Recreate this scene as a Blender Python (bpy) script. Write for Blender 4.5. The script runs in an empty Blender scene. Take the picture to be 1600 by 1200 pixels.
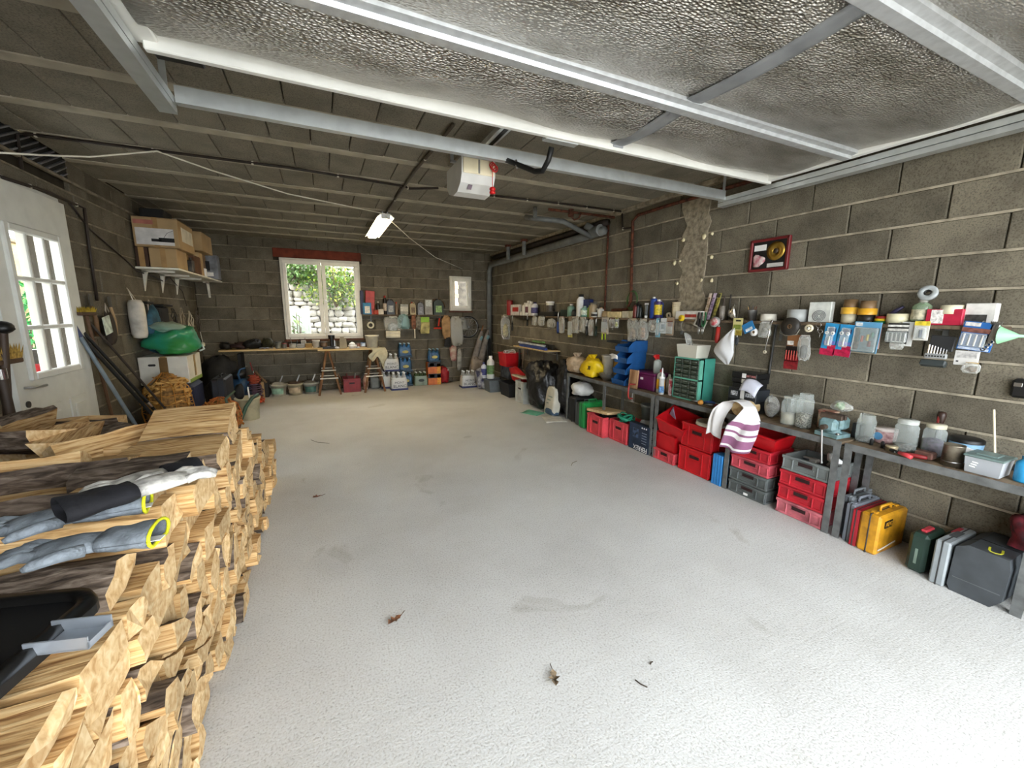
import bpy, bmesh, math, random
from mathutils import Vector, Matrix, noise as mnoise
random.seed(7)
SC = bpy.context.scene
COL = SC.collection
# ------------------------------------------------------------------ camera, world, exposure
H = 1.45                                    # lens height
FPX = 634.0
CM = Matrix(((0.90755176, -0.06548839, 0.41480244),
             (-0.41986159, -0.16061819, 0.89326258),
             (0.00812649, -0.98484165, -0.17326538)))   # columns: right, down, forward
cam_d = bpy.data.cameras.new('camera')
cam_d.sensor_width = 36.0
cam_d.lens = FPX / 1600 * 36.0
cam_d.clip_start = 0.02
cam_d.clip_end = 200
cam = bpy.data.objects.new('camera', cam_d)
COL.objects.link(cam)
r, d, f = CM.col[0], CM.col[1], CM.col[2]
cam.matrix_world = Matrix(((r[0], -d[0], -f[0], 0), (r[1], -d[1], -f[1], 0), (r[2], -d[2], -f[2], H), (0, 0, 0, 1)))
SC.camera = cam

world = bpy.data.worlds.new('overcast_sky')
SC.world = world
world.use_nodes = True
bgn = world.node_tree.nodes['Background']
bgn.inputs[0].default_value = (0.90, 0.95, 1.0, 1)
bgn.inputs[1].default_value = 1.0
VS = SC.view_settings
VS.view_transform = 'Standard'
VS.look = 'None'
VS.exposure = 3.55
VS.gamma = 1.0
VS.use_curve_mapping = False
LAMP_POWER = 5.5
try:
  SC.cycles.use_denoising = True
  SC.cycles.max_bounces = 9
  SC.cycles.diffuse_bounces = 6
  SC.cycles.transparent_max_bounces = 14
  SC.cycles.sample_clamp_indirect = 6.0
  SC.cycles.adaptive_threshold = 0.03
except Exception:
  pass

# room numbers (metres): camera stands at x=0, y=0 just inside the raised garage door
XR, XL, YB, YF, ZC = 3.33, -1.83, 8.25, -0.90, 2.66


def ray(px, py):
  v = Vector((px - 800, py - 600, FPX))
  return CM @ v
def onx(px, py, X):
  r = ray(px, py); t = X / r[0]; return Vector((X, r[1] * t, H + r[2] * t))
def ony(px, py, Y):
  r = ray(px, py); t = Y / r[1]; return Vector((r[0] * t, Y, H + r[2] * t))
def onz(px, py, Z):
  r = ray(px, py); t = (Z - H) / r[2]; return Vector((r[0] * t, r[1] * t, Z))

# ------------------------------------------------------------------ materials
def lin(c):
  if isinstance(c, str):
    c = tuple(int(c[i:i + 2], 16) for i in (0, 2, 4))
  o = []
  for v in c[:3]:
    v = v / 255.0
    o.append(v / 12.92 if v <= 0.04045 else ((v + 0.055) / 1.055) ** 2.4)
  return (o[0], o[1], o[2], 1.0)

MATS = {}
def _new(name):
  m = bpy.data.materials.new(name)
  m.use_nodes = True
  nt = m.node_tree
  b = nt.nodes['Principled BSDF']
  return m, nt, b

def mat(col, rough=0.6, metal=0.0, var=0.12, scale=9.0, bump=0.0, bscale=60.0, rnd=0.0, spec=0.4, name=None, second=None, emit=None, sheen=0):
  key = (str(col), rough, metal, var, scale, bump, bscale, rnd, spec, str(second), str(emit))
  if key in MATS:
    return MATS[key]
  m, nt, b = _new(name or 'surface_' + (col if isinstance(col, str) else '%02x%02x%02x' % tuple(col)))
  N, L = nt.nodes, nt.links
  base = lin(col)
  tc = N.new('ShaderNodeTexCoord')
  no = N.new('ShaderNodeTexNoise'); no.inputs['Scale'].default_value = scale; no.inputs['Detail'].default_value = 5
  L.new(tc.outputs['Object'], no.inputs['Vector'])
  mx = N.new('ShaderNodeMix'); mx.data_type = 'RGBA'
  dark = lin(second) if second else tuple(c * (1 - var * 1.6) for c in base[:3]) + (1,)
  lite = base if second else tuple(min(1, c * (1 + var)) for c in base[:3]) + (1,)
  mx.inputs[6].default_value = dark; mx.inputs[7].default_value = lite
  rmp = N.new('ShaderNodeMapRange'); rmp.inputs[1].default_value = 0.32; rmp.inputs[2].default_value = 0.62
  L.new(no.outputs['Fac'], rmp.inputs[0]); L.new(rmp.outputs[0], mx.inputs[0])
  out = mx.outputs[2]
  if rnd:
    oi = N.new('ShaderNodeObjectInfo')
    mr = N.new('ShaderNodeMapRange'); mr.inputs[3].default_value = 1 - rnd; mr.inputs[4].default_value = 1 + rnd
    L.new(oi.outputs['Random'], mr.inputs[0])
    hs = N.new('ShaderNodeHueSaturation'); L.new(mr.outputs[0], hs.inputs['Value']); L.new(out, hs.inputs['Color'])
    out = hs.outputs[0]
  L.new(out, b.inputs['Base Color'])
  b.inputs['Roughness'].default_value = rough
  b.inputs['Metallic'].default_value = metal
  b.inputs['Specular IOR Level'].default_value = spec
  if emit:
    b.inputs['Emission Color'].default_value = lin(emit[0]); b.inputs['Emission Strength'].default_value = emit[1]
  if bump:
    n2 = N.new('ShaderNodeTexNoise'); n2.inputs['Scale'].default_value = bscale; n2.inputs['Detail'].default_value = 6
    L.new(tc.outputs['Object'], n2.inputs['Vector'])
    bp = N.new('ShaderNodeBump'); bp.inputs['Strength'].default_value = bump; bp.inputs['Distance'].default_value = 0.01
    L.new(n2.outputs['Fac'], bp.inputs['Height']); L.new(bp.outputs[0], b.inputs['Normal'])
  MATS[key] = m
  return m

def clear(col, opacity=0.35, rough=0.2, name='clear_plastic', bump=0.0, edge=0.45):
  key = ('clear', col, opacity, rough, bump)
  if key in MATS:
    return MATS[key]
  m = bpy.data.materials.new(name); m.use_nodes = True
  nt = m.node_tree; N, L = nt.nodes, nt.links
  b = N['Principled BSDF']; o = N['Material Output']
  b.inputs['Base Color'].default_value = lin(col); b.inputs['Roughness'].default_value = rough
  b.inputs['Specular IOR Level'].default_value = 0.8
  t = N.new('ShaderNodeBsdfTransparent'); mx = N.new('ShaderNodeMixShader')
  fr = N.new('ShaderNodeLayerWeight'); fr.inputs[0].default_value = 0.35
  mr = N.new('ShaderNodeMapRange'); mr.inputs[3].default_value = opacity; mr.inputs[4].default_value = min(1, opacity + edge)
  L.new(fr.outputs['Facing'], mr.inputs[0]); L.new(mr.outputs[0], mx.inputs[0])
  L.new(t.outputs[0], mx.inputs[1]); L.new(b.outputs[0], mx.inputs[2]); L.new(mx.outputs[0], o.inputs[0])
  if bump:
    tc = N.new('ShaderNodeTexCoord'); n2 = N.new('ShaderNodeTexNoise'); n2.inputs['Scale'].default_value = 35
    L.new(tc.outputs['Object'], n2.inputs['Vector'])
    bp = N.new('ShaderNodeBump'); bp.inputs['Strength'].default_value = bump; bp.inputs['Distance'].default_value = 0.02
    L.new(n2.outputs['Fac'], bp.inputs['Height']); L.new(bp.outputs[0], b.inputs['Normal'])
  MATS[key] = m
  return m

def ramp(nt, stops):
  rp = nt.nodes.new('ShaderNodeValToRGB')
  e = rp.color_ramp.elements
  while len(e) < len(stops):
    e.new(0.5)
  for i, (p, c) in enumerate(stops):
    e[i].position = p; e[i].color = lin(c)
  return rp

def concrete_mat():
  m, nt, b = _new('floor_concrete'); N, L = nt.nodes, nt.links
  tc = N.new('ShaderNodeTexCoord')
  big = N.new('ShaderNodeTexNoise'); big.inputs['Scale'].default_value = 0.9; big.inputs['Detail'].default_value = 6; big.inputs['Roughness'].default_value = 0.6
  L.new(tc.outputs['Object'], big.inputs[0])
  r1 = ramp(nt, [(0.33, 'b9b9b7'), (0.52, 'c5c6c5'), (0.70, 'cdcfce')])
  L.new(big.outputs['Fac'], r1.inputs[0])
  fine = N.new('ShaderNodeTexNoise'); fine.inputs['Scale'].default_value = 120; fine.inputs['Detail'].default_value = 4
  L.new(tc.outputs['Object'], fine.inputs[0])
  r2 = ramp(nt, [(0.30, 'cdcac4'), (0.45, 'f2f0ec'), (0.72, 'ffffff')])
  L.new(fine.outputs['Fac'], r2.inputs[0])
  mu = N.new('ShaderNodeMix'); mu.data_type = 'RGBA'; mu.blend_type = 'MULTIPLY'; mu.inputs[0].default_value = 1
  L.new(r1.outputs[0], mu.inputs[6]); L.new(r2.outputs[0], mu.inputs[7])
  # oil stains and damp patches
  st = N.new('ShaderNodeTexNoise'); st.inputs['Scale'].default_value = 2.3; st.inputs['Detail'].default_value = 5; st.inputs['Distortion'].default_value = 0.8
  L.new(tc.outputs['Object'], st.inputs[0])
  r3 = ramp(nt, [(0.22, '8d867c'), (0.27, 'd9d5ce'), (0.33, 'ffffff')])
  L.new(st.outputs['Fac'], r3.inputs[0])
  mu2 = N.new('ShaderNodeMix'); mu2.data_type = 'RGBA'; mu2.blend_type = 'MULTIPLY'; mu2.inputs[0].default_value = 0.55
  L.new(mu.outputs[2], mu2.inputs[6]); L.new(r3.outputs[0], mu2.inputs[7])
  # brown dust: pits
  pit = N.new('ShaderNodeTexVoronoi'); pit.inputs['Scale'].default_value = 26
  L.new(tc.outputs['Object'], pit.inputs[0])
  r4 = ramp(nt, [(0.03, '7d766c'), (0.07, 'ffffff'), (1, 'ffffff')])
  L.new(pit.outputs['Distance'], r4.inputs[0])
  mu3 = N.new('ShaderNodeMix'); mu3.data_type = 'RGBA'; mu3.blend_type = 'MULTIPLY'; mu3.inputs[0].default_value = 0.55
  L.new(mu2.outputs[2], mu3.inputs[6]); L.new(r4.outputs[0], mu3.inputs[7])
  L.new(mu3.outputs[2], b.inputs['Base Color'])
  b.inputs['Roughness'].default_value = 0.82; b.inputs['Specular IOR Level'].default_value = 0.3
  # brushed ripples and grit
  mp = N.new('ShaderNodeMapping'); mp.inputs['Scale'].default_value = (1.2, 16, 1); mp.inputs['Rotation'].default_value = (0, 0, 0.12)
  L.new(tc.outputs['Object'], mp.inputs[0])
  rip = N.new('ShaderNodeTexNoise'); rip.inputs['Scale'].default_value = 1.6; rip.inputs['Detail'].default_value = 3
  L.new(mp.outputs[0], rip.inputs[0])
  ad = N.new('ShaderNodeMath'); ad.operation = 'MULTIPLY_ADD'; ad.inputs[1].default_value = 0.7
  L.new(rip.outputs['Fac'], ad.inputs[0]); L.new(fine.outputs['Fac'], ad.inputs[2])
  bp = N.new('ShaderNodeBump'); bp.inputs['Strength'].default_value = 0.35; bp.inputs['Distance'].default_value = 0.006
  L.new(ad.outputs[0], bp.inputs['Height']); L.new(bp.outputs[0], b.inputs['Normal'])
  return m

def block_mat(name, c1, c2, rnd=0.2):
  m, nt, b = _new(name); N, L = nt.nodes, nt.links
  tc = N.new('ShaderNodeTexCoord'); oi = N.new('ShaderNodeObjectInfo')
  off = N.new('ShaderNodeVectorMath'); off.operation = 'ADD'
  cx = N.new('ShaderNodeMath'); cx.operation = 'MULTIPLY'; cx.inputs[1].default_value = 40
  L.new(oi.outputs['Random'], cx.inputs[0]); L.new(tc.outputs['Object'], off.inputs[0]); L.new(cx.outputs[0], off.inputs[1])
  n1 = N.new('ShaderNodeTexNoise'); n1.inputs['Scale'].default_value = 4; n1.inputs['Detail'].default_value = 8; n1.inputs['Roughness'].default_value = 0.6
  L.new(off.outputs[0], n1.inputs[0])
  r1 = ramp(nt, [(0.32, c1), (0.62, c2)])
  L.new(n1.outputs['Fac'], r1.inputs[0])
  n2 = N.new('ShaderNodeTexNoise'); n2.inputs['Scale'].default_value = 130; n2.inputs['Detail'].default_value = 4
  L.new(off.outputs[0], n2.inputs[0])
  r2 = ramp(nt, [(0.3, '9a9a9a'), (0.5, 'f0f0f0'), (0.7, 'ffffff')])
  L.new(n2.outputs['Fac'], r2.inputs[0])
  mu = N.new('ShaderNodeMix'); mu.data_type = 'RGBA'; mu.blend_type = 'MULTIPLY'; mu.inputs[0].default_value = 0.7
  L.new(r1.outputs[0], mu.inputs[6]); L.new(r2.outputs[0], mu.inputs[7])
  mr = N.new('ShaderNodeMapRange'); mr.inputs[3].default_value = 1 - rnd; mr.inputs[4].default_value = 1 + rnd
  L.new(oi.outputs['Random'], mr.inputs[0])
  hs = N.new('ShaderNodeHueSaturation'); L.new(mr.outputs[0], hs.inputs['Value']); L.new(mu.outputs[2], hs.inputs['Color'])
  L.new(hs.outputs[0], b.inputs['Base Color'])
  b.inputs['Roughness'].default_value = 0.95; b.inputs['Specular IOR Level'].default_value = 0.15
  bp = N.new('ShaderNodeBump'); bp.inputs['Strength'].default_value = 0.5; bp.inputs['Distance'].default_value = 0.004
  L.new(n2.outputs['Fac'], bp.inputs['Height']); L.new(bp.outputs[0], b.inputs['Normal'])
  return m

def wood_mat(name, c1, c2, c3, scale=(3, 26, 26), rnd=0.16, bump=0.4):
  m, nt, b = _new(name); N, L = nt.nodes, nt.links
  tc = N.new('ShaderNodeTexCoord'); oi = N.new('ShaderNodeObjectInfo')
  cx = N.new('ShaderNodeMath'); cx.operation = 'MULTIPLY'; cx.inputs[1].default_value = 60
  L.new(oi.outputs['Random'], cx.inputs[0])
  mp = N.new('ShaderNodeMapping'); mp.inputs['Scale'].default_value = scale
  L.new(tc.outputs['Object'], mp.inputs[0])
  off = N.new('ShaderNodeVectorMath'); off.operation = 'ADD'
  L.new(mp.outputs[0], off.inputs[0]); L.new(cx.outputs[0], off.inputs[1])
  n1 = N.new('ShaderNodeTexNoise'); n1.inputs['Scale'].default_value = 1.0; n1.inputs['Detail'].default_value = 6; n1.inputs['Distortion'].default_value = 0.6
  L.new(off.outputs[0], n1.inputs[0])
  r1 = ramp(nt, [(0.30, c1), (0.47, c2), (0.66, c3)])
  L.new(n1.outputs['Fac'], r1.inputs[0])
  mr = N.new('ShaderNodeMapRange'); mr.inputs[3].default_value = 1 - rnd; mr.inputs[4].default_value = 1 + rnd * 0.6
  L.new(oi.outputs['Random'], mr.inputs[0])
  hs = N.new('ShaderNodeHueSaturation'); L.new(mr.outputs[0], hs.inputs['Value']); L.new(r1.outputs[0], hs.inputs['Color'])
  L.new(hs.outputs[0], b.inputs['Base Color'])
  b.inputs['Roughness'].default_value = 0.85; b.inputs['Specular IOR Level'].default_value = 0.2
  bp = N.new('ShaderNodeBump'); bp.inputs['Strength'].default_value = bump; bp.inputs['Distance'].default_value = 0.006
  L.new(n1.outputs['Fac'], bp.inputs['Height']); L.new(bp.outputs[0], b.inputs['Normal'])
  return m

def foil_mat():
  m, nt, b = _new('quilted_foil'); N, L = nt.nodes, nt.links
  tc = N.new('ShaderNodeTexCoord')
  n1 = N.new('ShaderNodeTexNoise'); n1.inputs['Scale'].default_value = 3; n1.inputs['Detail'].default_value = 4
  mp = N.new('ShaderNodeMapping'); mp.inputs['Scale'].default_value = (1.0, 2.2, 1)
  L.new(tc.outputs['Object'], mp.inputs[0]); L.new(mp.outputs[0], n1.inputs[0])
  r1 = ramp(nt, [(0.3, '9a968c'), (0.6, 'c4c1bb')]); L.new(n1.outputs['Fac'], r1.inputs[0])
  L.new(r1.outputs[0], b.inputs['Base Color'])
  b.inputs['Metallic'].default_value = 0.85; b.inputs['Roughness'].default_value = 0.34
  v = N.new('ShaderNodeTexVoronoi'); v.inputs['Scale'].default_value = 55
  L.new(mp.outputs[0], v.inputs[0])
  ad = N.new('ShaderNodeMath'); ad.operation = 'MULTIPLY_ADD'; ad.inputs[1].default_value = 2.5
  L.new(n1.outputs['Fac'], ad.inputs[0]); L.new(v.outputs['Distance'], ad.inputs[2])
  bp = N.new('ShaderNodeBump'); bp.inputs['Strength'].default_value = 0.7; bp.inputs['Distance'].default_value = 0.018
  L.new(ad.outputs[0], bp.inputs['Height']); L.new(bp.outputs[0], b.inputs['Normal'])
  return m

# ------------------------------------------------------------------ mesh building
class MB:
  def __init__(s):
    s.v = []; s.f = []; s.m = []; s.s = []
  def add(s, vs, fs, m=0, smooth=False, R=None, t=None):
    o = len(s.v)
    for p in vs:
      p = Vector(p)
      if R is not None:
        p = R @ p
      if t is not None:
        p = p + Vector(t)
      s.v.append(p)
    for q in fs:
      s.f.append([i + o for i in q]); s.m.append(m); s.s.append(smooth)
    return s
  def box(s, c, d, m=0, b=0.0, R=None):
    hx, hy, hz = d[0] / 2, d[1] / 2, d[2] / 2
    b = min(b, hx * 0.9, hy * 0.9, hz * 0.9)
    if b <= 0:
      vs = [(x, y, z) for x in (-hx, hx) for y in (-hy, hy) for z in (-hz, hz)]
      fs = [(0, 1, 3, 2), (4, 6, 7, 5), (0, 4, 5, 1), (2, 3, 7, 6), (0, 2, 6, 4), (1, 5, 7, 3)]
      return s.add(vs, fs, m, False, R, c)
    vs = []; idx = {}
    for sx in (-1, 1):
      for sy in (-1, 1):
        for sz in (-1, 1):
          for a in range(3):
            idx[(sx, sy, sz, a)] = len(vs)
            e = [hx - b, hy - b, hz - b]; e[a] += b
            vs.append((sx * e[0], sy * e[1], sz * e[2]))
    fs = []
    for a in range(3):
      o1, o2 = [k for k in range(3) if k != a]
      for sg in (-1, 1):
        q = []
        for (p, r_) in ((-1, -1), (1, -1), (1, 1), (-1, 1)):
          k = [0, 0, 0]; k[a] = sg; k[o1] = p; k[o2] = r_
          q.append(idx[(k[0], k[1], k[2], a)])
        fs.append(q)
    for a in range(3):                      # edges running along axis a
      o1, o2 = [k for k in range(3) if k != a]
      for s1 in (-1, 1):
        for s2 in (-1, 1):
          k1 = [0, 0, 0]; k1[o1] = s1; k1[o2] = s2
          k1[a] = -1; A = tuple(k1); k1[a] = 1; B = tuple(k1)
          fs.append([idx[A + (o1,)], idx[B + (o1,)], idx[B + (o2,)], idx[A + (o2,)]])
    for sx in (-1, 1):
      for sy in (-1, 1):
        for sz in (-1, 1):
          fs.append([idx[(sx, sy, sz, a)] for a in range(3)])
    return s.add(vs, fs, m, False, R, c)
  def cyl(s, p0, p1, r0, r1=None, n=12, m=0, caps=True, smooth=True):
    r1 = r0 if r1 is None else r1
    p0 = Vector(p0); p1 = Vector(p1); ax = (p1 - p0)
    q = ax.to_track_quat('Z', 'Y').to_matrix()
    vs = []
    for p, r in ((p0, r0), (p1, r1)):
      for i in range(n):
        a = 2 * math.pi * i / n
        vs.append(p + q @ Vector((r * math.cos(a), r * math.sin(a), 0)))
    fs = [(i, (i + 1) % n, n + (i + 1) % n, n + i) for i in range(n)]
    s.add(vs, fs, m, smooth)
    if caps:
      s.add(vs[:n], [tuple(range(n))[::-1]], m); s.add(vs[n:], [tuple(range(n))], m)
    return s
  def lathe(s, prof, n=16, c=(0, 0, 0), m=0, R=None, smooth=True, mf=None):
    vs = []; rows = []
    for (r, z) in prof:
      if r < 1e-6:
        rows.append([len(vs)]); vs.append((0, 0, z))
      else:
        rows.append(list(range(len(vs), len(vs) + n)))
        for i in range(n):
          a = 2 * math.pi * i / n
          vs.append((r * math.cos(a), r * math.sin(a), z))
    o = len(s.v)
    s.add(vs, [], m, smooth, R, c)
    for k in range(len(rows) - 1):
      A, B = rows[k], rows[k + 1]
      mm = mf(k) if mf else m
      for i in range(n):
        j = (i + 1) % n
        if len(A) == 1 and len(B) == 1:
          continue
        if len(A) == 1:
          q = [A[0], B[j], B[i]]
        elif len(B) == 1:
          q = [A[i], A[j], B[0]]
        else:
          q = [A[i], A[j], B[j], B[i]]
        s.f.append([x + o for x in q]); s.m.append(mm); s.s.append(smooth)
    return s
  def tube(s, pts, r, n=6, m=0, caps=True):
    pts = [Vector(p) for p in pts]
    vs = []; prev = None
    rr = r if isinstance(r, (list, tuple)) else [r] * len(pts)
    for k, p in enumerate(pts):
      if k == 0: d = pts[1] - p
      elif k == len(pts) - 1: d = p - pts[k - 1]
      else: d = (pts[k + 1] - pts[k - 1])
      d.normalize()
      if prev is None:
        u = d.orthogonal().normalized()
      else:
        u = prev - d * prev.dot(d)
        u = u.normalized() if u.length > 1e-5 else d.orthogonal().normalized()
      prev = u; w = d.cross(u)
      for i in range(n):
        a = 2 * math.pi * i / n
        vs.append(p + (u * math.cos(a) + w * math.sin(a)) * rr[k])
    fs = []
    for k in range(len(pts) - 1):
      for i in range(n):
        j = (i + 1) % n
        fs.append((k * n + i, k * n + j, (k + 1) * n + j, (k + 1) * n + i))
    if caps:
      fs.append(tuple(range(n))[::-1]); fs.append(tuple(range((len(pts) - 1) * n, len(pts) * n)))
    return s.add(vs, fs, m, True)
  def prism(s, poly, a, b, axis='x', m=0, R=None, t=None, side=None, smooth=False):
    """poly: 2D outline; extruded from a to b along axis; for x the outline is (y,z), for y (x,z), for z (x,y)"""
    def P(p, h):
      return (h, p[0], p[1]) if axis == 'x' else ((p[0], h, p[1]) if axis == 'y' else (p[0], p[1], h))
    n = len(poly)
    vs = [P(p, a) for p in poly] + [P(p, b) for p in poly]
    fs = [tuple(range(n))[::-1], tuple(range(n, 2 * n))]
    s.add(vs, fs, m, False, R, t)
    o = len(s.v) - 2 * n
    for i in range(n):
      j = (i + 1) % n
      s.f.append([o + i, o + j, o + n + j, o + n + i]); s.m.append(m if side is None else side); s.s.append(smooth)
    return s
  def blob(s, c, d, nu=14, nv=9, amp=0.12, seed=0, m=0, flat=0.0, R=None, freq=2.0, power=1.0, cr=0.05, fold=0.0):
    rg = random.Random(seed)
    ph = [(rg.uniform(0, 6.28), rg.uniform(0, 6.28), rg.randint(1, 4), rg.randint(1, 3)) for _ in range(5)]
    vs = []; fs = []
    def pt(u, v):
      th = 2 * math.pi * u / nu; fi = math.pi * v / nv
      k = 1 + sum(amp / 2.2 * math.sin(a * th * 1 + p) * math.sin(b * fi * freq / 2 + q) for p, q, a, b in ph)
      cx, sz = math.sin(fi), math.cos(fi)
      dv = Vector((math.cos(th) * cx, math.sin(th) * cx, sz))
      k += cr * (mnoise.noise(dv * 3.1 + Vector((seed, 0, 0))) + 0.7 * mnoise.noise(dv * 7.3 + Vector((0, seed, 0))))
      if fold: k += fold * (1 - 2 * abs(mnoise.noise(Vector((dv.x * 6, dv.y * 6, dv.z * 1.2 + seed))))) * cx
      ex = math.copysign(abs(math.cos(th)) ** power, math.cos(th)); ey = math.copysign(abs(math.sin(th)) ** power, math.sin(th))
      cx = max(0.0, cx) ** power
      sz = math.copysign(abs(sz) ** power, sz)
      z = sz * k
      if z < -1 + flat: z = -1 + flat
      return (ex * cx * k * d[0] / 2, ey * cx * k * d[1] / 2, z * d[2] / 2)
    vs.append(pt(0, 0))
    for v in range(1, nv):
      for u in range(nu):
        vs.append(pt(u, v))
    vs.append(pt(0, nv))
    for u in range(nu):
      fs.append((0, 1 + u, 1 + (u + 1) % nu))
    for v in range(nv - 2):
      for u in range(nu):
        a = 1 + v * nu + u; b_ = 1 + v * nu + (u + 1) % nu
        fs.append((a, a + nu, b_ + nu, b_))
    last = len(vs) - 1; base = 1 + (nv - 2) * nu
    for u in range(nu):
      fs.append((base + u, last, base + (u + 1) % nu))
    return s.add(vs, fs, m, True, R, c)
  def sheet(s, fn, nu, nv, m=0, thick=0.0, smooth=True):
    """fn(u,v) with u,v in 0..1 -> point"""
    vs = [fn(i / nu, j / nv) for j in range(nv + 1) for i in range(nu + 1)]
    fs = [(j * (nu + 1) + i, j * (nu + 1) + i + 1, (j + 1) * (nu + 1) + i + 1, (j + 1) * (nu + 1) + i) for j in range(nv) for i in range(nu)]
    if thick:
      P = [Vector(v) for v in vs]
      W = nu + 1
      back = []
      for j in range(nv + 1):
        for i in range(nu + 1):
          a = P[j * W + min(i + 1, nu)] - P[j * W + max(i - 1, 0)]
          b_ = P[min(j + 1, nv) * W + i] - P[max(j - 1, 0) * W + i]
          n = a.cross(b_)
          n = n.normalized() if n.length > 1e-9 else Vector((0, 0, 1))
          back.append(P[j * W + i] - n * thick)
      k = len(vs)
      vs = list(P) + back
      fs2 = [tuple(x + k for x in q[::-1]) for q in fs]
      rim = [j for j in range(W)] + [j * W + nu for j in range(1, nv + 1)] + [nv * W + i for i in range(nu - 1, -1, -1)] + [j * W for j in range(nv - 1, 0, -1)]
      fs3 = [(rim[i], rim[(i + 1) % len(rim)], rim[(i + 1) % len(rim)] + k, rim[i] + k)[::-1] for i in range(len(rim))]
      fs = fs + fs2 + fs3
    return s.add(vs, fs, m, smooth)
  def mesh(s, name, mats):
    me = bpy.data.meshes.new(name)
    me.from_pydata([tuple(v) for v in s.v], [], s.f)
    for mt in (mats if isinstance(mats, (list, tuple)) else [mats]):
      me.materials.append(mt)
    me.polygons.foreach_set('material_index', s.m)
    me.polygons.foreach_set('use_smooth', s.s)
    bm = bmesh.new(); bm.from_mesh(me)
    bmesh.ops.recalc_face_normals(bm, faces=bm.faces)
    bm.to_mesh(me); bm.free()
    me.update()
    return me

def RZ(a):
  return Matrix.Rotation(a, 3, 'Z')
def RX(a):
  return Matrix.Rotation(a, 3, 'X')
def RY(a):
  return Matrix.Rotation(a, 3, 'Y')

def link(name, data, parent=None, loc=(0, 0, 0), rot=(0, 0, 0)):
  o = bpy.data.objects.new(name, data)
  COL.objects.link(o)
  o.location = loc; o.rotation_euler = rot
  if parent is not None:
    o.parent = parent
  return o
def tag(o, label, cat, group=None):
  o['label'] = label; o['category'] = cat
  if group: o['group'] = group
  return o
def thing(name, label, cat, loc=(0, 0, 0), rz=0.0, group=None, rot=None):
  return tag(link(name, None, None, loc, rot if rot else (0, 0, rz)), label, cat, group)
def part(parent, name, mb, mats, loc=(0, 0, 0), rot=(0, 0, 0), label=None):
  o = link(name, mb if isinstance(mb, bpy.types.Mesh) else mb.mesh(name, mats), parent, loc, rot)
  if label: o['label'] = label
  return o
def solo(name, mb, mats, label, cat, loc=(0, 0, 0), rz=0.0, group=None, rot=None):
  return tag(link(name, mb if isinstance(mb, bpy.types.Mesh) else mb.mesh(name, mats), None, loc, rot if rot else (0, 0, rz)), label, cat, group)
def struct(name, mb, mats, parent=None, loc=(0, 0, 0)):
  o = link(name, mb.mesh(name, mats), parent, loc)
  if parent is None: o['kind'] = 'structure'
  return o
def text(parent, body, size, m, loc, rot, extrude=0.0006, name='lettering', squeeze=1.0):
  cu = bpy.data.curves.new(name, 'FONT'); cu.body = body; cu.size = size; cu.extrude = extrude
  cu.align_x = 'CENTER'; cu.align_y = 'CENTER'; cu.resolution_u = 2
  tmp = bpy.data.objects.new('tmp', cu)
  me = bpy.data.meshes.new_from_object(tmp)
  bpy.data.objects.remove(tmp); bpy.data.curves.remove(cu)
  me.name = name
  me.materials.clear(); me.materials.append(m)
  for v in me.vertices:
    v.co.x *= squeeze
  return link(name, me, parent, loc, rot)

FACE_L = (math.pi / 2, 0, -math.pi / 2)     # lettering on a face that looks toward -x
FACE_N = (math.pi / 2, 0, 0)                # lettering on a face that looks toward -y

# shared materials
M_FLOOR = concrete_mat()
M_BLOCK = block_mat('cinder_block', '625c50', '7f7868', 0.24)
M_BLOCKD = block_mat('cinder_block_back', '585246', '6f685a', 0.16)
M_HOURDI = block_mat('ceiling_block', '7f796b', '928b7c', 0.06)
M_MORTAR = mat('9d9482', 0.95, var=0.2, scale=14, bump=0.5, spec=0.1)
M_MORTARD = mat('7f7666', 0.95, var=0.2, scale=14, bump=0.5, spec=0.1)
M_DARKGAP = mat('3a352d', 0.95, spec=0.05)
M_ROUGHC = mat('958b78', 0.95, var=0.25, scale=22, bump=1.0, bscale=45, spec=0.1)
M_FOIL = foil_mat()
M_WHITEP = mat('e4e4de', 0.35, var=0.04, scale=5)
M_GALV = mat('c9cdcc', 0.36, 0.6, var=0.06, scale=12)
M_STEEL = mat('a8a8a6', 0.3, 0.9, var=0.15)
M_CHROME = mat('d5d5d5', 0.15, 1.0, var=0.05)
M_BLACK = mat('141414', 0.45, var=0.15)
M_BLACKM = mat('1c1b1a', 0.8, var=0.2)
M_RUST = mat('5a3222', 0.8, 0.2, var=0.4, scale=30, bump=0.3)
M_CONDUIT = mat('2a211b', 0.55, var=0.3)
M_PVC = mat('6a6c69', 0.5, var=0.15)
M_CABLEW = mat('d8d4c4', 0.5)
M_RED = mat('c0222a', 0.45, var=0.12, scale=12)
M_REDD = mat('b02b33', 0.6, var=0.2, scale=10, second='cf7d80')
M_GREY = mat('6e7371', 0.5, var=0.15, scale=10)
M_CREAM = mat('ded5bb', 0.55, var=0.08)
M_WHITE = mat('e8e8e6', 0.5, var=0.05)
M_BLUE = mat('1f4f86', 0.42, var=0.12)
M_WOODP = wood_mat('pine_plank', 'a98a5d', 'c4a878', 'd2ba8e', (2, 22, 22), 0.05, 0.1)
M_WOODD = wood_mat('dark_plank', '4f4236', '6b5b49', '7d6c57', (2, 22, 22), 0.05, 0.2)
M_CARD = mat('a58a63', 0.8, var=0.08, scale=6)
M_CLEAR = clear('dfe6e4', 0.22, 0.12)
M_BAGCLR = clear('e6e8e2', 0.22, 0.2, bump=0.9)
M_GLASS = clear('3a4446', 0.05, 0.02, 'window_glass', edge=0.12)
M_JAR = clear('cfd8d4', 0.16, 0.06, 'jar_glass')
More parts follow.
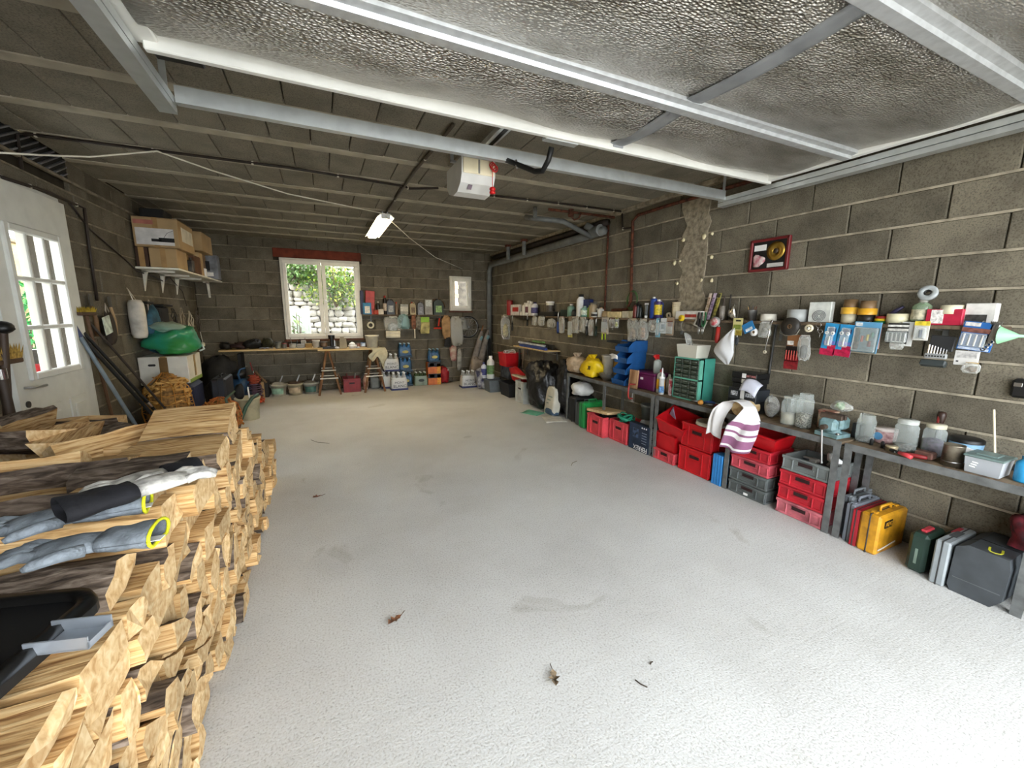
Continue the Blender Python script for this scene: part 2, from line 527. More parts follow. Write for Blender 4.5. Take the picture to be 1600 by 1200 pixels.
# ------------------------------------------------------------------ the setting
fl = MB(); fl.box(((XL + XR) / 2, (YF + YB) / 2, -0.06), (XR - XL + 0.4, YB - YF + 0.3, 0.12))
floor = struct('floor', fl, M_FLOOR)
dv = MB(); dv.box((0.7, -7.5 + YF, -0.10), (16, 15, 0.10))
dr = struct('driveway', dv, mat('b3aea4', 0.9, var=0.2, scale=4, bump=0.4))
gd = MB(); gd.box((-14, 2, -0.2), (22, 40, 0.1)); gd.box((0.7, 19.6, -0.2), (8, 22, 0.1)); 
struct('ground_outside', gd, mat('8e8a70', 0.95, var=0.3, scale=3))

BLK = {}
def block_mesh(L, hh, axis, m, depth=0.05):
  key = (round(L, 3), round(hh, 3), axis, m.name)
  if key not in BLK:
    b = MB()
    d = (depth, L, hh) if axis == 'y' else (L, depth, hh)
    b.box((0, 0, 0), d, 0, 0.006)
    BLK[key] = b.mesh('block', m)
  return BLK[key]

def wall_blocks(wall, axis, fixed, a0, a1, courses, joint0, holes, m, mm, side, jitter=0.003):
  """lay a running bond on one wall; axis = direction along the wall, fixed = wall face coordinate, side = +1/-1 direction into the wall"""
  rg = random.Random(int(abs(fixed) * 100))
  for k, (z0, z1) in enumerate(courses):
    off = joint0 + (0.25 if k % 2 else 0.0)
    ivs = [(a0, a1)]
    for (h0, h1, hz0, hz1) in holes:
      if hz0 < (z0 + z1) / 2 < hz1:
        nv = []
        for (p, q) in ivs:
          if h1 <= p or h0 >= q: nv.append((p, q)); continue
          if h0 > p: nv.append((p, h0))
          if h1 < q: nv.append((h1, q))
        ivs = nv
    for (p, q) in ivs:
      n0 = math.ceil((p - off) / 0.5 - 1e-6)
      cuts = [p]
      c = off + n0 * 0.5
      while c < q - 1e-6:
        if c > p + 1e-6: cuts.append(c)
        c += 0.5
      cuts.append(q)
      for u0, u1 in zip(cuts, cuts[1:]):
        L = u1 - u0
        if L < 0.03: continue
        pr = rg.uniform(-jitter, jitter)
        pos = fixed + side * (0.025 + pr)
        loc = (pos, (u0 + u1) / 2, (z0 + z1) / 2) if axis == 'y' else ((u0 + u1) / 2, pos, (z0 + z1) / 2)
        link('block', block_mesh(L - 0.006, z1 - z0 - 0.012, axis, m), wall, loc)
      b = MB()                                     # bed joint
      L = q - p; cz = z1
      if axis == 'y': b.box((fixed + side * 0.028, (p + q) / 2, cz), (0.05, L, 0.014))
      else: b.box(((p + q) / 2, fixed + side * 0.028, cz), (L, 0.05, 0.014))
      part(wall, 'mortar_joint', b, mm)

C_R = [(0.2 * k, 0.2 * k + 0.2) for k in range(12)] + [(2.4, 2.62)]
C_B = [(0.0, 0.1)] + [(0.1 + 0.2 * k, 0.3 + 0.2 * k) for k in range(12)] + [(2.5, 2.66)]

wr = MB(); wr.box((XR + 0.035 + 0.1, (YF + YB) / 2, ZC / 2), (0.2, YB - YF + 0.4, ZC + 0.15))
wall_r = struct('wall_right', wr, M_DARKGAP)
wall_blocks(wall_r, 'y', XR, YF, YB, C_R, 0.70, [], M_BLOCK, M_MORTAR, +1)

W1 = (-0.60, 0.69, 0.95, 2.35)      # window openings in the back wall (x0,x1,z0,z1)
W2 = (2.40, 2.86, 1.48, 2.17)
def holed_wall(name, axis, fixed, side, a0, a1, holes, m, th=0.2):
  b = MB()
  xs = sorted(set([a0, a1] + [h[0] for h in holes] + [h[1] for h in holes]))
  zs = sorted(set([-0.1, ZC + 0.05] + [h[2] for h in holes] + [h[3] for h in holes]))
  for p, q in zip(xs, xs[1:]):
    for u, v in zip(zs, zs[1:]):
      cx, cz = (p + q) / 2, (u + v) / 2
      if any(h[0] < cx < h[1] and h[2] < cz < h[3] for h in holes): continue
      pos = fixed + side * (0.035 + th / 2)
      if axis == 'x': b.box((cx, pos, cz), (q - p, th, v - u))
      else: b.box((pos, cx, cz), (th, q - p, v - u))
  return struct(name, b, m)
wall_b = holed_wall('wall_back', 'x', YB, +1, XL - 0.2, XR + 0.2, [W1, W2], M_DARKGAP)
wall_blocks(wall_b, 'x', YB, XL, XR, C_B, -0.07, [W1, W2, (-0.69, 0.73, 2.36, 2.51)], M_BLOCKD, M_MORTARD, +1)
lt = MB(); lt.box(((-0.69 + 0.73) / 2, YB + 0.02, 2.435), (1.42, 0.06, 0.15), 0, 0.008)
part(wall_b, 'lintel', lt, mat('6b2f1d', 0.85, var=0.2, bump=0.4), label='brick red painted lintel above the window')

D1 = (3.60, 4.57, 0.0, 2.27)        # side door opening in the left wall (y0,y1,z0,z1)
VEN = (2.0, 4.82, 2.50, 2.66)
wall_l = holed_wall('wall_left', 'y', XL, -1, YF - 0.2, YB, [D1], M_DARKGAP)
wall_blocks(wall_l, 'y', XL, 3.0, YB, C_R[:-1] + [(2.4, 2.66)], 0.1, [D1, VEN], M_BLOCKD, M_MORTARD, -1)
# front wall around the garage opening, behind the camera
fw = MB()
fw.box(((XL - 0.62) / 2 - 0.1, YF - 0.1, ZC / 2), (-0.62 - XL + 0.2, 0.2, ZC))
fw.box((XR + 0.02, YF - 0.1, ZC / 2), (0.24, 0.2, ZC))
fw.box(((-0.62 + 3.21) / 2, YF - 0.1, 2.60), (3.83, 0.2, 0.20))
struct('wall_front', fw, M_ROUGHC)

# ceiling: slab, prestressed joists across the room, hollow blocks between them
ce = MB(); ce.box(((XL + XR) / 2, (YF + YB) / 2, ZC + 0.12), (XR - XL + 0.8, YB - YF + 0.8, 0.16))
ceil = struct('ceiling', ce, M_DARKGAP)
JO = [3.05 + 0.59 * k for k in range(-6, 10)]
for y in JO:
  if YF < y < YB:
    b = MB(); b.prism([(-0.05, 0.03), (-0.045, -0.004), (0.045, -0.004), (0.05, 0.03)], XL, XR, 'x')
    part(ceil, 'joist', b, mat('ada593', 0.9, var=0.12, scale=6, spec=0.1), (0, y, ZC))
hb = MB(); hb.box((0, 0, 0), (0.254, 0.492, 0.05), 0, 0.004)
hme = hb.mesh('ceiling_block', M_HOURDI)
hcol = {}
for k, (y0, y1) in enumerate(zip(JO, JO[1:])):
  cy = (y0 + y1) / 2
  if not (-0.3 < cy < 8.3): continue
  if cy < 1.4: continue
  x = XL + 0.02 - (0.13 if k % 2 else 0.0)
  while x < XR:
    if x < XR:
      link('ceiling_block', hme, ceil, (x + 0.13, min(cy, YB - 0.24), ZC + 0.025 + random.uniform(-0.002, 0.002)))
    x += 0.26
b = MB(); b.box(((XL + XR) / 2, 0.15, ZC + 0.025), (XR - XL, 2.4, 0.04)); part(ceil, 'ceiling_panel', b, M_HOURDI)
# wall plate ledge and edge strip along the top of the right wall
b = MB(); b.box((XR - 0.01, (YF + YB) / 2, ZC - 0.02), (0.06, YB - YF, 0.05), 0, 0.008); part(wall_r, 'ledge', b, M_ROUGHC)
# rough cast concrete pillar in the right wall
rg = random.Random(3)
pl = []; pr_ = []
z = 1.28
while z < 2.62:
  pl.append((2.83 + rg.uniform(-0.03, 0.03), z)); pr_.append((3.13 + rg.uniform(-0.04, 0.05), z)); z += 0.085
b = MB(); b.prism(pl + pr_[::-1], XR - 0.010, XR + 0.04, 'x')
part(wall_r, 'concrete_pillar', b, M_ROUGHC, label='rough cast concrete pillar with foam patches')
for k, (px, py, s_) in enumerate([(1100, 370, 0.055), (1113, 365, 0.03), (1068, 375, 0.04), (1112, 402, 0.035), (1054, 411, 0.045), (1063, 408, 0.02), (1058, 443, 0.035), (1096, 438, 0.03), (1112, 438, 0.04)]):
  p = onx(px, py, XR - 0.012)
  b = MB(); b.blob((0, 0, 0), (0.03, s_ * 0.8, s_), 8, 6, 0.35, k)
  part(wall_r, 'foam_patch', b, mat('d8cda8', 0.8, var=0.1, bump=0.5), p)

# ventilation grille and plaster ledge above the side door
b = MB(); b.box((XL - 0.03, (VEN[0] + VEN[1]) / 2, 2.585), (0.05, VEN[1] - VEN[0], 0.15)); vg = part(wall_l, 'vent_backing', b, M_BLACKM)
b = MB(); b.box((0, 0, 0), (0.02, 0.085, 0.010), R=RX(0.45)); sl = b.mesh('vent_slat', mat('85868a', 0.5, 0.3))
n = 0
for j in range(6):
  y = 2.95 + (0.05 if j % 2 else 0)
  while y < VEN[1] - 0.03:
    link('vent_slat', sl, vg, (XL + 0.005, y, 2.525 + j * 0.024)); y += 0.10
b = MB(); b.box((XL + 0.008, 5.4, 2.485), (0.03, 5.6, 0.022), 0, 0.004); part(wall_l, 'ledge', b, M_MORTARD)

# ---------------- windows
def casement(n, W, two):
  x0, x1, z0, z1 = W
  cx = (x0 + x1) / 2
  root = MB()
  y = YB - 0.01
  t = 0.055
  for (c, d) in (((cx, y, z1 - t / 2), (x1 - x0, 0.08, t)), ((cx, y, z0 + t / 2), (x1 - x0, 0.08, t)), ((x0 + t / 2, y, (z0 + z1) / 2), (t, 0.08, z1 - z0 - 2 * t)), ((x1 - t / 2, y, (z0 + z1) / 2), (t, 0.08, z1 - z0 - 2 * t))):
    root.box(c, d, 0, 0.006)
  wn = struct('window_%d' % n, root, mat('cfcbbf', 0.45, var=0.05))
  sash = [(x0 + t * 0.7, cx - 0.004), (cx + 0.004, x1 - t * 0.7)] if two else [(x0 + t * 0.7, x1 - t * 0.7)]
  sw = 0.062
  for k, (a, b_) in enumerate(sash):
    s = MB(); zc, hh = (z0 + z1) / 2, z1 - z0 - 1.4 * t
    c2 = (a + b_) / 2
    for (c, d) in (((c2, y - 0.03, zc + hh / 2 - sw / 2), (b_ - a, 0.06, sw)), ((c2, y - 0.03, zc - hh / 2 + sw / 2), (b_ - a, 0.06, sw)), ((a + sw / 2, y - 0.03, zc), (sw, 0.06, hh - 2 * sw)), ((b_ - sw / 2, y - 0.03, zc), (sw, 0.06, hh - 2 * sw))):
      s.box(c, d, 0, 0.007)
    so = part(wn, 'sash', s, mat('dcd8cc', 0.4, var=0.05))
    g = MB(); g.box((c2, y - 0.03, zc), (b_ - a - 2 * sw + 0.01, 0.006, hh - 2 * sw + 0.01)); part(so, 'pane', g, M_GLASS)
    if (two and k == 1) or not two:
      hx = a + 0.03 if two else b_ - 0.03
      h = MB(); h.box((hx, y - 0.07, zc - 0.02), (0.02, 0.02, 0.06), 0, 0.004); h.tube([(hx, y - 0.08, zc - 0.02), (hx, y - 0.10, zc - 0.02), (hx + (0.05 if two else 0), y - 0.10, zc - 0.03 - (0 if two else 0.06))], 0.007)
      part(so, 'handle', h, M_WHITE)
  sl = MB(); sl.box((cx, YB - 0.02, z0 - 0.02), (x1 - x0 + 0.04, 0.1, 0.035), 0, 0.006); part(wn, 'window_sill', sl, mat('5b3a2c', 0.8, var=0.2))
  return wn
casement(1, W1, True)
casement(2, W2, False)

# ---------------- side door, glazed with bars
def side_door():
  y0, y1, z0, z1 = D1
  x = XL + 0.02
  fr = MB()
  fr.box((x - 0.04, y1 + 0.0, z1 / 2), (0.07, 0.06, z1), 0, 0.006); fr.box((x - 0.04, y0, z1 / 2), (0.07, 0.06, z1), 0, 0.006); fr.box((x - 0.04, (y0 + y1) / 2, z1), (0.07, y1 - y0, 0.06), 0, 0.006)
  dr = struct('door_1', fr, mat('b9bbb6', 0.4, var=0.05))
  gy0, gy1, gz0, gz1 = 3.78, 4.38, 1.00, 1.97
  lm = mat('cccdc6', 0.42, var=0.04)
  lf = MB()
  a, b_, c, d = y0 + 0.02, y1 - 0.005, 0.01, z1 - 0.01
  for (p, q, u, v) in ((a, gy0, c, d), (gy1, b_, c, d), (gy0, gy1, c, gz0), (gy0, gy1, gz1, d)):
    lf.box((x, (p + q) / 2, (u + v) / 2), (0.045, q - p, v - u))
  part(dr, 'door_leaf', lf, lm)
  mo = MB()
  for (cc, dd) in (((x + 0.028, gy0 + 0.0, (gz0 + gz1) / 2), (0.03, 0.05, gz1 - gz0 + 0.05)), ((x + 0.028, gy1, (gz0 + gz1) / 2), (0.03, 0.05, gz1 - gz0 + 0.05)), ((x + 0.028, (gy0 + gy1) / 2, gz0), (0.03, gy1 - gy0 - 0.05, 0.05)), ((x + 0.028, (gy0 + gy1) / 2, gz1), (0.03, gy1 - gy0 - 0.05, 0.05))):
    mo.box(cc, dd, 0, 0.008)
  part(dr, 'glazing_bead', mo, lm)
  w, hh = (gy1 - gy0) / 3, (gz1 - gz0) / 3
  for k in (1, 2):
    b = MB(); b.box((x + 0.01, gy0 + w * k, (gz0 + gz1) / 2), (0.05, 0.028, gz1 - gz0), 0, 0.006); part(dr, 'glazing_bar', b, lm)
    b = MB(); b.box((x + 0.012, (gy0 + gy1) / 2, gz0 + hh * k), (0.05, gy1 - gy0, 0.028), 0, 0.006); part(dr, 'glazing_bar', b, lm)
  for i in range(3):
    for j in range(3):
      g = MB(); g.box((x - 0.008, gy0 + w * (i + 0.5), gz0 + hh * (j + 0.5)), (0.005, w - 0.01, hh - 0.01)); part(dr, 'pane', g, M_GLASS)
  for k, yc in enumerate((3.93, 4.28)):                     # raised lower panels
    b = MB(); b.box((x + 0.024, yc, 0.52), (0.012, 0.24, 0.52), 0, 0.006); p = part(dr, 'door_panel', b, lm)
    b = MB(); b.box((x + 0.034, yc, 0.52), (0.014, 0.15, 0.42), 0, 0.007); part(p, 'raised_field', b, lm)
  h = MB(); h.tube([(x + 0.02, 3.69, 0.94), (x + 0.06, 3.69, 0.94), (x + 0.065, 3.72, 0.94), (x + 0.065, 3.83, 0.935)], 0.009, 8); part(dr, 'door_handle', h, M_STEEL)
  k = MB(); k.cyl((x + 0.02, 3.69, 0.83), (x + 0.03, 3.69, 0.83), 0.022, n=14); part(dr, 'keyhole_plate', k, mat('3a3836', 0.5))
side_door()

# ---------------- overhead garage door, raised, with its tracks and drive
PZ = 2.455
def garage_door():
  g = thing('garage_door', 'raised overhead garage door with silver quilted foil insulation and white frame', 'garage door', (1.31, 2.2, PZ))
  x0, x1 = -0.53 - 1.31, 3.13 - 1.31
  Yl = -3.0
  def q(u, v, ya, yb, sd):
    X = x0 + (x1 - x0) * u; Y = ya + (yb - ya) * v
    return (X, Y, 0.035 - 0.022 * math.sin(math.pi * v) + 0.006 * math.sin(9 * u + sd * 2) * math.sin(5 * v + u * 7) + 0.012 * ((1 + math.sin(21 * u + sd)) * max(0, (v - 0.8) * 5) if sd == 0 else 0))
  for k, (ya, yb) in enumerate(((-0.50, -0.03), (-1.28, -0.60), (-2.05, -1.38), (-3.0, -2.14))):
    b = MB(); b.sheet(lambda u, v: q(u, v, ya, yb, k), 40, 12, thick=0.02); part(g, 'foil_panel', b, M_FOIL)
  b = MB(); b.box((0, Yl / 2, 0.075), (x1 - x0, -Yl, 0.02)); part(g, 'door_skin', b, M_WHITEP)
  fr = MB(); fr.box((0, -0.012, 0.012), (x1 - x0 + 0.06, 0.035, 0.075), 0, 0.005); part(g, 'frame_rail', fr, M_WHITEP)
  fr = MB(); fr.box((x1 + 0.02, Yl / 2, 0.02), (0.05, -Yl, 0.06), 0, 0.005); part(g, 'frame_stile', fr, M_WHITEP)
  fr = MB(); fr.box((x0 - 0.03, Yl / 2, 0.03), (0.12, -Yl, 0.055), 0, 0.005); part(g, 'frame_stile', fr, M_WHITEP)
  for k, y in enumerate((-0.55, -1.33, -2.09)):
    b = MB()
    prof = [(-0.055, 0.03), (-0.05, 0.0), (-0.02, -0.006), (-0.015, -0.022), (0.03, -0.022), (0.038, -0.004), (0.052, 0.0), (0.056, 0.03)]
    b.prism([(y + p, z) for p, z in prof], x0, x1, 'x'); part(g, 'stiffening_rib', b, mat('c9ccce', 0.35, 0.5, var=0.08, scale=25))
  for (ya, yb, wob) in ((-1.33, -0.55, 0.0), (-0.55, 0.0, 0.0), (-2.1, -1.33, 0.02)):
    b = MB()
    b.sheet(lambda u, v: (0.34 + 0.1 * u + wob * math.sin(5 * v), ya + (yb - ya) * v, -0.004 - 0.006 * math.sin(3 * u) + 0.018 - 0.02 * math.sin(math.pi * v)), 4, 10, thick=0.003)
    part(g, 'duct_tape', b, mat('8d9093', 0.5, 0.3))
  b = MB(); b.box((0.395, -0.017, 0.03), (0.07, 0.042, 0.08)); part(g, 'duct_tape', b, mat('9a9d9f', 0.5, 0.3))
  hg = MB(); hg.box((0.02, 0.02, -0.02), (0.22, 0.05, 0.02), 0, 0.003); part(g, 'hinge_plate', hg, M_GALV)
  rb = MB(); rb.box((x0 + 0.08, 0.03, -0.008), (0.16, 0.05, 0.02), 0, 0.004); part(g, 'roller_bracket', rb, M_BLACK)
garage_door()

def c_track(name, label, x, y0, y1, z, side):
  t = thing(name, label, 'track', (x, y1, z))
  pr = [(-0.035, 0.03), (-0.03, 0.035), (0.035, 0.035), (0.035, 0.0), (0.03, 0.0), (0.03, 0.03), (-0.03, 0.03), (-0.03, -0.03), (0.03, -0.03), (0.03, -0.005), (0.035, -0.005), (0.035, -0.035), (-0.035, -0.035)]
  b = MB(); b.prism([(side * p, q) for p, q in pr], y0 - y1, 0, 'y'); part(t, 'rail', b, M_GALV)
  b = MB(); b.box((side * 0.0, -0.02, 0.12), (0.028, 0.004, 0.2)); b.box((0, -0.02, -0.02), (0.05, 0.05, 0.006)); part(t, 'hanger_strap', b, M_GALV)
  return t
c_track('door_track', 'galvanised steel garage door track beside the left edge of the raised door', -0.60, YF + 0.02, 2.63, 2.41, 1)
c_track('door_track', 'galvanised steel garage door track along the top of the right block wall', 3.235, YF + 0.02, 2.66, 2.405, -1)
b = MB()
pr = [(-0.03, 0.04), (0.03, 0.04), (0.03, 0.03), (-0.02, 0.03), (-0.02, -0.025), (0.012, -0.025), (0.012, -0.035), (-0.03, -0.035)]
b.prism([(p, q) for p, q in pr], -0.56, 3.20, 'x')
xb = thing('cross_bar', 'long galvanised channel bar running across between the two door tracks', 'bar', (0, 2.62, 2.45))
part(xb, 'channel', b, M_GALV)

def opener():
  o = thing('door_opener', 'white garage door motor hanging under the ceiling with red pull cord', 'door opener', (1.07, 3.02, 2.30))
  # body: box with rounded belly
  prof = [(-0.13, 0.21), (-0.13, 0.10), (-0.10, 0.05), (-0.02, 0.005), (0.08, 0.0), (0.18, 0.03), (0.24, 0.09), (0.24, 0.21)]
  b = MB(); b.prism([(y, z) for y, z in prof], -0.125, 0.125, 'x'); part(o, 'housing', b, mat('d6d5d0', 0.4, var=0.04))
  b = MB(); b.box((0, -0.134, 0.155), (0.23, 0.012, 0.10), 0, 0.004); part(o, 'light_cover', b, mat('efe4c4', 0.35, var=0.03))
  b = MB(); b.box((0.0, -0.142, 0.155), (0.012, 0.004, 0.09)); part(o, 'cover_seam', b, mat('8e8a80', 0.5))
  b = MB(); b.box((-0.05, -0.06, 0.0), (0.03, 0.04, 0.004), R=RX(-0.6)); b_ = part(o, 'badge', b, mat('7d6f78', 0.5), (0, -0.02, 0.030))
  r = MB(); r.box((0.02, -1.35, 0.265), (0.07, 2.9, 0.04), 0, 0.003); part(o, 'guide_rail', r, M_GALV)
  r = MB(); r.box((0.02, -1.0, 0.244), (0.026, 2.0, 0.006)); part(o, 'chain_slot', r, M_BLACK)
  r = MB(); r.box((-0.14, 0.05, 0.29), (0.02, 0.03, 0.14)); r.box((0.14, 0.05, 0.29), (0.02, 0.03, 0.14)); r.box((0, 0.05, 0.225), (0.30, 0.03, 0.012)); part(o, 'ceiling_bracket', r, M_GALV)
  a = MB(); P = [ony(x, y, Y) - Vector((1.07, 3.02, 2.30)) for x, y, Y in ((765, 240, 2.78), (806, 256, 2.52), (836, 268, 2.37), (848, 267, 2.31), (857, 250, 2.26), (862, 230, 2.235))]
  a.tube(P, 0.017, 6); part(o, 'drawbar_arm', a, M_BLACK)
  a2 = MB(); a2.cyl(P[1] + Vector((0, -0.02, -0.03)), P[1] + Vector((0, 0.0, 0.02)), 0.009, n=8); part(o, 'bolt', a2, M_CHROME)
  k = MB(); k.tube([(0.09, -0.165, 0.20), (0.09, -0.165, 0.02)], 0.0025, 5); c = part(o, 'pull_cord', k, mat('c01818', 0.5))
  k = MB(); k.lathe([(0, -0.012), (0.02, -0.008), (0.022, 0.004), (0.015, 0.01), (0.022, 0.018), (0.022, 0.028), (0.012, 0.036), (0, 0.04)], 12); part(c, 'cord_handle', k, mat('c81c1c', 0.4), (0.09, -0.165, -0.01))
  k = MB()
  for j in range(3):
    kk = [(0.09 + 0.022 * math.cos(t) + 0.006 * j, -0.168 - 0.006 * j, 0.165 + 0.022 * math.sin(t) - 0.01 * j) for t in [i * 6.28 / 10 for i in range(11)]]
    k.tube(kk, 0.004, 5)
  part(c, 'cord_knot', k, mat('c81c1c', 0.4))
opener()

# ---------------- ceiling lamp
def tube_lamp():
  L = thing('ceiling_lamp', 'lit fluorescent batten lamp hanging below the ceiling at the back', 'lamp', (0.79, 6.15, 2.58))
  b = MB(); b.prism([(-0.10, 0.0), (-0.05, 0.035), (0.05, 0.035), (0.10, 0.0), (0.105, 0.004), (0.055, 0.05), (-0.055, 0.05), (-0.105, 0.004)], -0.75, 0.75, 'y'); part(L, 'reflector', b, mat('e8e4d8', 0.4))
  for s in (-1, 1):
    t = MB(); t.cyl((s * 0.042, -0.72, 0.006), (s * 0.042, 0.72, 0.006), 0.019, n=12)
    m, nt, bb = _new('lit_tube'); bb.inputs['Emission Color'].default_value = (1.0, 0.80, 0.48, 1); bb.inputs['Emission Strength'].default_value = LAMP_POWER
    part(L, 'tube', t, m)
  e = MB(); e.box((0, -0.745, 0.01), (0.11, 0.03, 0.05), 0, 0.005); part(L, 'end_cap', e, M_WHITE)
  e = MB(); e.box((0, 0.745, 0.01), (0.11, 0.03, 0.05), 0, 0.005); part(L, 'end_cap', e, M_WHITE)
  for s in (-1, 1):
    e = MB(); e.box((s * 0.03, -0.70, 0.06), (0.012, 0.02, 0.05)); part(L, 'hanger', e, M_GALV)
tube_lamp()
# ------------------------------------------------------------------ firewood
M_SPLIT = wood_mat('split_wood', '7a5430', 'bd9764', 'd8ba8a', (6, 95, 95), 0.30, 0.5)
M_ENDG = wood_mat('cut_wood_end', 'b08a5a', 'cbab7c', 'dcc398', (60, 45, 45), 0.28, 0.25)
M_BARK = wood_mat('bark', '2e2620', '5a4d41', '85776a', (14, 60, 60), 0.35, 1.0)
LOGM = [M_SPLIT, M_ENDG, M_BARK]

def log_mesh(poly, L, bark, seed, rings=3, rough=0.006):
  """poly: cross-section (y,z) around 0; bark: set of edge numbers that carry bark"""
  rg = random.Random(seed)
  pts = []; mk = []
  n = len(poly)
  for i in range(n):
    a = Vector(poly[i]); b_ = Vector(poly[(i + 1) % n])
    pts.append(a); mk.append(2 if i in bark else 0)
    if (b_ - a).length > 0.05:
      mid = (a + b_) / 2
      nrm = Vector((b_.y - a.y, a.x - b_.x))
      if nrm.length: nrm.normalize()
      if nrm.dot(mid) < 0: nrm = -nrm
      pts.append(mid + nrm * ((0.009 if i in bark else 0.0) + rg.uniform(-rough, rough))); mk.append(2 if i in bark else 0)
  n = len(pts)
  mb = MB(); vs = []
  xs = [-L / 2 + L * k / rings for k in range(rings + 1)]
  for k, x in enumerate(xs):
    for p in pts:
      dx = rg.uniform(-0.006, 0.006) if k in (0, rings) else 0
      vs.append((x + dx, p.x + rg.uniform(-rough, rough) * 0.8, p.y + rg.uniform(-rough, rough) * 0.8))
  mb.add(vs, [])
  for k in range(rings):
    for i in range(n):
      j = (i + 1) % n
      mb.f.append([k * n + i, k * n + j, (k + 1) * n + j, (k + 1) * n + i]); mb.m.append(mk[i]); mb.s.append(False)
  mb.f.append(list(range(n))[::-1]); mb.m.append(1); mb.s.append(False)
  mb.f.append(list(range(rings * n, rings * n + n))); mb.m.append(1); mb.s.append(False)
  return mb.mesh('firewood_log', LOGM)

def wedge(kind, r, rg):
  if kind == 'quarter':
    P = [(0, 0)] + [(r * math.cos(a), r * math.sin(a)) for a in (0, 0.4, 0.8, 1.2, 1.57)]
    bark = {1, 2, 3, 4}
  elif kind == 'half':
    P = [(r * math.cos(a), r * 0.85 * math.sin(a)) for a in (0, 0.52, 1.05, 1.57, 2.1, 2.6, 3.14)]
    bark = {0, 1, 2, 3, 4, 5}
  elif kind == 'slab':
    P = [(-r, -r * 0.35), (r * 0.9, -r * 0.45), (r, r * 0.3), (-r * 0.8, r * 0.4)]
    bark = {0} if rg.random() < 0.5 else set()
  elif kind == 'tri':
    P = [(-r, -r * 0.6), (r, -r * 0.5), (r * 0.1, r * 0.9)]; bark = {0} if rg.random() < 0.5 else set()
  else:
    P = [(r * math.cos(a), r * math.sin(a)) for a in [i * 6.283 / 9 for i in range(9)]]; bark = set(range(9))
  cx = sum(p[0] for p in P) / len(P); cy = sum(p[1] for p in P) / len(P)
  return [(p[0] - cx, p[1] - cy) for p in P], bark

def wood_top(y):
  K = [(0.3, 0.72), (0.9, 0.76), (1.2, 0.79), (1.5, 0.86), (1.7, 0.88), (2.0, 0.82), (2.2, 0.84), (2.46, 0.86), (2.6, 0.80), (3.1, 0.62), (3.6, 0.40), (3.85, 0.32)]
  for (a, b_), (c, d_) in zip(K, K[1:]):
    if a <= y <= c: return b_ + (d_ - b_) * (y - a) / (c - a)
  return K[-1][1]
G_ROW = 'firewood logs in the front row of the stack'
rg = random.Random(11)
XF = -0.455
NR = 9
RH = 0.098
def zb(k, y):
  return k * RH + 0.012 * math.sin(3.1 * y + k * 1.7) + 0.008 * math.sin(7.7 * y + k) if k else 0.0
nlog = 0
for k in range(NR + 1):
  y = 0.45 + rg.uniform(0, 0.05)
  tilt = rg.uniform(-0.02, 0.02)
  while y < 3.86:
    w = rg.choice([0.07, 0.09, 0.11, 0.13, 0.15, 0.17]) * rg.uniform(0.9, 1.15)
    yc = y + w / 2
    if zb(k + 1, yc) > wood_top(min(yc, 3.85)) + 0.055:
      y += w; tilt = rg.uniform(-0.03, 0.03); continue
    t2 = rg.uniform(-0.035, 0.035)
    if w + t2 - tilt < 0.03: t2 = tilt
    q = [(y, zb(k, y)), (y + w, zb(k, y + w)), (y + w + t2, zb(k + 1, y + w)), (y + tilt, zb(k + 1, y))]
    cells = [q]
    if w > 0.12 and rg.random() < 0.55:
      cells = [[q[0], q[1], q[2]], [q[0], q[2], q[3]]] if rg.random() < 0.5 else [[q[0], q[1], q[3]], [q[1], q[2], q[3]]]
    for c in cells:
      cy_ = sum(p[0] for p in c) / len(c); cz = sum(p[1] for p in c) / len(c)
      loc_poly = []
      for (a, b_) in c:
        sh = 0.94
        loc_poly.append(((a - cy_) * sh, (b_ - cz) * sh))
      # clip very sharp corners
      pp = []
      for i in range(len(loc_poly)):
        A = Vector(loc_poly[i - 1]); B = Vector(loc_poly[i]); Cc = Vector(loc_poly[(i + 1) % len(loc_poly)])
        if rg.random() < 0.45:
          pp.append(tuple(B + (A - B) * rg.uniform(0.08, 0.2))); pp.append(tuple(B + (Cc - B) * rg.uniform(0.08, 0.2)))
        else:
          pp.append(tuple(B))
      bark = set()
      if rg.random() < 0.5:
        e0 = rg.randrange(len(pp)); bark = {e0, (e0 + 1) % len(pp)}
      L = rg.uniform(0.29, 0.34)
      jx = rg.gauss(0, 0.018)
      me = log_mesh(pp, L, bark, nlog, 3)
      o = link('firewood_log', me, None, (XF + jx - L / 2, cy_, cz), (0, rg.uniform(-0.012, 0.012), rg.uniform(-0.03, 0.03)))
      tag(o, 'split firewood log %s in %s course, %s of stack' % ('with dark bark' if bark else ('of triangular section' if len(c) == 3 else 'of squarish section'), ('the floor', 'the second', 'the third', 'the fourth', 'the fifth', 'the sixth', 'the seventh', 'the eighth', 'the top', 'the top')[k], 'near end' if cy_ < 1.2 else ('middle' if cy_ < 2.3 else 'far end')), 'firewood', G_ROW)
      nlog += 1
    y += w + rg.uniform(0.0, 0.008); tilt = t2
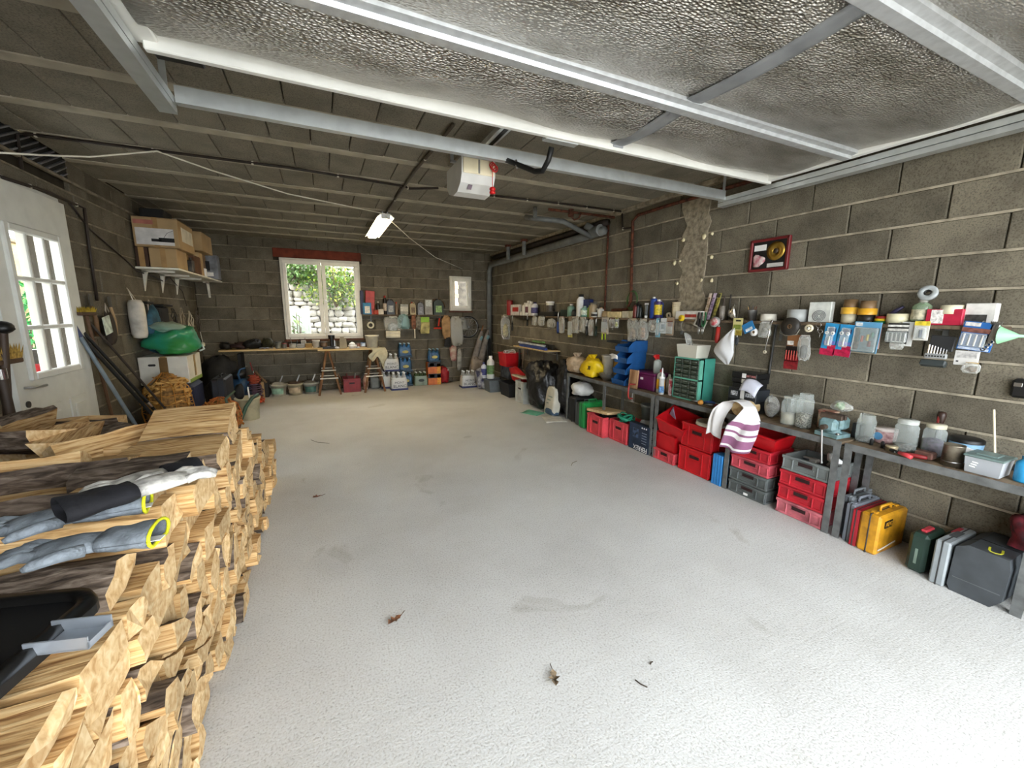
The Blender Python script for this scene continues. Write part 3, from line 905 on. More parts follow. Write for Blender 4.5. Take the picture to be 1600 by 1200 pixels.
# second row: coarse base logs behind the front row
G_BACK = 'firewood logs lying behind the front row'
def free_log(cx, cy, cz, yaw, roll, kind, r, L, label, seed, pitch=0.0, group=None):
  rg2 = random.Random(seed)
  P, bark = wedge(kind, r, rg2)
  me = log_mesh(P, L, bark, seed, 4, 0.007)
  o = link('firewood_log', me, None, (cx, cy, cz), (roll, pitch, yaw))
  return tag(o, label, 'firewood', group)
sd = 1000
for ci, (x0, x1) in enumerate(((-0.83, -1.14), (-1.16, -1.47), (-1.49, -1.79))):
  for k in range(2):
    y = 0.9
    while y < (3.4, 3.3, 3.2)[ci] - 0.15 * k:
      w = rg.uniform(0.24, 0.30)
      P = [(-w * 0.47, -0.15), (w * 0.47, -0.15), (w * 0.45, 0.145), (-w * 0.44, 0.14)]
      me = log_mesh(P, abs(x1 - x0) - 0.02, {2} if rg.random() < 0.5 else set(), sd, 2, 0.006)
      tag(link('firewood_log', me, None, ((x0 + x1) / 2, y + w / 2, 0.15 + 0.3 * k)), 'thick firewood log buried low in the heap between door and front row', 'firewood', 'thick logs low in the heap')
      sd += 1; y += w
# tumbled logs on top of the heap, placed one by one: centre pixel, height, yaw, roll, kind, radius, length, label
TOP = [
  (118, 668, 0.84, 0.75, 0.9, 'half', 0.13, 0.42, 'broad pale split log with streaky grain face beside the side door'),
  (74, 692, 0.82, 1.25, 2.4, 'tri', 0.14, 0.42, 'triangular tan log with flat sawn end in front of the door'),
  (16, 684, 0.82, 1.45, 0.4, 'quarter', 0.17, 0.45, 'smooth tan log end at the left edge below the door'),
  (28, 712, 0.82, 2.75, 3.4, 'half', 0.13, 0.50, 'dark weathered bark log lying at the left of the heap'),
  (80, 730, 0.80, 1.0, 0.6, 'round', 0.085, 0.46, 'frayed pale log with torn bark in the middle of the heap'),
  (18, 758, 0.85, 1.5, 0.3, 'quarter', 0.16, 0.36, 'orange tan sawn block at the left edge of the heap'),
  (118, 712, 0.80, 1.75, 1.0, 'tri', 0.11, 0.40, 'brown wedge log pointing down between the heap logs'),
  (152, 700, 0.74, 1.3, 0.5, 'quarter', 0.12, 0.38, 'small reddish log pieces beside the broad pale log'),
  (172, 732, 0.76, 0.9, 1.2, 'slab', 0.11, 0.44, 'brown flat log under the tumbled pieces'),
  (185, 690, 0.58, 0.6, 0.3, 'half', 0.10, 0.42, 'dim grey log at the far end of the heap near the poles'),
  (120, 775, 0.80, 0.12, 2.9, 'half', 0.15, 0.50, 'long striped log with wide grain bands behind the black gloves'),
  (30, 800, 0.79, 0.05, 1.3, 'slab', 0.13, 0.46, 'pinkish weathered log left of the striped log'),
  (25, 830, 0.78, 0.15, 3.1, 'half', 0.10, 0.50, 'dark cracked bark log left of the grey gloves'),
  (35, 880, 0.72, 0.05, 0.2, 'half', 0.10, 0.48, 'grey barked log under the grey gloves'),
  (215, 712, 0.62, 0.4, 0.8, 'slab', 0.11, 0.42, 'thin brown log in the shadowed dip of the heap'),
  (205, 745, 0.72, -0.2, 0.2, 'tri', 0.10, 0.40, 'orange brown log lying beside the black gloves'),
  (260, 690, 0.60, 0.1, 1.8, 'quarter', 0.10, 0.42, 'dark log in the gap behind the large bark faced log'),
  (20, 930, 0.66, 0.05, 0.5, 'quarter', 0.12, 0.48, 'round tan log beside the black plastic tray'),
]
HM = {}
def h_at(x, y):
  return HM.get((round(x / 0.03), round(y / 0.03)), 0.0)
def settle(x, y, yaw, r_, L, frac=0.62):
  hs = []; cells = []
  for i in range(-5, 6):
    for j in range(-2, 3):
      u = i / 5 * L / 2; v = j / 2 * r_ * 0.8
      p = (x + u * math.cos(yaw) - v * math.sin(yaw), y + u * math.sin(yaw) + v * math.cos(yaw)); cells.append(p)
      hs.append(h_at(*p))
  hs.sort()
  z = hs[int(len(hs) * 0.7)] + r_ * frac
  for p in cells:
    for dx in (-0.03, 0, 0.03):
      for dy in (-0.03, 0, 0.03):
        kk = (round((p[0] + dx) / 0.03), round((p[1] + dy) / 0.03)); HM[kk] = max(HM.get(kk, 0), z + r_ * 0.55)
  return z
for i in range(-70, 0):
  for j in range(0, 150):
    x, y = i * 0.03, j * 0.03
    if -1.82 < x < -0.81 and 0.9 < y < 3.45: HM[(i, j)] = 0.60 if y < 3.1 else 0.30
    elif -0.81 <= x < -0.44 and y < 3.85: HM[(i, j)] = wood_top(max(0.3, y)) + 0.02
# a loose layer first, then the tumbled pieces one can pick out
for k in range(16):
  x, y = rg.choice([-1.0, -1.3, -1.62]), 1.0 + 0.145 * k
  yw = rg.uniform(-0.5, 0.5)
  free_log(x, y, settle(x, y, yw, 0.09, 0.32), yw, rg.uniform(0, 6), rg.choice(['quarter', 'tri', 'half']), 0.10, 0.32, 'rough log half buried under the tumbled pieces of the heap', 2100 + k, 0, 'half buried logs')
for k, (px, py, z, yaw, roll, kind, r_, L, lab) in enumerate(TOP):
  c = onz(px, py, z)
  L = min(L, 0.36) * 0.95; r_ *= 0.9
  x = max(c.x, -1.66)
  zz = settle(x, c.y, yaw, r_, L, 0.5)
  free_log(x, c.y, min(zz, z + 0.06), yaw, roll, kind, r_, L, lab, 2000 + k, 0.0, 'tumbled logs on top of the heap')
# crowning logs on the front row
free_log(-0.60, 2.36, 0.875, 0.03, 3.45, 'half', 0.135, 0.32, 'large log with pale top and dark bark side crowning the far end of the stack', 3001)
free_log(-0.58, 1.99, 0.85, -0.02, 3.2, 'half', 0.11, 0.33, 'pale yellow log just in front of the large bark sided one', 3002)
free_log(-0.62, 1.74, 0.90, 0.04, 1.2, 'quarter', 0.10, 0.30, 'grey barked log end right of the black gloves', 3003)
free_log(-0.64, 1.48, 0.885, 0.0, 2.6, 'half', 0.09, 0.32, 'brown grained log between the two pairs of gloves', 3004)
free_log(-0.66, 1.22, 0.81, 0.03, 0.1, 'half', 0.09, 0.34, 'grey and white barked log in front of the grey gloves', 3005)
free_log(-0.68, 1.06, 0.79, 0.02, 0.6, 'quarter', 0.09, 0.34, 'smooth tan log nearest the camera on the stack top', 3006)

# ---------------- work gloves
def glove(label, loc, rot, palm, fab, trim, L=0.25, sleeve=0.12, spread=1.0, cat='glove'):
  g = thing('work_glove', label, cat, loc, rot=rot)
  b = MB()
  def ring(x, w, h, zc):
    return [(x, w * math.cos(a), zc + h * max(math.sin(a), -0.75)) for a in [i * 6.283 / 12 for i in range(12)]]
  R = [ring(-0.02, 0.042, 0.018, 0.015), ring(0.03, 0.048, 0.020, 0.017), ring(0.07, 0.046, 0.017, 0.016), ring(0.10, 0.040, 0.012, 0.014)]
  vs = [p for r_ in R for p in r_]
  fs = [(k * 12 + i, k * 12 + (i + 1) % 12, (k + 1) * 12 + (i + 1) % 12, (k + 1) * 12 + i) for k in range(3) for i in range(12)] + [tuple(range(12))[::-1], tuple(range(36, 48))]
  b.add(vs, fs, 0, True); part(g, 'palm', b, palm)
  for i, (y, ln, an) in enumerate(((-0.031, 0.065, -0.22), (-0.010, 0.08, -0.06), (0.012, 0.075, 0.08), (0.031, 0.055, 0.25))):
    f = MB(); a = an * spread
    P = [(0.085, y, 0.014), (0.085 + ln * 0.4 * math.cos(a), y + ln * 0.4 * math.sin(a), 0.020), (0.085 + ln * 0.8 * math.cos(a), y + ln * 0.8 * math.sin(a), 0.014), (0.085 + ln * math.cos(a), y + ln * math.sin(a), 0.008)]
    f.tube(P, [0.012, 0.0115, 0.0105, 0.006], 8); part(g, 'finger', f, palm)
  f = MB(); f.tube([(0.005, 0.035, 0.014), (0.035, 0.062, 0.018), (0.065, 0.078, 0.014), (0.078, 0.082, 0.009)], [0.015, 0.013, 0.011, 0.006], 8); part(g, 'thumb', f, palm)
  s = MB()
  s.sheet(lambda u, v: (-0.015 - sleeve * v, (0.044 + 0.012 * v) * math.cos(u * 6.283), 0.017 + (0.02 + 0.006 * v + 0.003 * math.sin(u * 19 + v * 11)) * max(math.sin(u * 6.283), -0.7)), 16, 6, thick=0.002)
  part(g, 'sleeve', s, fab)
  if trim:
    t = MB(); t.tube([(-0.015 - sleeve, 0.057 * math.cos(a), 0.017 + 0.027 * max(math.sin(a), -0.7)) for a in [i * 6.283 / 16 for i in range(17)]], 0.004, 6); part(g, 'cuff_trim', t, trim)
    t = MB(); t.box((-0.012 - sleeve * 0.98, 0.01, 0.006), (0.03, 0.03, 0.002)); part(g, 'inner_tag', t, M_WHITE)
  return g
M_GLG = mat('6d747a', 0.8, var=0.22, scale=30, bump=0.4, bscale=150)
M_GLW = mat('cfccc4', 0.7, var=0.25, scale=30, bump=0.4, bscale=120, second='7d7a74')
M_GLB = mat('15151a', 0.85, var=0.2, bump=0.3)
M_YEL = mat('d8d820', 0.6)
def at(px, py, z):
  return tuple(onz(px, py, z))
glove('grey knitted work glove with yellow cuff, farther of the grey pair', at(108, 815, 0.945), (0.05, 0.0, 3.30), M_GLG, M_GLG, M_YEL, sleeve=0.13)
glove('grey crumpled work glove with yellow cuff, nearer of the grey pair', at(150, 858, 0.915), (0.1, 0.0, 3.10), M_GLG, M_GLG, M_YEL, sleeve=0.10)
glove('black work glove with whitish worn palm lying on top of its mate', at(222, 772, 0.985), (0.0, 0.0, 0.62), M_GLW, M_GLB, None, sleeve=0.13)
glove('black work glove with grey fingers under the other black glove', at(248, 752, 0.965), (0.0, 0.0, -2.6), M_GLW, M_GLB, None, sleeve=0.08)

# ---------------- black tray with silver bracket in the near corner
def tray():
  c = onz(22, 1010, 0.83)
  t = thing('plastic_tray', 'black rounded plastic tray with silver metal bracket lying on the nearest logs', 'tray', (c.x, c.y, 0.83), -0.25)
  def rr(w, h, r, n=6):
    P = []
    for (cx, cy, a0) in ((w - r, h - r, 0), (-w + r, h - r, 1.571), (-w + r, -h + r, 3.142), (w - r, -h + r, 4.712)):
      for i in range(n + 1):
        a = a0 + 1.571 * i / n; P.append((cx + r * math.cos(a), cy + r * math.sin(a)))
    return P
  b = MB(); b.prism(rr(0.15, 0.17, 0.06), -0.02, 0.0, 'z', smooth=False); part(t, 'tray_base', b, M_BLACK, (-0.09, -0.02, 0))
  o_, i_ = rr(0.15, 0.17, 0.06), rr(0.125, 0.145, 0.045)
  n = len(o_); vs = [(p[0], p[1], 0.0) for p in o_] + [(p[0] * 0.97, p[1] * 0.97, 0.016) for p in o_] + [(p[0], p[1], 0.014) for p in i_] + [(p[0] * 0.97, p[1] * 0.97, 0.001) for p in i_]
  fs = [(k * n + i, k * n + (i + 1) % n, (k + 1) * n + (i + 1) % n, (k + 1) * n + i) for k in range(3) for i in range(n)]
  b = MB(); b.add(vs, fs, 0, True); part(t, 'rim', b, mat('0e0e0e', 0.3, var=0.2), (-0.09, -0.02, 0))
  b = MB(); b.prism(rr(0.05, 0.055, 0.02), 0.001, 0.006, 'z'); part(t, 'mirror_inlay', b, mat('9aa3a5', 0.25, 0.9, var=0.6, scale=60), (-0.13, 0.02, 0))
  b = MB(); b.box((0, 0, 0), (0.10, 0.06, 0.003)); b.box((0, 0.0285, 0.012), (0.10, 0.003, 0.024)); b.box((0, -0.0285, 0.012), (0.10, 0.003, 0.024)); b.box((0.0485, 0, 0.006), (0.003, 0.06, 0.012))
  part(t, 'metal_bracket', b, mat('b9c0c8', 0.35, 0.7, var=0.08), (0.09, 0.0, 0.0), label='silver U-shaped bracket')
tray()

# ------------------------------------------------------------------ left side of the room
# leaning poles and brooms
def pole(name, label, p0, p1, r, m, cat='pole', n=8, extra=None):
  p0 = Vector(p0); p1 = Vector(p1)
  t = thing(name, label, cat, p0)
  b = MB(); b.cyl((0, 0, 0), p1 - p0, r, n=n); part(t, 'shaft', b, m)
  if extra: extra(t, p1 - p0)
  return t
def tip(col, ln, rr):
  def f(t, v):
    b = MB(); d_ = v.normalized(); b.cyl(v - d_ * ln, v + d_ * 0.02, rr, n=10); part(t, 'end_grip', b, mat(col, 0.5))
  return f
pole('tent_pole', 'blue grey metal tube leaning against the wall by the side door', (-1.50, 4.75, 0.02), onx(114, 508, -1.80), 0.016, mat('77858f', 0.4, 0.4), extra=tip('3c4568', 0.10, 0.02))
pole('fishing_rod', 'black rod leaning behind the blue grey tube', (-1.36, 5.02, 0.02), onx(124, 522, -1.80), 0.016, M_BLACK)
pole('fishing_rod', 'black rod with silver ring leaning in the middle of the rod bundle', (-1.34, 5.10, 0.02), onx(131, 520, -1.79), 0.014, M_BLACK, extra=lambda t, v: part(t, 'ring', MB().cyl(v * 0.42, v * 0.46, 0.017, n=10), M_CHROME))
pole('fishing_rod', 'dark thin stick rightmost of the leaning rods', (-1.30, 5.2, 0.02), onx(135, 498, -1.79), 0.011, mat('2e251d', 0.6))
def broom(name, label, base, top, head_c, bristle, hw=0.28, hd=0.05, hz=0.09, rz=1.57):
  t = thing(name, label, 'broom', base)
  b = MB(); v = Vector(top) - Vector(base); b.cyl((0, 0, 0), v, 0.013, n=8); part(t, 'handle', b, mat('5a3f2a', 0.6))
  b = MB(); b.box((0, 0, 0.0), (hw, hd, 0.03), 0, 0.006); h = part(t, 'head', b, mat('4a3524', 0.6), v, (0, 0, rz))
  br = MB()
  rg3 = random.Random(5)
  for i in range(22):
    for j in range(3):
      x = -hw / 2 + hw * (i + 0.5) / 22; y = (j - 1) * hd * 0.3
      br.add([(x - 0.005, y - 0.006, 0.012), (x + 0.005, y - 0.006, 0.012), (x, y + 0.008, 0.012), (x + rg3.uniform(-0.01, 0.01) + (x * 0.15), y * 1.6, hz + rg3.uniform(-0.012, 0.012))], [(0, 1, 3), (1, 2, 3), (2, 0, 3)])
  p = part(h, 'bristles', br, bristle); p['kind'] = 'stuff'
  return t
M_STRAW = mat('a4853f', 0.85, var=0.3, scale=60)
broom('yard_broom', 'upturned broom with straw coloured bristles standing left of the side door', (-1.62, 3.18, 0.5), onx(2, 566, -1.62), None, M_STRAW)
broom('yellow_broom', 'yellow bristled broom head up against the wall beside the door', (-1.76, 4.78, 0.02), onx(134, 490, -1.78), None, mat('a88f2a', 0.85, var=0.3), 0.24, 0.05, 0.05)
pole('handle_bar', 'dark pole with black rubber knob standing at the left edge by the door', (-1.60, 3.05, 0.5), onx(4, 512, -1.60), 0.02, mat('3b2d22', 0.6), extra=lambda t, v: part(t, 'knob', MB().blob(v, (0.09, 0.10, 0.07), 10, 7, 0.1, 3), M_BLACK))
pole('handle_bar', 'dark brown shaft with a silver ferrule at the left edge', (-1.58, 3.12, 0.5), onx(0, 580, -1.58), 0.022, mat('33281f', 0.6), extra=lambda t, v: part(t, 'ferrule', MB().cyl(v * 0.93, v * 1.02, 0.024, n=12), M_CHROME))
# things hung on the door-side wall behind the door
def hung(name, label, cat, y, z0, z1, w, m, seed, th=0.06, top=True):
  t = thing(name, label, cat, (XL + 0.015 + th / 2, y, z0))
  b = MB(); b.blob((0, 0, (z1 - z0) / 2), (th, w, z1 - z0), 12, 10, 0.16, seed, power=0.8); part(t, 'body', b, m)
  if top:
    b = MB(); b.tube([(0, -w * 0.25, (z1 - z0) * 0.93), (-0.01, 0, z1 - z0 + 0.08), (0, w * 0.25, (z1 - z0) * 0.93)], 0.006, 6); part(t, 'strap', b, mat('b9b0a0', 0.7))
  return t
P = onx(168, 520, XL)
hung('garden_trowel_set', 'dark hand tools hanging on the door-side wall right of the brooms', 'tools', onx(160, 500, XL).y, onx(160, 540, XL).z, onx(160, 488, XL).z, 0.16, mat('2f261f', 0.7, var=0.3), 1)
c = onx(168, 508, XL + 0.07)
b = MB(); b.box((0, 0, 0), (0.006, 0.14, 0.16), 0, 0.002, RX(0.18)); solo('paper_card', b, mat('b9c4b8', 0.7, var=0.25, scale=20), 'pale card hanging among the dark tools on the door-side wall', 'card', c)
for k, (px, py) in enumerate(((147, 500), (176, 500))):
  c = onx(px, py, XL + 0.03); t = thing('wall_hook_tool', ['brown wooden tool handle hanging left of the pale card', 'pale wooden tool handle hanging right of the pale card'][k], 'tool', c)
  b = MB(); b.tube([(0, 0, 0.12), (0.01, 0.01, 0.0), (0.0, 0.02, -0.14)], [0.012, 0.016, 0.02], 8); part(t, 'handle', b, mat('9c8260' if k else '6b4f33', 0.6))
  b = MB(); b.box((0, 0, 0.17), (0.01, 0.06, 0.10), 0, 0.003); part(t, 'blade', b, mat('55524c', 0.5, 0.5))
y = onx(200, 500, XL).y
r_ = thing('hanging_roll', 'white fabric roll hanging from a cord on the door-side wall', 'roll', (XL + 0.08, y, onx(200, 530, XL).z))
b = MB(); b.lathe([(0, 0), (0.055, 0.01), (0.068, 0.05), (0.072, 0.22), (0.068, 0.36), (0.05, 0.40), (0, 0.405)], 14); part(r_, 'roll', b, mat('b9b4a8', 0.75, var=0.2, scale=8))
b = MB(); b.tube([(0, -0.04, 0.39), (-0.05, 0, 0.52), (0, 0.04, 0.39)], 0.005, 6); part(r_, 'cord', b, M_CABLEW)
y = onx(225, 480, XL).y
hung('sports_bag', 'dark blue zipped bag hanging on the wall beside the white roll', 'bag', onx(224, 520, XL).y, onx(228, 553, XL).z, onx(222, 480, XL).z, 0.36, mat('1d3a4a', 0.7, var=0.4, second='2f5f73'), 5, 0.16)
for k, (px, py, w) in enumerate(((220, 478, 0.12), (250, 482, 0.26))):
  c = onx(px, py, XL + 0.06); t = thing('black_bracket_case', ['narrow black holder hanging above the dark blue bag', 'wide black holder hanging above the green bag'][k], 'holder', c)
  b = MB(); b.box((0, 0, -0.09), (0.09, w, 0.22), 0, 0.02); part(t, 'case', b, M_BLACKM); b = MB(); b.box((0.02, 0.03, 0.035), (0.12, w + 0.08, 0.03), 0, 0.008); part(t, 'lid', b, M_BLACK)
# coils of cable
rgc = random.Random(21)
for k, (px, py, w, h_, col, lab) in enumerate(((272, 500, 0.13, 0.30, '2a2622', 'black cable coil hanging left in the row of coils'), (285, 505, 0.14, 0.42, '8c7f6a', 'beige rope coil hanging in the middle of the coils'), (298, 510, 0.16, 0.45, 'a79c86', 'pale flex coil hanging right in the row of coils'), (308, 500, 0.12, 0.36, '4b4238', 'brown cable coil hanging nearest the corner'))):
  c = onx(px, py, XL + 0.06)
  t = thing('cable_coil', lab, 'cable', c)
  for j in range(3):
    pts = [(0.012 * j + rgc.uniform(-0.01, 0.01), (w / 2 - 0.012 * j) * math.cos(a) + rgc.uniform(-0.01, 0.01), (h_ / 2 - 0.02 * j) * math.sin(a) - 0.02 * j) for a in [i * 6.283 / 18 for i in range(19)]]
    b = MB(); b.tube(pts, 0.007, 5); part(t, 'loop', b, mat(col, 0.6))
b = MB(); pts = [onx(262 + 0, 430, XL + 0.02), onx(285, 455, XL + 0.02), onx(292, 478, XL + 0.03)]; b.tube([p - pts[0] for p in pts], 0.005, 5); solo('hanging_wire', b, M_CONDUIT, 'thin dark wire running down from the white wall shelf', 'wire', pts[0])
P0 = onx(312, 512, XL + 0.05); b = MB(); b.tube([(0, 0, 0), (0.0, 0.02, -0.12), (0.01, 0.03, -0.24)], 0.005, 5)
t = thing('extension_plug', 'white plug hanging on a pale flex near the left corner', 'plug', P0); part(t, 'flex', b, M_CABLEW); b = MB(); b.box((0.01, 0.03, -0.27), (0.05, 0.05, 0.06), 0, 0.01); part(t, 'plug', b, M_CREAM)

# white wall shelf with cardboard boxes
SZ = 1.92
sh = thing('wall_shelf', 'white bracketed shelf board on the door-side wall carrying cardboard boxes', 'shelf', (XL, 5.95, SZ))
b = MB(); b.box((0.195, 1.12, -0.012), (0.39, 2.25, 0.022), 0, 0.003); part(sh, 'board', b, mat('d9d6c6', 0.5))
for y in (0.18, 0.76, 1.34):
  b = MB(); b.box((0.15, y, -0.035), (0.30, 0.03, 0.022)); b.prism([(0.003, -0.03), (0.05, -0.03), (0.003, -0.26)], y - 0.015, y + 0.015, 'y'); part(sh, 'bracket', b, mat('cfcabc', 0.5))
b = MB(); b.box((0.19, 2.15, -0.035), (0.03, 0.28, 0.022)); b.prism([(2.285, -0.03), (2.23, -0.03), (2.285, -0.27)], 0.175, 0.205, 'x'); part(sh, 'bracket', b, mat('cfcabc', 0.5))
def carton(label, x0, x1, y0, y1, z0, z1, m=None, deco=None, name='cardboard_box', cat='box'):
  m = m or M_CARD
  t = thing(name, label, cat, ((x0 + x1) / 2, (y0 + y1) / 2, z0))
  w, d_, h_ = x1 - x0, y1 - y0, z1 - z0
  b = MB(); b.box((0, 0, h_ / 2), (w, d_, h_ - 0.004), 0, 0.005); part(t, 'carton', b, m)
  b = MB(); b.box((0, d_ * 0.25 - 0.0, h_ + 0.001), (w, d_ * 0.49, 0.004)); b.box((0, -d_ * 0.25, h_ + 0.001), (w, d_ * 0.49, 0.004)); part(t, 'flap', b, m)
  b = MB(); b.box((0, 0, h_ * 0.5), (0.05, d_ + 0.002, h_ + 0.008)); part(t, 'tape', b, mat('9b7a4c', 0.4))
  if deco: deco(t, w, d_, h_)
  return t
def big_deco(t, w, d_, h_):
  b = MB(); b.box((-0.01, -d_ / 2 - 0.002, h_ * 0.36), (w * 0.84, 0.003, h_ * 0.56)); p = part(t, 'white_panel', b, mat('c9c6c2', 0.6))
  b = MB(); b.box((0.09, -d_ / 2 - 0.005, h_ * 0.26), (0.14, 0.003, 0.045), 0, 0.001); b.box((0.0, -d_ / 2 - 0.005, h_ * 0.24), (0.09, 0.003, 0.03), 0, 0.001); part(t, 'tool_picture', b, M_BLACK)
  b = MB(); b.tube([(0.06, -d_ / 2 - 0.004, h_ * 0.3), (0.10, -d_ / 2 - 0.004, h_ * 0.5), (0.16, -d_ / 2 - 0.004, h_ * 0.6)], 0.002, 4); part(t, 'cord_picture', b, M_BLACK)
  b = MB(); b.box((-0.10, -d_ / 2 - 0.002, h_ * 0.84), (0.17, 0.003, 0.045)); part(t, 'red_panel', b, mat('a9685a', 0.6))
  b = MB(); b.box((w / 2 + 0.002, 0.03, h_ * 0.55), (0.003, d_ * 0.7, h_ * 0.5)); part(t, 'white_panel', b, mat('c9c2b0', 0.6))
carton('large brown carton with white panel showing a black tool, topmost on the wall shelf', -1.81, -1.41, 5.95, 6.57, 2.135, 2.45, None, big_deco)
carton('plain brown carton on the shelf under the large printed one', -1.70, -1.45, 5.96, 6.35, SZ, 2.13)
carton('dark brown carton at the wall end of the shelf under the large one', -1.82, -1.71, 5.96, 6.4, SZ, 2.13, mat('3f2b1e', 0.7))
carton('wooden sided crate box standing on the shelf right of the plain carton', -1.60, -1.44, 6.62, 6.95, SZ, 2.14, mat('5e3f2a', 0.7, var=0.2))
carton('upright narrow tan carton in the middle of the shelf', -1.72, -1.46, 7.0, 7.18, SZ, 2.22, mat('b59a70', 0.75))
carton('square brown carton on top at the back of the shelf', -1.80, -1.42, 7.05, 7.62, 2.25, 2.50)
carton('low carton bearing up the square brown one at the back', -1.82, -1.52, 7.22, 7.6, SZ, 2.25, mat('6d5236', 0.8))
def mach(t, w, d_, h_):
  b = MB(); b.box((0.0, -d_ / 2 - 0.002, h_ * 0.55), (w * 0.42, 0.003, h_ * 0.4), 0, 0.001); part(t, 'machine_picture', b, M_BLACK)
  b = MB(); b.box((w * 0.12, -d_ / 2 - 0.004, h_ * 0.2), (w * 0.4, 0.003, h_ * 0.16), 0, 0.001); part(t, 'caption_panel', b, mat('d8d6d2', 0.5))
carton('dark printed box with white front picturing a machine at the far shelf end', -1.74, -1.40, 7.75, 7.95, SZ, 2.27, mat('6f7278', 0.5, var=0.3), mach)
b = MB(); b.box((0, 0, 0.05), (0.22, 0.28, 0.10), 0, 0.01); b.box((0.02, 0.0, 0.108), (0.1, 0.1, 0.02), 0, 0.006)
solo('black_case', b, M_BLACK, 'black flat case lying on top of the large printed carton', 'case', (-1.64, 6.15, 2.457))
b = MB(); b.box((0, 0, 0.07), (0.06, 0.10, 0.14), 0, 0.01); b.cyl((0.0, 0, 0.14), (0, 0, 0.17), 0.015)
solo('small_machine', b, mat('4c4844', 0.5, 0.4, var=0.4), 'small grey metal gadget in front of the plain carton on the shelf', 'gadget', (-1.42 - 0.02, 6.45, SZ))
b = MB(); b.box((0, 0, 0.055), (0.02, 0.09, 0.11), 0, 0.002)
solo('white_book', b, M_WHITE, 'thin white book standing at the front edge of the wall shelf', 'book', (-1.46, 7.25, SZ))

# boxes and bags on the floor by the door-side wall
def wdeco(t, w, d_, h_):
  b = MB(); b.box((0.0, -d_ / 2 - 0.002, h_ * 0.5), (0.075, 0.003, h_ * 0.96)); part(t, 'brown_tape', b, mat('6b5230', 0.35))
  b = MB(); b.prism([(-0.035, 0), (-0.025, 0.012), (0.025, 0.012), (0.035, 0), (0.025, -0.012), (-0.025, -0.012)], 0, 0.003, 'y'); part(t, 'hand_hole', b, M_BLACK, (-0.10, -d_ / 2 - 0.004, h_ * 0.72))
  b = MB(); b.box((w / 2 + 0.002, 0, h_ * 0.08), (0.003, d_ * 0.95, h_ * 0.13)); part(t, 'green_band', b, mat('7d9440', 0.6))
  b = MB(); b.box((w / 2 + 0.002, 0.0, h_ * 0.6), (0.003, 0.06, h_ * 0.8)); part(t, 'brown_tape', b, mat('8d7445', 0.4))
carton('white cardboard archive box with brown tape under the green plastic bag', -1.82, -1.39, 5.60, 6.12, 0.635, 0.94, mat('c7c3b6', 0.7, var=0.06), wdeco)
def suitcase(label, loc, w, d_, h_, m, rz=0, name='hard_case', handle=True, seam=True, hm=None, cat='case', letters=None):
  t = thing(name, label, cat, loc, rz)
  b = MB(); b.box((0, 0, h_ / 2), (w, d_, h_), 0, min(w, d_, h_) * 0.12); part(t, 'shell', b, m)
  if seam:
    b = MB(); b.box((0, 0, h_ / 2), (0.006 if w < d_ else w + 0.006, d_ + 0.006 if w < d_ else 0.006, h_ + 0.006), 0, 0.002); part(t, 'seam', b, mat('2c2c2c', 0.5))
  if handle:
    a = 0.06
    ax = (0, 1) if d_ >= w else (1, 0)
    b = MB(); b.tube([(ax[0] * -a, ax[1] * -a, h_ - 0.002), (ax[0] * -a, ax[1] * -a, h_ + 0.028), (ax[0] * a, ax[1] * a, h_ + 0.028), (ax[0] * a, ax[1] * a, h_ - 0.002)], 0.009, 6); part(t, 'handle', b, hm or m)
    for s_ in (-1, 1):
      b = MB(); b.box((ax[0] * s_ * 0.12, ax[1] * s_ * 0.12, h_ + 0.002), (0.03, 0.03, 0.012), 0, 0.003); part(t, 'latch', b, hm or m)
  return t
suitcase('dark blue case on the floor supporting the white archive box', (-1.60, 5.86, 0), 0.44, 0.5, 0.632, mat('141c38', 0.6, var=0.3), handle=False)
suitcase('black upright suitcase standing right of the dark blue case', (-1.24, 6.35, 0), 0.16, 0.5, 0.60, mat('22242a', 0.5))
# plastic bags
def bag(name, label, loc, d_, m, seed, neck=True, amp=0.16, rz=0, cat='bag', second=None, nu=28, nv=18, fold=0.05):
  t = thing(name, label, cat, loc, rz)
  b = MB(); b.blob((0, 0, d_[2] * 0.5), d_, nu, nv, amp, seed, flat=0.12, freq=3, power=0.82, cr=0.11, fold=fold); part(t, 'bag_body', b, m)
  if neck:
    b = MB(); z = d_[2] * 0.95
    b.sheet(lambda u, v: ((0.014 + 0.045 * v + 0.014 * math.sin(u * 31)) * math.cos(u * 6.283), (0.014 + 0.04 * v + 0.014 * math.cos(u * 25)) * math.sin(u * 6.283), z - 0.01 + 0.07 * v), 20, 3); part(t, 'gathered_neck', b, m)
  return t
t = bag('plastic_bag', 'bulging green and teal plastic bag on the white archive box', (-1.56, 5.86, 0.945), (0.46, 0.50, 0.31), mat('2f7d3c', 0.35, var=0.2, scale=3, second='23857a', bump=0.6, bscale=9), 31, neck=False)
b = MB(); b.tube([(0.20, 0.05, 0.10), (0.25, 0.08, 0.10), (0.26, 0.08, 0.05), (0.22, 0.06, 0.03)], 0.012, 6); part(t, 'tied_handle', b, mat('bfc9c2', 0.5))
b = MB(); b.blob((-0.05, 0.0, 0.30), (0.34, 0.36, 0.14), 14, 8, 0.2, 8); part(t, 'clear_top', b, clear('9fb5a5', 0.45, 0.3, bump=0.6))
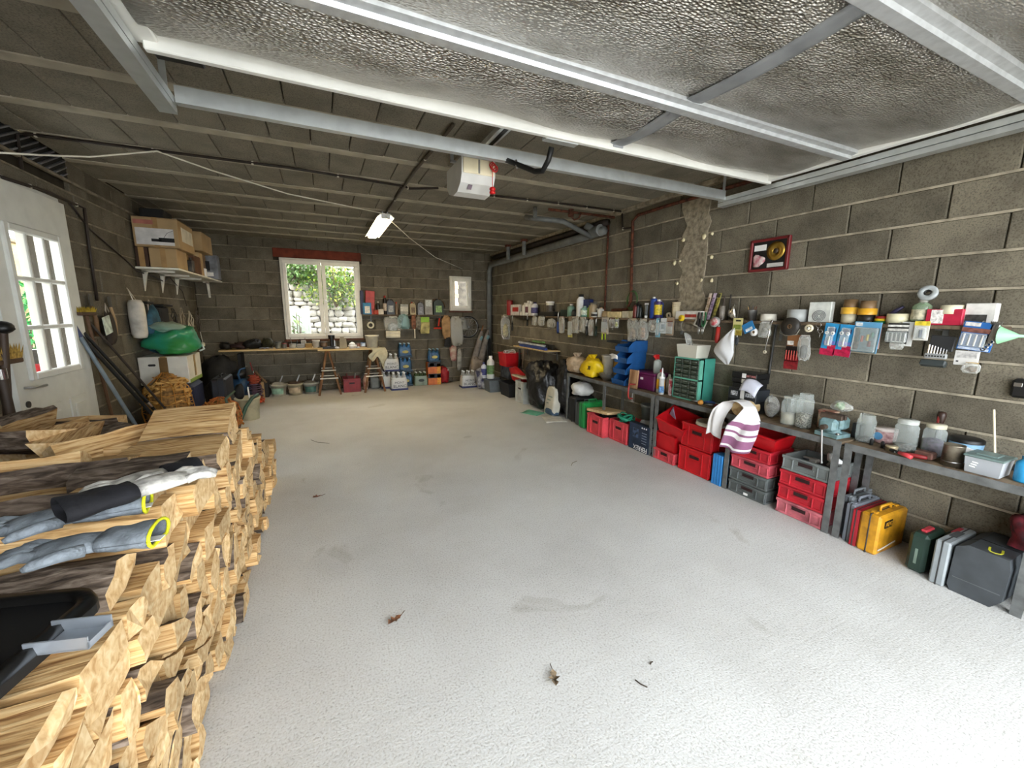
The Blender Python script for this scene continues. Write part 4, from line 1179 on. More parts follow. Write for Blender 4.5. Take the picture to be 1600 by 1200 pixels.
# kindling in a net
def netbag(label, c, d_, seed, nst, m1, m2, name='kindling_sack'):
  t = thing(name, label, 'net bag', c)
  rg4 = random.Random(seed)
  b = MB(); b.blob((0, 0, d_[2] / 2), (d_[0] * 0.8, d_[1] * 0.8, d_[2] * 0.92), 12, 9, 0.1, seed, flat=0.1); part(t, 'inner_wood', b, mat('8a6534', 0.85, var=0.4, scale=30))
  for i in range(nst):
    th = rg4.uniform(-2.6, 1.0); z = rg4.uniform(0.08, 0.92); k = math.sqrt(max(0.12, 1 - (2 * z - 1) ** 2))
    p = Vector((math.cos(th) * d_[0] * 0.41 * k, math.sin(th) * d_[1] * 0.41 * k, z * d_[2]))
    s_ = MB(); s_.box((0, 0, 0), (rg4.uniform(0.10, 0.18), 0.018, 0.02), 0, 0)
    part(t, 'kindling_stick', s_, m1, p, (rg4.uniform(-0.4, 0.4), rg4.uniform(-0.6, 0.6), th + 1.57 + rg4.uniform(-0.5, 0.5)))
  b = MB()
  for i in range(9):
    z = d_[2] * (i + 0.5) / 9; k = math.sqrt(max(0.05, 1 - (2 * (i + 0.5) / 9 - 1) ** 2)) * 0.46
    b.tube([(math.cos(a) * d_[0] * k, math.sin(a) * d_[1] * k, z + 0.01 * math.sin(a * 6)) for a in [j * 6.283 / 14 for j in range(15)]], 0.004, 4)
  for i in range(12):
    a = i * 6.283 / 12
    b.tube([(math.cos(a) * d_[0] * k, math.sin(a) * d_[1] * k, z) for k, z in [(0.03, 0.005), (0.40, d_[2] * 0.2), (0.475, d_[2] * 0.5), (0.40, d_[2] * 0.8), (0.05, d_[2])]], 0.004, 4)
  p = part(t, 'net', b, m2); p['kind'] = 'stuff'
M_KIN = wood_mat('kindling', '8a622f', 'b98d4c', 'd0a865', (4, 50, 50), 0.2, 0.2)
netbag('tall orange net sack of kindling leaning by the door-side wall behind the rods', (-1.54, 5.36, 0.0), (0.48, 0.42, 0.80), 41, 60, M_KIN, mat('b0762a', 0.7))
netbag('low orange net sack of wood in front of the tall kindling sack', (-1.26, 4.74, 0.0), (0.42, 0.40, 0.46), 42, 30, M_KIN, mat('b5682a', 0.7))
netbag('orange net bag lying in front of the black suitcase', (-1.14, 5.60, 0.0), (0.44, 0.42, 0.46), 43, 30, mat('a5682a', 0.8, var=0.3), mat('b0602a', 0.7))
b = MB(); b.tube([(0, 0, 0), (0.03, 0.02, 0.10), (0.01, 0.02, 0.22), (0.10, 0.05, 0.30)], [0.02, 0.018, 0.016, 0.01], 8); solo('rubber_strap', b, mat('3b4a36', 0.6), 'dark green strap lying across the orange net bag', 'strap', (-1.05, 5.38, 0.25))
# bucket with green hose
def bucket(name, label, loc, r_, h_, m, rim=True, fill=None, cat='bucket', handle=False, label_m=None, rz=0):
  t = thing(name, label, cat, loc, rz)
  b = MB(); b.lathe([(0, 0.006), (r_ * 0.82, 0.0), (r_, h_), (r_ * 1.06, h_), (r_ * 1.06, h_ - 0.02), (r_ * 1.02, h_ - 0.022), (r_ * 1.02, h_ - 0.03), (r_ * 0.985, h_ - 0.03)], 20)
  b.lathe([(r_ * 0.96, h_), (r_ * 0.80, 0.012), (0, 0.012)], 20); part(t, 'pail', b, m)
  if fill: fill(t, r_, h_)
  if label_m:
    b = MB(); b.sheet(lambda u, v: ((r_ * (0.84 + 0.14 * (0.2 + 0.5 * v)) + 0.012) * math.cos(-2.5 + 1.6 * u), (r_ * (0.84 + 0.14 * (0.2 + 0.5 * v)) + 0.012) * math.sin(-2.5 + 1.6 * u), h_ * (0.2 + 0.5 * v)), 8, 2); part(t, 'printed_label', b, label_m)
  if handle:
    b = MB(); b.tube([(r_ * 1.05 * math.cos(a), r_ * 0.35 * math.sin(a) - 0.02, h_ - 0.03 - 0.6 * r_ * math.sin(a)) for a in [i * 3.1416 / 12 for i in range(13)]], 0.004, 5); part(t, 'bail_handle', b, M_STEEL)
  return t
def trowels(t, r_, h_):
  b = MB(); b.box((0.02, 0, h_ + 0.06), (0.012, 0.05, 0.16), 0, 0.003, RX(0.3)); part(t, 'trowel', b, M_WHITE)
  b = MB(); b.blob((-0.08, -0.02, h_ + 0.08), (0.12, 0.10, 0.20), 10, 7, 0.2, 4); part(t, 'black_rag', b, M_BLACKM)
bucket('mortar_bucket', 'cream bucket with tools in it standing in front of the black suitcase', (-0.98, 6.35, 0), 0.145, 0.30, mat('bdb597', 0.5), fill=trowels)
b = MB(); b.tube([(0, 0, 0.0), (0.03, 0.1, 0.10), (0.07, 0.25, 0.22), (0.12, 0.4, 0.30), (0.18, 0.5, 0.33)], 0.022, 8)
c = onz(378, 662, 0.03); solo('garden_hose', b, mat('27463a', 0.45), 'dark green hose curving up beside the cream bucket', 'hose', (c.x, c.y - 0.3, 0.03))
b = MB()
for j in range(3): b.tube([(0.16 * math.cos(a), 0.12 * math.sin(a), 0.02 + 0.03 * j) for a in [i * 6.283 / 16 for i in range(17)]], 0.018, 6)
solo('hose_coil', b, mat('2a4a40', 0.45), 'dark green coiled hose on the floor behind the far end of the wood stack', 'hose', (-0.80, 4.25, 0.0))
for k, (x, y, s_, m_, lab) in enumerate(((-1.42, 7.05, (0.34, 0.3, 0.42), M_BLACKM, 'black sack on the floor left of the blue air tank'), (-1.05, 6.95, (0.24, 0.2, 0.20), mat('4a4744', 0.8, var=0.3), 'grey crumpled sack behind the cream bucket'), (-1.52, 7.75, (0.46, 0.4, 0.72), M_BLACKM, 'tall black sack in the dark left corner under the bench'))):
  bag('rubbish_sack', lab, (x, y, 0), s_, m_, 50 + k, neck=(k == 2))
# ------------------------------------------------------------------ right side: steel tables and what is on and under them
TZ = 0.645
XS = 2.99
M_ANGLE = mat('6c6e6d', 0.5, 0.35, var=0.2, scale=14)
def table(label, y0, y1, mids):
  t = thing('steel_table', label, 'table', (XS, y0, 0))
  L = y1 - y0
  b = MB(); b.box((0.165, L / 2, TZ - 0.012), (0.32, L, 0.02), 0, 0.003); part(t, 'table_top', b, M_WOODD)
  b = MB(); b.box((0.002, L / 2, TZ - 0.02), (0.005, L, 0.042)); b.box((0.02, L / 2, TZ - 0.028), (0.04, L, 0.005)); part(t, 'front_rail', b, M_ANGLE)
  b = MB(); b.box((0.325, L / 2, TZ - 0.03), (0.005, L, 0.04)); part(t, 'back_rail', b, M_ANGLE)
  lg = MB(); lg.box((0, 0, (TZ - 0.01) / 2), (0.005, 0.04, TZ - 0.01)); lg.box((0.02, 0.018, (TZ - 0.01) / 2), (0.04, 0.005, TZ - 0.01)); me = lg.mesh('leg', M_ANGLE)
  for y in [0.022] + mids + [L - 0.022]:
    link('leg', me, t, (0.004, y, 0)); link('leg', me, t, (0.285, y, 0))
  return t
table('grey steel table farthest along the shelf-side wall, by the black sacks', 3.03, 4.66, [0.81])
table('grey steel table in the middle of the shelf-side wall carrying the vice', 1.385, 3.015, [0.79])
table('grey steel table nearest the camera carrying the glass jars', -0.25, 1.365, [0.81])

def span(x0, y0, x1, y1, X):
  cy = (y0 + y1) / 2; cx = (x0 + x1) / 2
  a = onx(x0, cy, X).y; b_ = onx(x1, cy, X).y
  return ((a + b_) / 2, abs(a - b_), onx(cx, y1, X).z, onx(cx, y0, X).z)

def crate(label, loc, w, d_, h_, m, group=None, slot=True, rot=None, name='storage_crate', ribs=4, taper=0.0, tag_=False):
  t = thing(name, label, 'crate', loc, rot=rot or (0, 0, 0), group=group)
  th = 0.007
  def wall(b, x0, y0, x1, y1):
    b.box(((x0 + x1) / 2, (y0 + y1) / 2, h_ / 2), (abs(x1 - x0) + th, abs(y1 - y0) + th, h_))
  b = MB(); X, Y = d_ / 2 - 0.012, w / 2 - 0.012
  wall(b, -X, -Y, -X, Y); wall(b, X, -Y, X, Y); wall(b, -X, -Y, X, -Y); wall(b, -X, Y, X, Y)
  b.box((0, 0, 0.005), (2 * X, 2 * Y, 0.01)); part(t, 'tub', b, m)
  b = MB()
  for (c, dd) in (((-X - 0.006, 0, h_ - 0.012), (0.014, w, 0.022)), ((X + 0.006, 0, h_ - 0.012), (0.014, w, 0.022)), ((0, -Y - 0.006, h_ - 0.012), (d_, 0.014, 0.022)), ((0, Y + 0.006, h_ - 0.012), (d_, 0.014, 0.022))):
    b.box(c, dd, 0, 0.003)
  part(t, 'rim', b, m)
  fl = MB(); fl.box((-X - 0.005, 0, 0.012), (0.012, w * 0.98, 0.016), 0, 0.002); fl.box((0, -Y - 0.005, 0.012), (d_ * 0.98, 0.012, 0.016), 0, 0.002); part(t, 'foot_flange', fl, m)
  for k in range(ribs):
    u = -w / 2 + 0.012 + (w - 0.024) * k / (ribs - 1) if k not in (1, 2) or ribs != 4 else (-w / 2 + w * (0.24 if k == 1 else 0.76))
    r_ = MB(); r_.box((-X - 0.006, u, h_ / 2), (0.013, 0.008, h_ * 0.9), 0, 0.002); part(t, 'rib', r_, m)
    v = -d_ / 2 + 0.012 + (d_ - 0.024) * k / (ribs - 1)
    r_ = MB(); r_.box((v, -Y - 0.006, h_ / 2), (0.008, 0.013, h_ * 0.9), 0, 0.002); part(t, 'rib', r_, m)
  if slot:
    s_ = MB()
    zz = h_ * 0.66; ww = w * 0.30; hh = min(0.022, h_ * 0.2)
    s_.box((-X - 0.007, 0, zz + hh), (0.012, ww * 1.25, 0.008), 0, 0.002); s_.box((-X - 0.007, 0, zz - hh), (0.012, ww * 1.25, 0.008), 0, 0.002); part(t, 'handle_frame', s_, m)
    s_ = MB(); s_.box((-X - 0.004, 0, zz), (0.003, ww, hh * 1.3), 0, 0.001); part(t, 'handle_slot', s_, mat('2b1414', 0.7))
  if tag_:
    s_ = MB(); s_.box((-X - 0.012, 0.0, h_ * 0.25), (0.003, 0.035, 0.018)); part(t, 'paper_tag', s_, M_WHITE)
  return t

# ---- under the far table
bag('white_sack', 'white crumpled plastic sack on top of the black case under the far table', (3.14, 4.50, 0.345), (0.26, 0.24, 0.19), mat('cfcfca', 0.4, var=0.1, bump=0.6, bscale=20), 61, neck=False)
suitcase('black hard case under the far table beside the table leg', (3.14, 4.50, 0), 0.32, 0.17, 0.34, mat('1b1c1d', 0.45), hm=M_BLACK)
suitcase('dark grey case squeezed between the black and the green cases', (3.13, 4.335, 0), 0.34, 0.11, 0.30, mat('4b4e50', 0.5))
suitcase('bright green plastic tool case under the far table', (3.10, 4.20, 0), 0.34, 0.12, 0.33, mat('1f8a44', 0.4, var=0.08), hm=mat('1f8a44', 0.4, var=0.08))
M_REDC = mat('c5424a', 0.5, var=0.14, scale=9)
crate('red crate with a pale board laid on it, next to the green case', (3.08, 3.875, 0), 0.32, 0.36, 0.245, M_REDC, 'red crates under the far table')
crate('red crate holding a green cord, next to the dark blue printed box', (3.13, 3.545, 0), 0.31, 0.30, 0.245, M_REDC, 'red crates under the far table')
b = MB(); b.box((0, 0, 0), (0.30, 0.36, 0.032), 0, 0.003); solo('wood_board', b, M_WOODP, 'pale wooden board lying across the red crate', 'board', (3.06, 3.87, 0.285), rot=(-0.05, 0.06, 0.1))
b = MB(); b.box((0, 0, 0), (0.24, 0.20, 0.03), 0, 0.006); solo('dark_tray', b, M_BLACKM, 'black flat tray in the crate under the pale board', 'tray', (3.10, 3.80, 0.232))
t = thing('rope_coil', 'coil of green cord heaped on the second red crate', 'cord', (3.05, 3.50, 0.25))
rgc = random.Random(8)
for j in range(7):
  b = MB(); rr = 0.075 + rgc.uniform(-0.02, 0.015); ph = rgc.uniform(0, 6)
  b.tube([(rr * math.cos(a) + 0.02 * math.sin(j), rr * math.sin(a) * 1.1, 0.012 + 0.009 * j + 0.02 * math.sin(a * 2 + ph)) for a in [i * 6.283 / 16 for i in range(17)]], 0.009, 6); part(t, 'loop', b, mat('157a5c', 0.5))
t = thing('printed_box', 'dark navy box with upside-down white brand lettering standing before the table leg', 'box', (3.02, 3.21, 0))
b = MB(); b.box((0, 0, 0.145), (0.075, 0.30, 0.29), 0, 0.003); part(t, 'carton', b, mat('1d2b40', 0.35, var=0.3, scale=12))
b = MB(); b.box((-0.039, 0.045, 0.19), (0.003, 0.085, 0.10), 0, 0.001); part(t, 'product_picture', b, mat('3a4c66', 0.4, var=0.6, scale=40))
text(t, 'FERREX', 0.072, M_WHITE, (-0.0395, -0.035, 0.038), (math.pi / 2, math.pi, -math.pi / 2), squeeze=0.85)
for k in range(5):
  b = MB(); b.box((-0.039, -0.085, 0.10 + 0.028 * k), (0.002, 0.07, 0.005)); part(t, 'print_line', b, mat('9aa6b4', 0.5))
for k in range(3):
  b = MB(); b.cyl((-0.038, -0.05 - 0.03 * k, 0.265), (-0.0405, -0.05 - 0.03 * k, 0.265), 0.009, n=10); part(t, 'icon', b, M_WHITE)
b = MB(); b.box((0, -0.151, 0.15), (0.05, 0.003, 0.25)); part(t, 'side_print', b, mat('a9b0b8', 0.5, var=0.9, scale=60))
suitcase('flat grey case lying on top behind the navy printed box', (3.19, 3.20, 0.0), 0.22, 0.26, 0.31, mat('70757a', 0.5), handle=False)
bucket('grey_bucket', 'grey square-shouldered pail under the table behind the navy box', (3.19, 3.30, 0.313), 0.085, 0.16, mat('5f615c', 0.6))
# ---- under the middle table
M_RED2 = mat('b8141c', 0.38, var=0.1, scale=8)
crate('shallow red crate on the floor left of the tall red crates', (3.14, 2.86, 0), 0.27, 0.30, 0.115, M_REDC, 'red crates under the middle table')
def bin_(label, loc, w, d_, h_, m, rot=(0, 0, 0), name='plastic_bin'):
  t = thing(name, label, 'bin', loc, rot=rot)
  b = MB(); k = 0.86
  o_ = [(-d_ / 2, -w / 2), (d_ / 2, -w / 2), (d_ / 2, w / 2), (-d_ / 2, w / 2)]
  vs = [(x * k, y * k, 0) for x, y in o_] + [(x, y, h_) for x, y in o_] + [(x * 0.96, y * 0.96, h_) for x, y in o_] + [(x * k * 0.95, y * k * 0.95, 0.008) for x, y in o_]
  fs = [(3, 2, 1, 0), (12, 13, 14, 15)] + [(a + i, a + (i + 1) % 4, a + 4 + (i + 1) % 4, a + 4 + i) for a in (0, 4, 8) for i in range(4)]
  b.add(vs, fs); part(t, 'tub', b, m)
  b = MB()
  for (c, dd) in (((-d_ / 2, 0, h_), (0.02, w + 0.02, 0.014)), ((d_ / 2, 0, h_), (0.02, w + 0.02, 0.014)), ((0, -w / 2, h_), (d_ + 0.02, 0.02, 0.014)), ((0, w / 2, h_), (d_ + 0.02, 0.02, 0.014))):
    b.box(c, dd, 0, 0.004)
  part(t, 'rim', b, m)
  return t
bin_('upright red bin standing in the shallow crate', (3.14, 2.87, 0.012), 0.25, 0.26, 0.26, M_RED2)
bin_('red bin tipped over on top of the upright one', (3.13, 2.83, 0.31), 0.30, 0.27, 0.16, M_RED2, (0.25, -0.35, 0.1))
b = MB(); b.prism([(0, 0), (0.14, 0.02), (0.07, 0.11)], 0, 0.003, 'y'); solo('paper_sheet', b, mat('9a98b5', 0.7), 'pale violet paper corner sticking out of the tipped red bin', 'paper', (3.06, 2.80, 0.44), 1.2)
crate('tall red crate at the bottom of the pair beside the blue folded box', (3.15, 2.51, 0), 0.35, 0.30, 0.235, M_RED2, 'red crates under the middle table')
crate('tall red crate on top of the pair, with a cream lid on it', (3.155, 2.51, 0.237), 0.34, 0.29, 0.225, M_RED2, 'red crates under the middle table')
t = thing('cream_lid', 'round cream tub lid lying on the upper tall red crate', 'lid', (3.13, 2.46, 0.466))
b = MB(); b.lathe([(0, 0.012), (0.10, 0.012), (0.115, 0.03), (0.125, 0.03), (0.13, 0.0), (0.12, 0.0), (0.11, 0.004), (0, 0.004)], 24); part(t, 'disc', b, mat('cfc9b8', 0.5))
b = MB(); b.lathe([(0.06, 0.014), (0.065, 0.018), (0.07, 0.014)], 20); part(t, 'ring_ridge', b, mat('c2bba9', 0.5))
t = thing('folded_box', 'bright blue folded plastic box standing beside the table leg', 'box', (3.04, 2.255, 0))
for k in range(4):
  b = MB(); b.box((0, -0.036 + 0.024 * k, 0.135), (0.10, 0.021, 0.27), 0, 0.003); part(t, 'panel', b, mat('2a78b8', 0.45, var=0.1))
def stack(items, yc, w, d_, x, label_fn, group):
  z = 0.0
  for k, (m, h_, lab, tg) in enumerate(items):
    crate(lab, (x + d_ / 2, yc + random.uniform(-0.004, 0.004), z), w, d_, h_, m, group, tag_=tg)
    z += h_ + 0.002
  return z
M_GRYC = mat('565b5a', 0.5, var=0.15)
M_RED3 = mat('b01f2c', 0.5, var=0.18, scale=7)
stack([(M_GRYC, 0.105, 'dark grey low crate with white tag at the bottom of its stack', True), (M_GRYC, 0.105, 'dark grey low crate second from the floor, under the red ones', False), (mat('b84a55', 0.55, var=0.2), 0.105, 'faded red low crate resting on the dark grey pair', False), (M_RED3, 0.10, 'red low crate under the tilted red bin', False)], 1.985, 0.32, 0.29, XS + 0.01, None, 'low crates stacked left of the vice handle')
bin_('red open bin tilted on top of the low crate stack', (3.16, 1.96, 0.43), 0.28, 0.26, 0.11, M_RED2, (0.06, -0.10, 0))
z = stack([(mat('b5626a', 0.6, var=0.3), 0.11, 'dusty pinkish red low crate on the floor below the vice', False), (M_RED3, 0.11, 'red low crate second from the floor below the vice', False), (M_RED3, 0.11, 'red low crate third from the floor below the vice', False), (mat('6b706e', 0.5, var=0.12), 0.11, 'grey low crate holding scrap on top of the stack below the vice', False)], 1.59, 0.315, 0.29, XS + 0.01, None, 'low crates stacked below the vice')
t = thing('work_light', 'white round lamp head lying in the grey crate below the vice', 'lamp part', (3.17, 1.51, 0.43), rot=(0.4, 0.5, 0)); b = MB(); b.lathe([(0, 0.0), (0.03, 0.0), (0.055, 0.03), (0.06, 0.055), (0.05, 0.05), (0, 0.03)], 16); part(t, 'shade', b, M_WHITE); b = MB(); b.cyl((0, 0, -0.03), (0, 0, 0.0), 0.015); part(t, 'socket', b, M_STEEL)
b = MB(); b.box((0, 0, 0.01), (0.05, 0.05, 0.03), 0, 0.006); b.box((0.02, 0.05, 0.012), (0.03, 0.06, 0.012), 0, 0.003); solo('metal_scrap', b, mat('a9a49a', 0.4, 0.5), 'small bright metal fitting in the grey crate below the vice', 'fitting', (3.10, 1.58, 0.425))
# ---- under the near table
suitcase('grey moulded case with handle standing behind the table leg', (3.19, 1.335, 0), 0.24, 0.05, 0.28, mat('6a6f72', 0.5, var=0.1), hm=mat('6a6f72', 0.5, var=0.1))
suitcase('grey moulded case left of the red and yellow cases', (3.16, 1.290, 0), 0.30, 0.05, 0.255, mat('737880', 0.5, var=0.1), hm=mat('737880', 0.5, var=0.1))
suitcase('thin red metal case against the yellow one', (3.14, 1.243, 0), 0.32, 0.038, 0.245, mat('a5202c', 0.45, var=0.2), hm=mat('7c1620', 0.5), handle=False)
t = suitcase('scuffed yellow metal tool case with black brand plate', (3.135, 1.167, 0), 0.33, 0.105, 0.255, mat('c48c1e', 0.45, var=0.16, scale=14, second='8a5f14'), hm=mat('c48c1e', 0.45))
b = MB(); b.box((-0.07, -0.055, 0.195), (0.085, 0.003, 0.045)); p = part(t, 'brand_plate', b, M_BLACK)
text(p, 'AEG', 0.04, mat('c48c1e', 0.5), (-0.07, -0.0572, 0.195), FACE_N)
b = MB(); b.box((-0.05, -0.0555, 0.045), (0.20, 0.003, 0.008), R=RY(-0.08)); part(t, 'scratch', b, mat('d8d0c0', 0.5))
for k, (x, y, h_, lab) in enumerate(((3.10, 0.945, 0.235, 'dark green tool box with red top handle, right of the yellow case'), (3.22, 0.86, 0.24, 'dark green tool box with red handle, behind the silver case'))):
  t = thing('tool_box', lab, 'tool box', (x, y, 0)); b = MB(); b.box((0, 0, h_ / 2), (0.14 if k else 0.22, 0.085, h_), 0, 0.018); part(t, 'box', b, mat('22352c', 0.5, var=0.15)); b = MB(); b.box((-0.02, 0, h_ + 0.008), (0.10, 0.03, 0.016), 0, 0.006); part(t, 'red_handle', b, mat('a8323c', 0.5))
  if not k:
    b = MB(); b.box((-0.111, 0, 0.10), (0.002, 0.012, 0.09)); part(t, 'side_print', b, mat('6f7f72', 0.5))
t = suitcase('silver grey case end standing between green box and dark case', (3.12, 0.84, 0), 0.32, 0.06, 0.255, mat('8c9294', 0.4, var=0.1), handle=False)
b = MB(); b.box((0.0, 0, 0.258), (0.10, 0.03, 0.004)); part(t, 'latch', b, mat('4a4d4f', 0.5))
t = thing('hard_case', 'large dark grey hard case with yellowish U mark at the right edge', 'case', (3.13, 0.70, 0))
prof = [(-0.06, 0.0), (0.085, 0.0), (0.10, 0.03), (0.095, 0.25), (0.05, 0.28), (-0.09, 0.275), (-0.10, 0.22), (-0.095, 0.05)]
b = MB(); b.prism([(y, z) for y, z in prof], -0.16, 0.16, 'x'); part(t, 'shell', b, mat('3f4346', 0.5, var=0.15))
b = MB(); b.prism([(y * 1.01, z * 1.005) for y, z in prof], -0.012, -0.006, 'x'); part(t, 'seam', b, M_BLACK)
b = MB(); b.box((-0.162, 0.0, 0.085), (0.003, 0.17, 0.004)); part(t, 'moulding_line', b, mat('5a5e60', 0.5))
text(t, 'U', 0.09, mat('c8c832', 0.5), (-0.11, -0.03, 0.279), (0.05, 0, -math.pi / 2 + 0.2))
t = bag('cloth_bag', 'red and black cloth bag under the near table at the right edge', (3.2, 0.60, 0.28), (0.22, 0.16, 0.18), mat('7d2430', 0.8, var=0.5, scale=18, second='151214'), 66, neck=False)
b = MB(); b.box((0, 0, 0.14), (0.26, 0.16, 0.278), 0, 0.02); solo('dark_box', b, M_BLACKM, 'dark box under the red and black cloth bag', 'box', (3.19, 0.47, 0))

# ---- things on the far table
def tabpos(x0, y0, x1, y1, X):
  yc, w, z0, z1 = span(x0, y0, x1, y1, X)
  return yc, w, max(0.02, z1 - TZ)
yc, w, h_ = tabpos(890, 557, 911, 585, 3.10)
bag('clear_sack', 'beige clear bag of filler at the far end of the far table', (3.12, yc, TZ), (0.24, w * 1.15, h_), mat('b9a58c', 0.5, var=0.2, scale=20), 70)
yc, w, h_ = tabpos(911, 560, 938, 588, 3.08)
t = bag('yellow_sack', 'bright yellow plastic sack with dark print on the far table', (3.10, yc, TZ), (0.22, w, h_), mat('d9b818', 0.4, var=0.12, bump=0.6, bscale=14), 71)
b = MB(); b.box((-0.105, 0, h_ * 0.55), (0.003, w * 0.5, h_ * 0.2), R=RY(0.1)); part(t, 'print', b, mat('4a3a10', 0.6, var=0.9, scale=90))
yc, w, h_ = tabpos(938, 555, 956, 590, 3.16)
bucket('white_tub', 'whitish tub behind the steel bowl', (3.20, yc, TZ), 0.085, h_, mat('bfb9aa', 0.5))
yc, w, h_ = tabpos(931, 578, 959, 595, 3.05)
b = MB(); b.lathe([(0, 0.002), (0.055, 0.0), (0.10, 0.05), (0.112, 0.085), (0.118, 0.088), (0.108, 0.085), (0.05, 0.006), (0, 0.006)], 22); solo('steel_bowl', b, M_STEEL, 'shiny steel bowl on the front edge of the far table', 'bowl', (3.11, yc, TZ))
yc, w, h_ = tabpos(954, 560, 966, 590, 3.2)
b = MB(); b.box((0, 0, h_ / 2), (0.06, w, h_), 0, 0.006); solo('ochre_packet', b, mat('b5852a', 0.6, var=0.2), 'ochre packet standing between white tub and blue bins', 'packet', (3.24, yc, TZ))
# blue stacking bins
zz = TZ
for k in range(4):
  t = thing('stacking_bin', ['blue open-fronted bin at the bottom of the bin tower', 'blue open-fronted bin second from the bottom of the tower', 'blue open-fronted bin holding white paper, third in the tower', 'blue open-fronted bin at the top of the tower with a dark tray'][k], 'bin', (3.18, 3.66 - 0.012 * k, zz), group='blue stacking bins on the far table')
  w, d_, h_ = 0.21, 0.27, 0.125
  for s_ in (-1, 1):
    b = MB(); b.prism([(-d_ / 2, 0), (d_ / 2, 0), (d_ / 2, h_), (-d_ * 0.2, h_), (-d_ / 2, h_ * 0.45)], s_ * w / 2 - 0.003, s_ * w / 2 + 0.003, 'y'); part(t, 'side', b, M_BLUE)
  b = MB(); b.box((0, 0, 0.004), (d_, w, 0.008)); part(t, 'base', b, M_BLUE)
  b = MB(); b.box((-d_ / 2 - 0.008, 0, h_ * 0.26), (0.006, w, h_ * 0.45), R=RY(-0.25)); part(t, 'front_lip', b, M_BLUE)
  b = MB(); b.box((d_ / 2, 0, h_ / 2), (0.006, w, h_)); part(t, 'back', b, M_BLUE)
  zz += h_ + 0.002
b = MB(); b.box((0, 0, 0.012), (0.14, 0.20, 0.02), 0, 0.005); solo('dark_tray', b, M_BLACKM, 'black shallow tray resting on the top blue bin', 'tray', (3.05, 3.72, zz - 0.035), rot=(0.05, 0.0, 0.2))
b = MB(); b.sheet(lambda u, v: (0.02 * math.sin(v * 3), -0.06 + 0.12 * u, 0.07 * v + 0.01 * math.sin(u * 5)), 5, 4, thick=0.002); solo('paper_tag_sheet', b, M_WHITE, 'white printed paper curling out of the blue bins', 'paper', (3.02, 3.72, TZ + 0.29), rot=(0, -0.6, 0))
# purple box, board with clamp
t = thing('purple_box', 'purple plastic box with lid at the near end of the far table', 'box', (3.20, 3.31, TZ)); b = MB(); b.box((0, 0, 0.085), (0.22, 0.33, 0.17), 0, 0.012); part(t, 'box', b, mat('5b1347', 0.4, var=0.1)); b = MB(); b.box((0, 0, 0.178), (0.24, 0.35, 0.018), 0, 0.006); part(t, 'lid', b, mat('661a50', 0.4)); b = MB(); b.box((-0.112, 0.02, 0.12), (0.003, 0.04, 0.025)); part(t, 'white_tag', b, M_WHITE)
b = MB(); b.box((0, 0, 0.10), (0.02, 0.125, 0.20), 0, 0.002); solo('wood_offcut', b, wood_mat('offcut', '7d5a3e', '9a7656', 'b08d6a', (20, 20, 3), 0.05, 0.1), 'worn brown wood offcut leaning on the purple box', 'board', (3.05, 3.42, TZ), rot=(0, 0.08, 0.05))
t = thing('clamp', 'red G clamp hanging over the edge of the far table', 'clamp', (2.97, 3.36, TZ + 0.03)); b = MB(); b.tube([(0.06, 0, 0.02), (-0.02, 0, 0.03), (-0.03, 0, -0.02), (-0.03, 0, -0.10), (-0.01, 0, -0.13), (0.03, 0, -0.13)], 0.010, 6); part(t, 'frame', b, mat('8a2a26', 0.5)); b = MB(); b.cyl((0.03, 0, -0.17), (0.03, 0, -0.05), 0.006, n=8); part(t, 'screw', b, M_STEEL); b = MB(); b.cyl((0.03, -0.03, -0.165), (0.03, 0.03, -0.165), 0.004, n=6); part(t, 'tommy_bar', b, M_STEEL)
def bottle(label, loc, r_, h_, m, cap, lab=None, neck=0.35, shoulder=0.72, name='bottle', cat='bottle', capm=None, capr=1.15, group=None, n=14):
  t = thing(name, label, cat, loc, group=group)
  rn = r_ * neck
  b = MB(); b.lathe([(0, 0.002), (r_ * 0.92, 0.0), (r_, 0.008), (r_, h_ * shoulder), (r_ * 0.9, h_ * (shoulder + 0.06)), (rn, h_ * 0.88), (rn, h_ * 0.92), (0, h_ * 0.92)], n); part(t, 'body', b, m)
  b = MB(); b.lathe([(rn * capr, h_ * 0.885), (rn * capr, h_), (0, h_)], n); part(t, 'cap', b, cap)
  if lab:
    b = MB(); b.lathe([(r_ * 1.012, h_ * 0.2), (r_ * 1.012, h_ * (shoulder - 0.12))], n); part(t, 'paper_label', b, lab)
  return t
def sprayer(label, loc, r_, h_, m, head, lab=None):
  t = bottle(label, loc, r_, h_ * 0.78, m, head, lab, name='spray_bottle')
  b = MB(); b.box((-0.018, 0, h_ * 0.84), (0.065, 0.022, 0.04), 0, 0.006); b.box((-0.055, 0, h_ * 0.85), (0.02, 0.016, 0.016), 0, 0.003); part(t, 'spray_head', b, head)
  b = MB(); b.box((-0.025, 0, h_ * 0.76), (0.008, 0.012, 0.045), 0, 0.002, RY(0.4)); part(t, 'trigger', b, head)
  return t
sprayer('clear spray bottle with red trigger head standing on the purple box', (3.19, 3.22, TZ + 0.188), 0.04, 0.21, clear('c9d2cc', 0.45, 0.2), mat('b81c1c', 0.4))
yc, w, h_ = tabpos(1022, 567, 1040, 611, 3.10)
bottle('clear bottle with red cap and yellow label at the table joint', (3.12, yc, TZ), 0.042, 0.245, clear('c6cac4', 0.5, 0.25), mat('a02428', 0.4), mat('d9a520', 0.5, var=0.1))
bottle('small cream bottle behind the yellow labelled one', (3.23, 3.08, TZ), 0.032, 0.19, M_CREAM, M_WHITE)
bottle('grey spray can with yellow cap behind the white cartridge', (3.26, 2.98, TZ), 0.033, 0.22, mat('8b8578', 0.4), mat('c9a020', 0.4), neck=0.6)
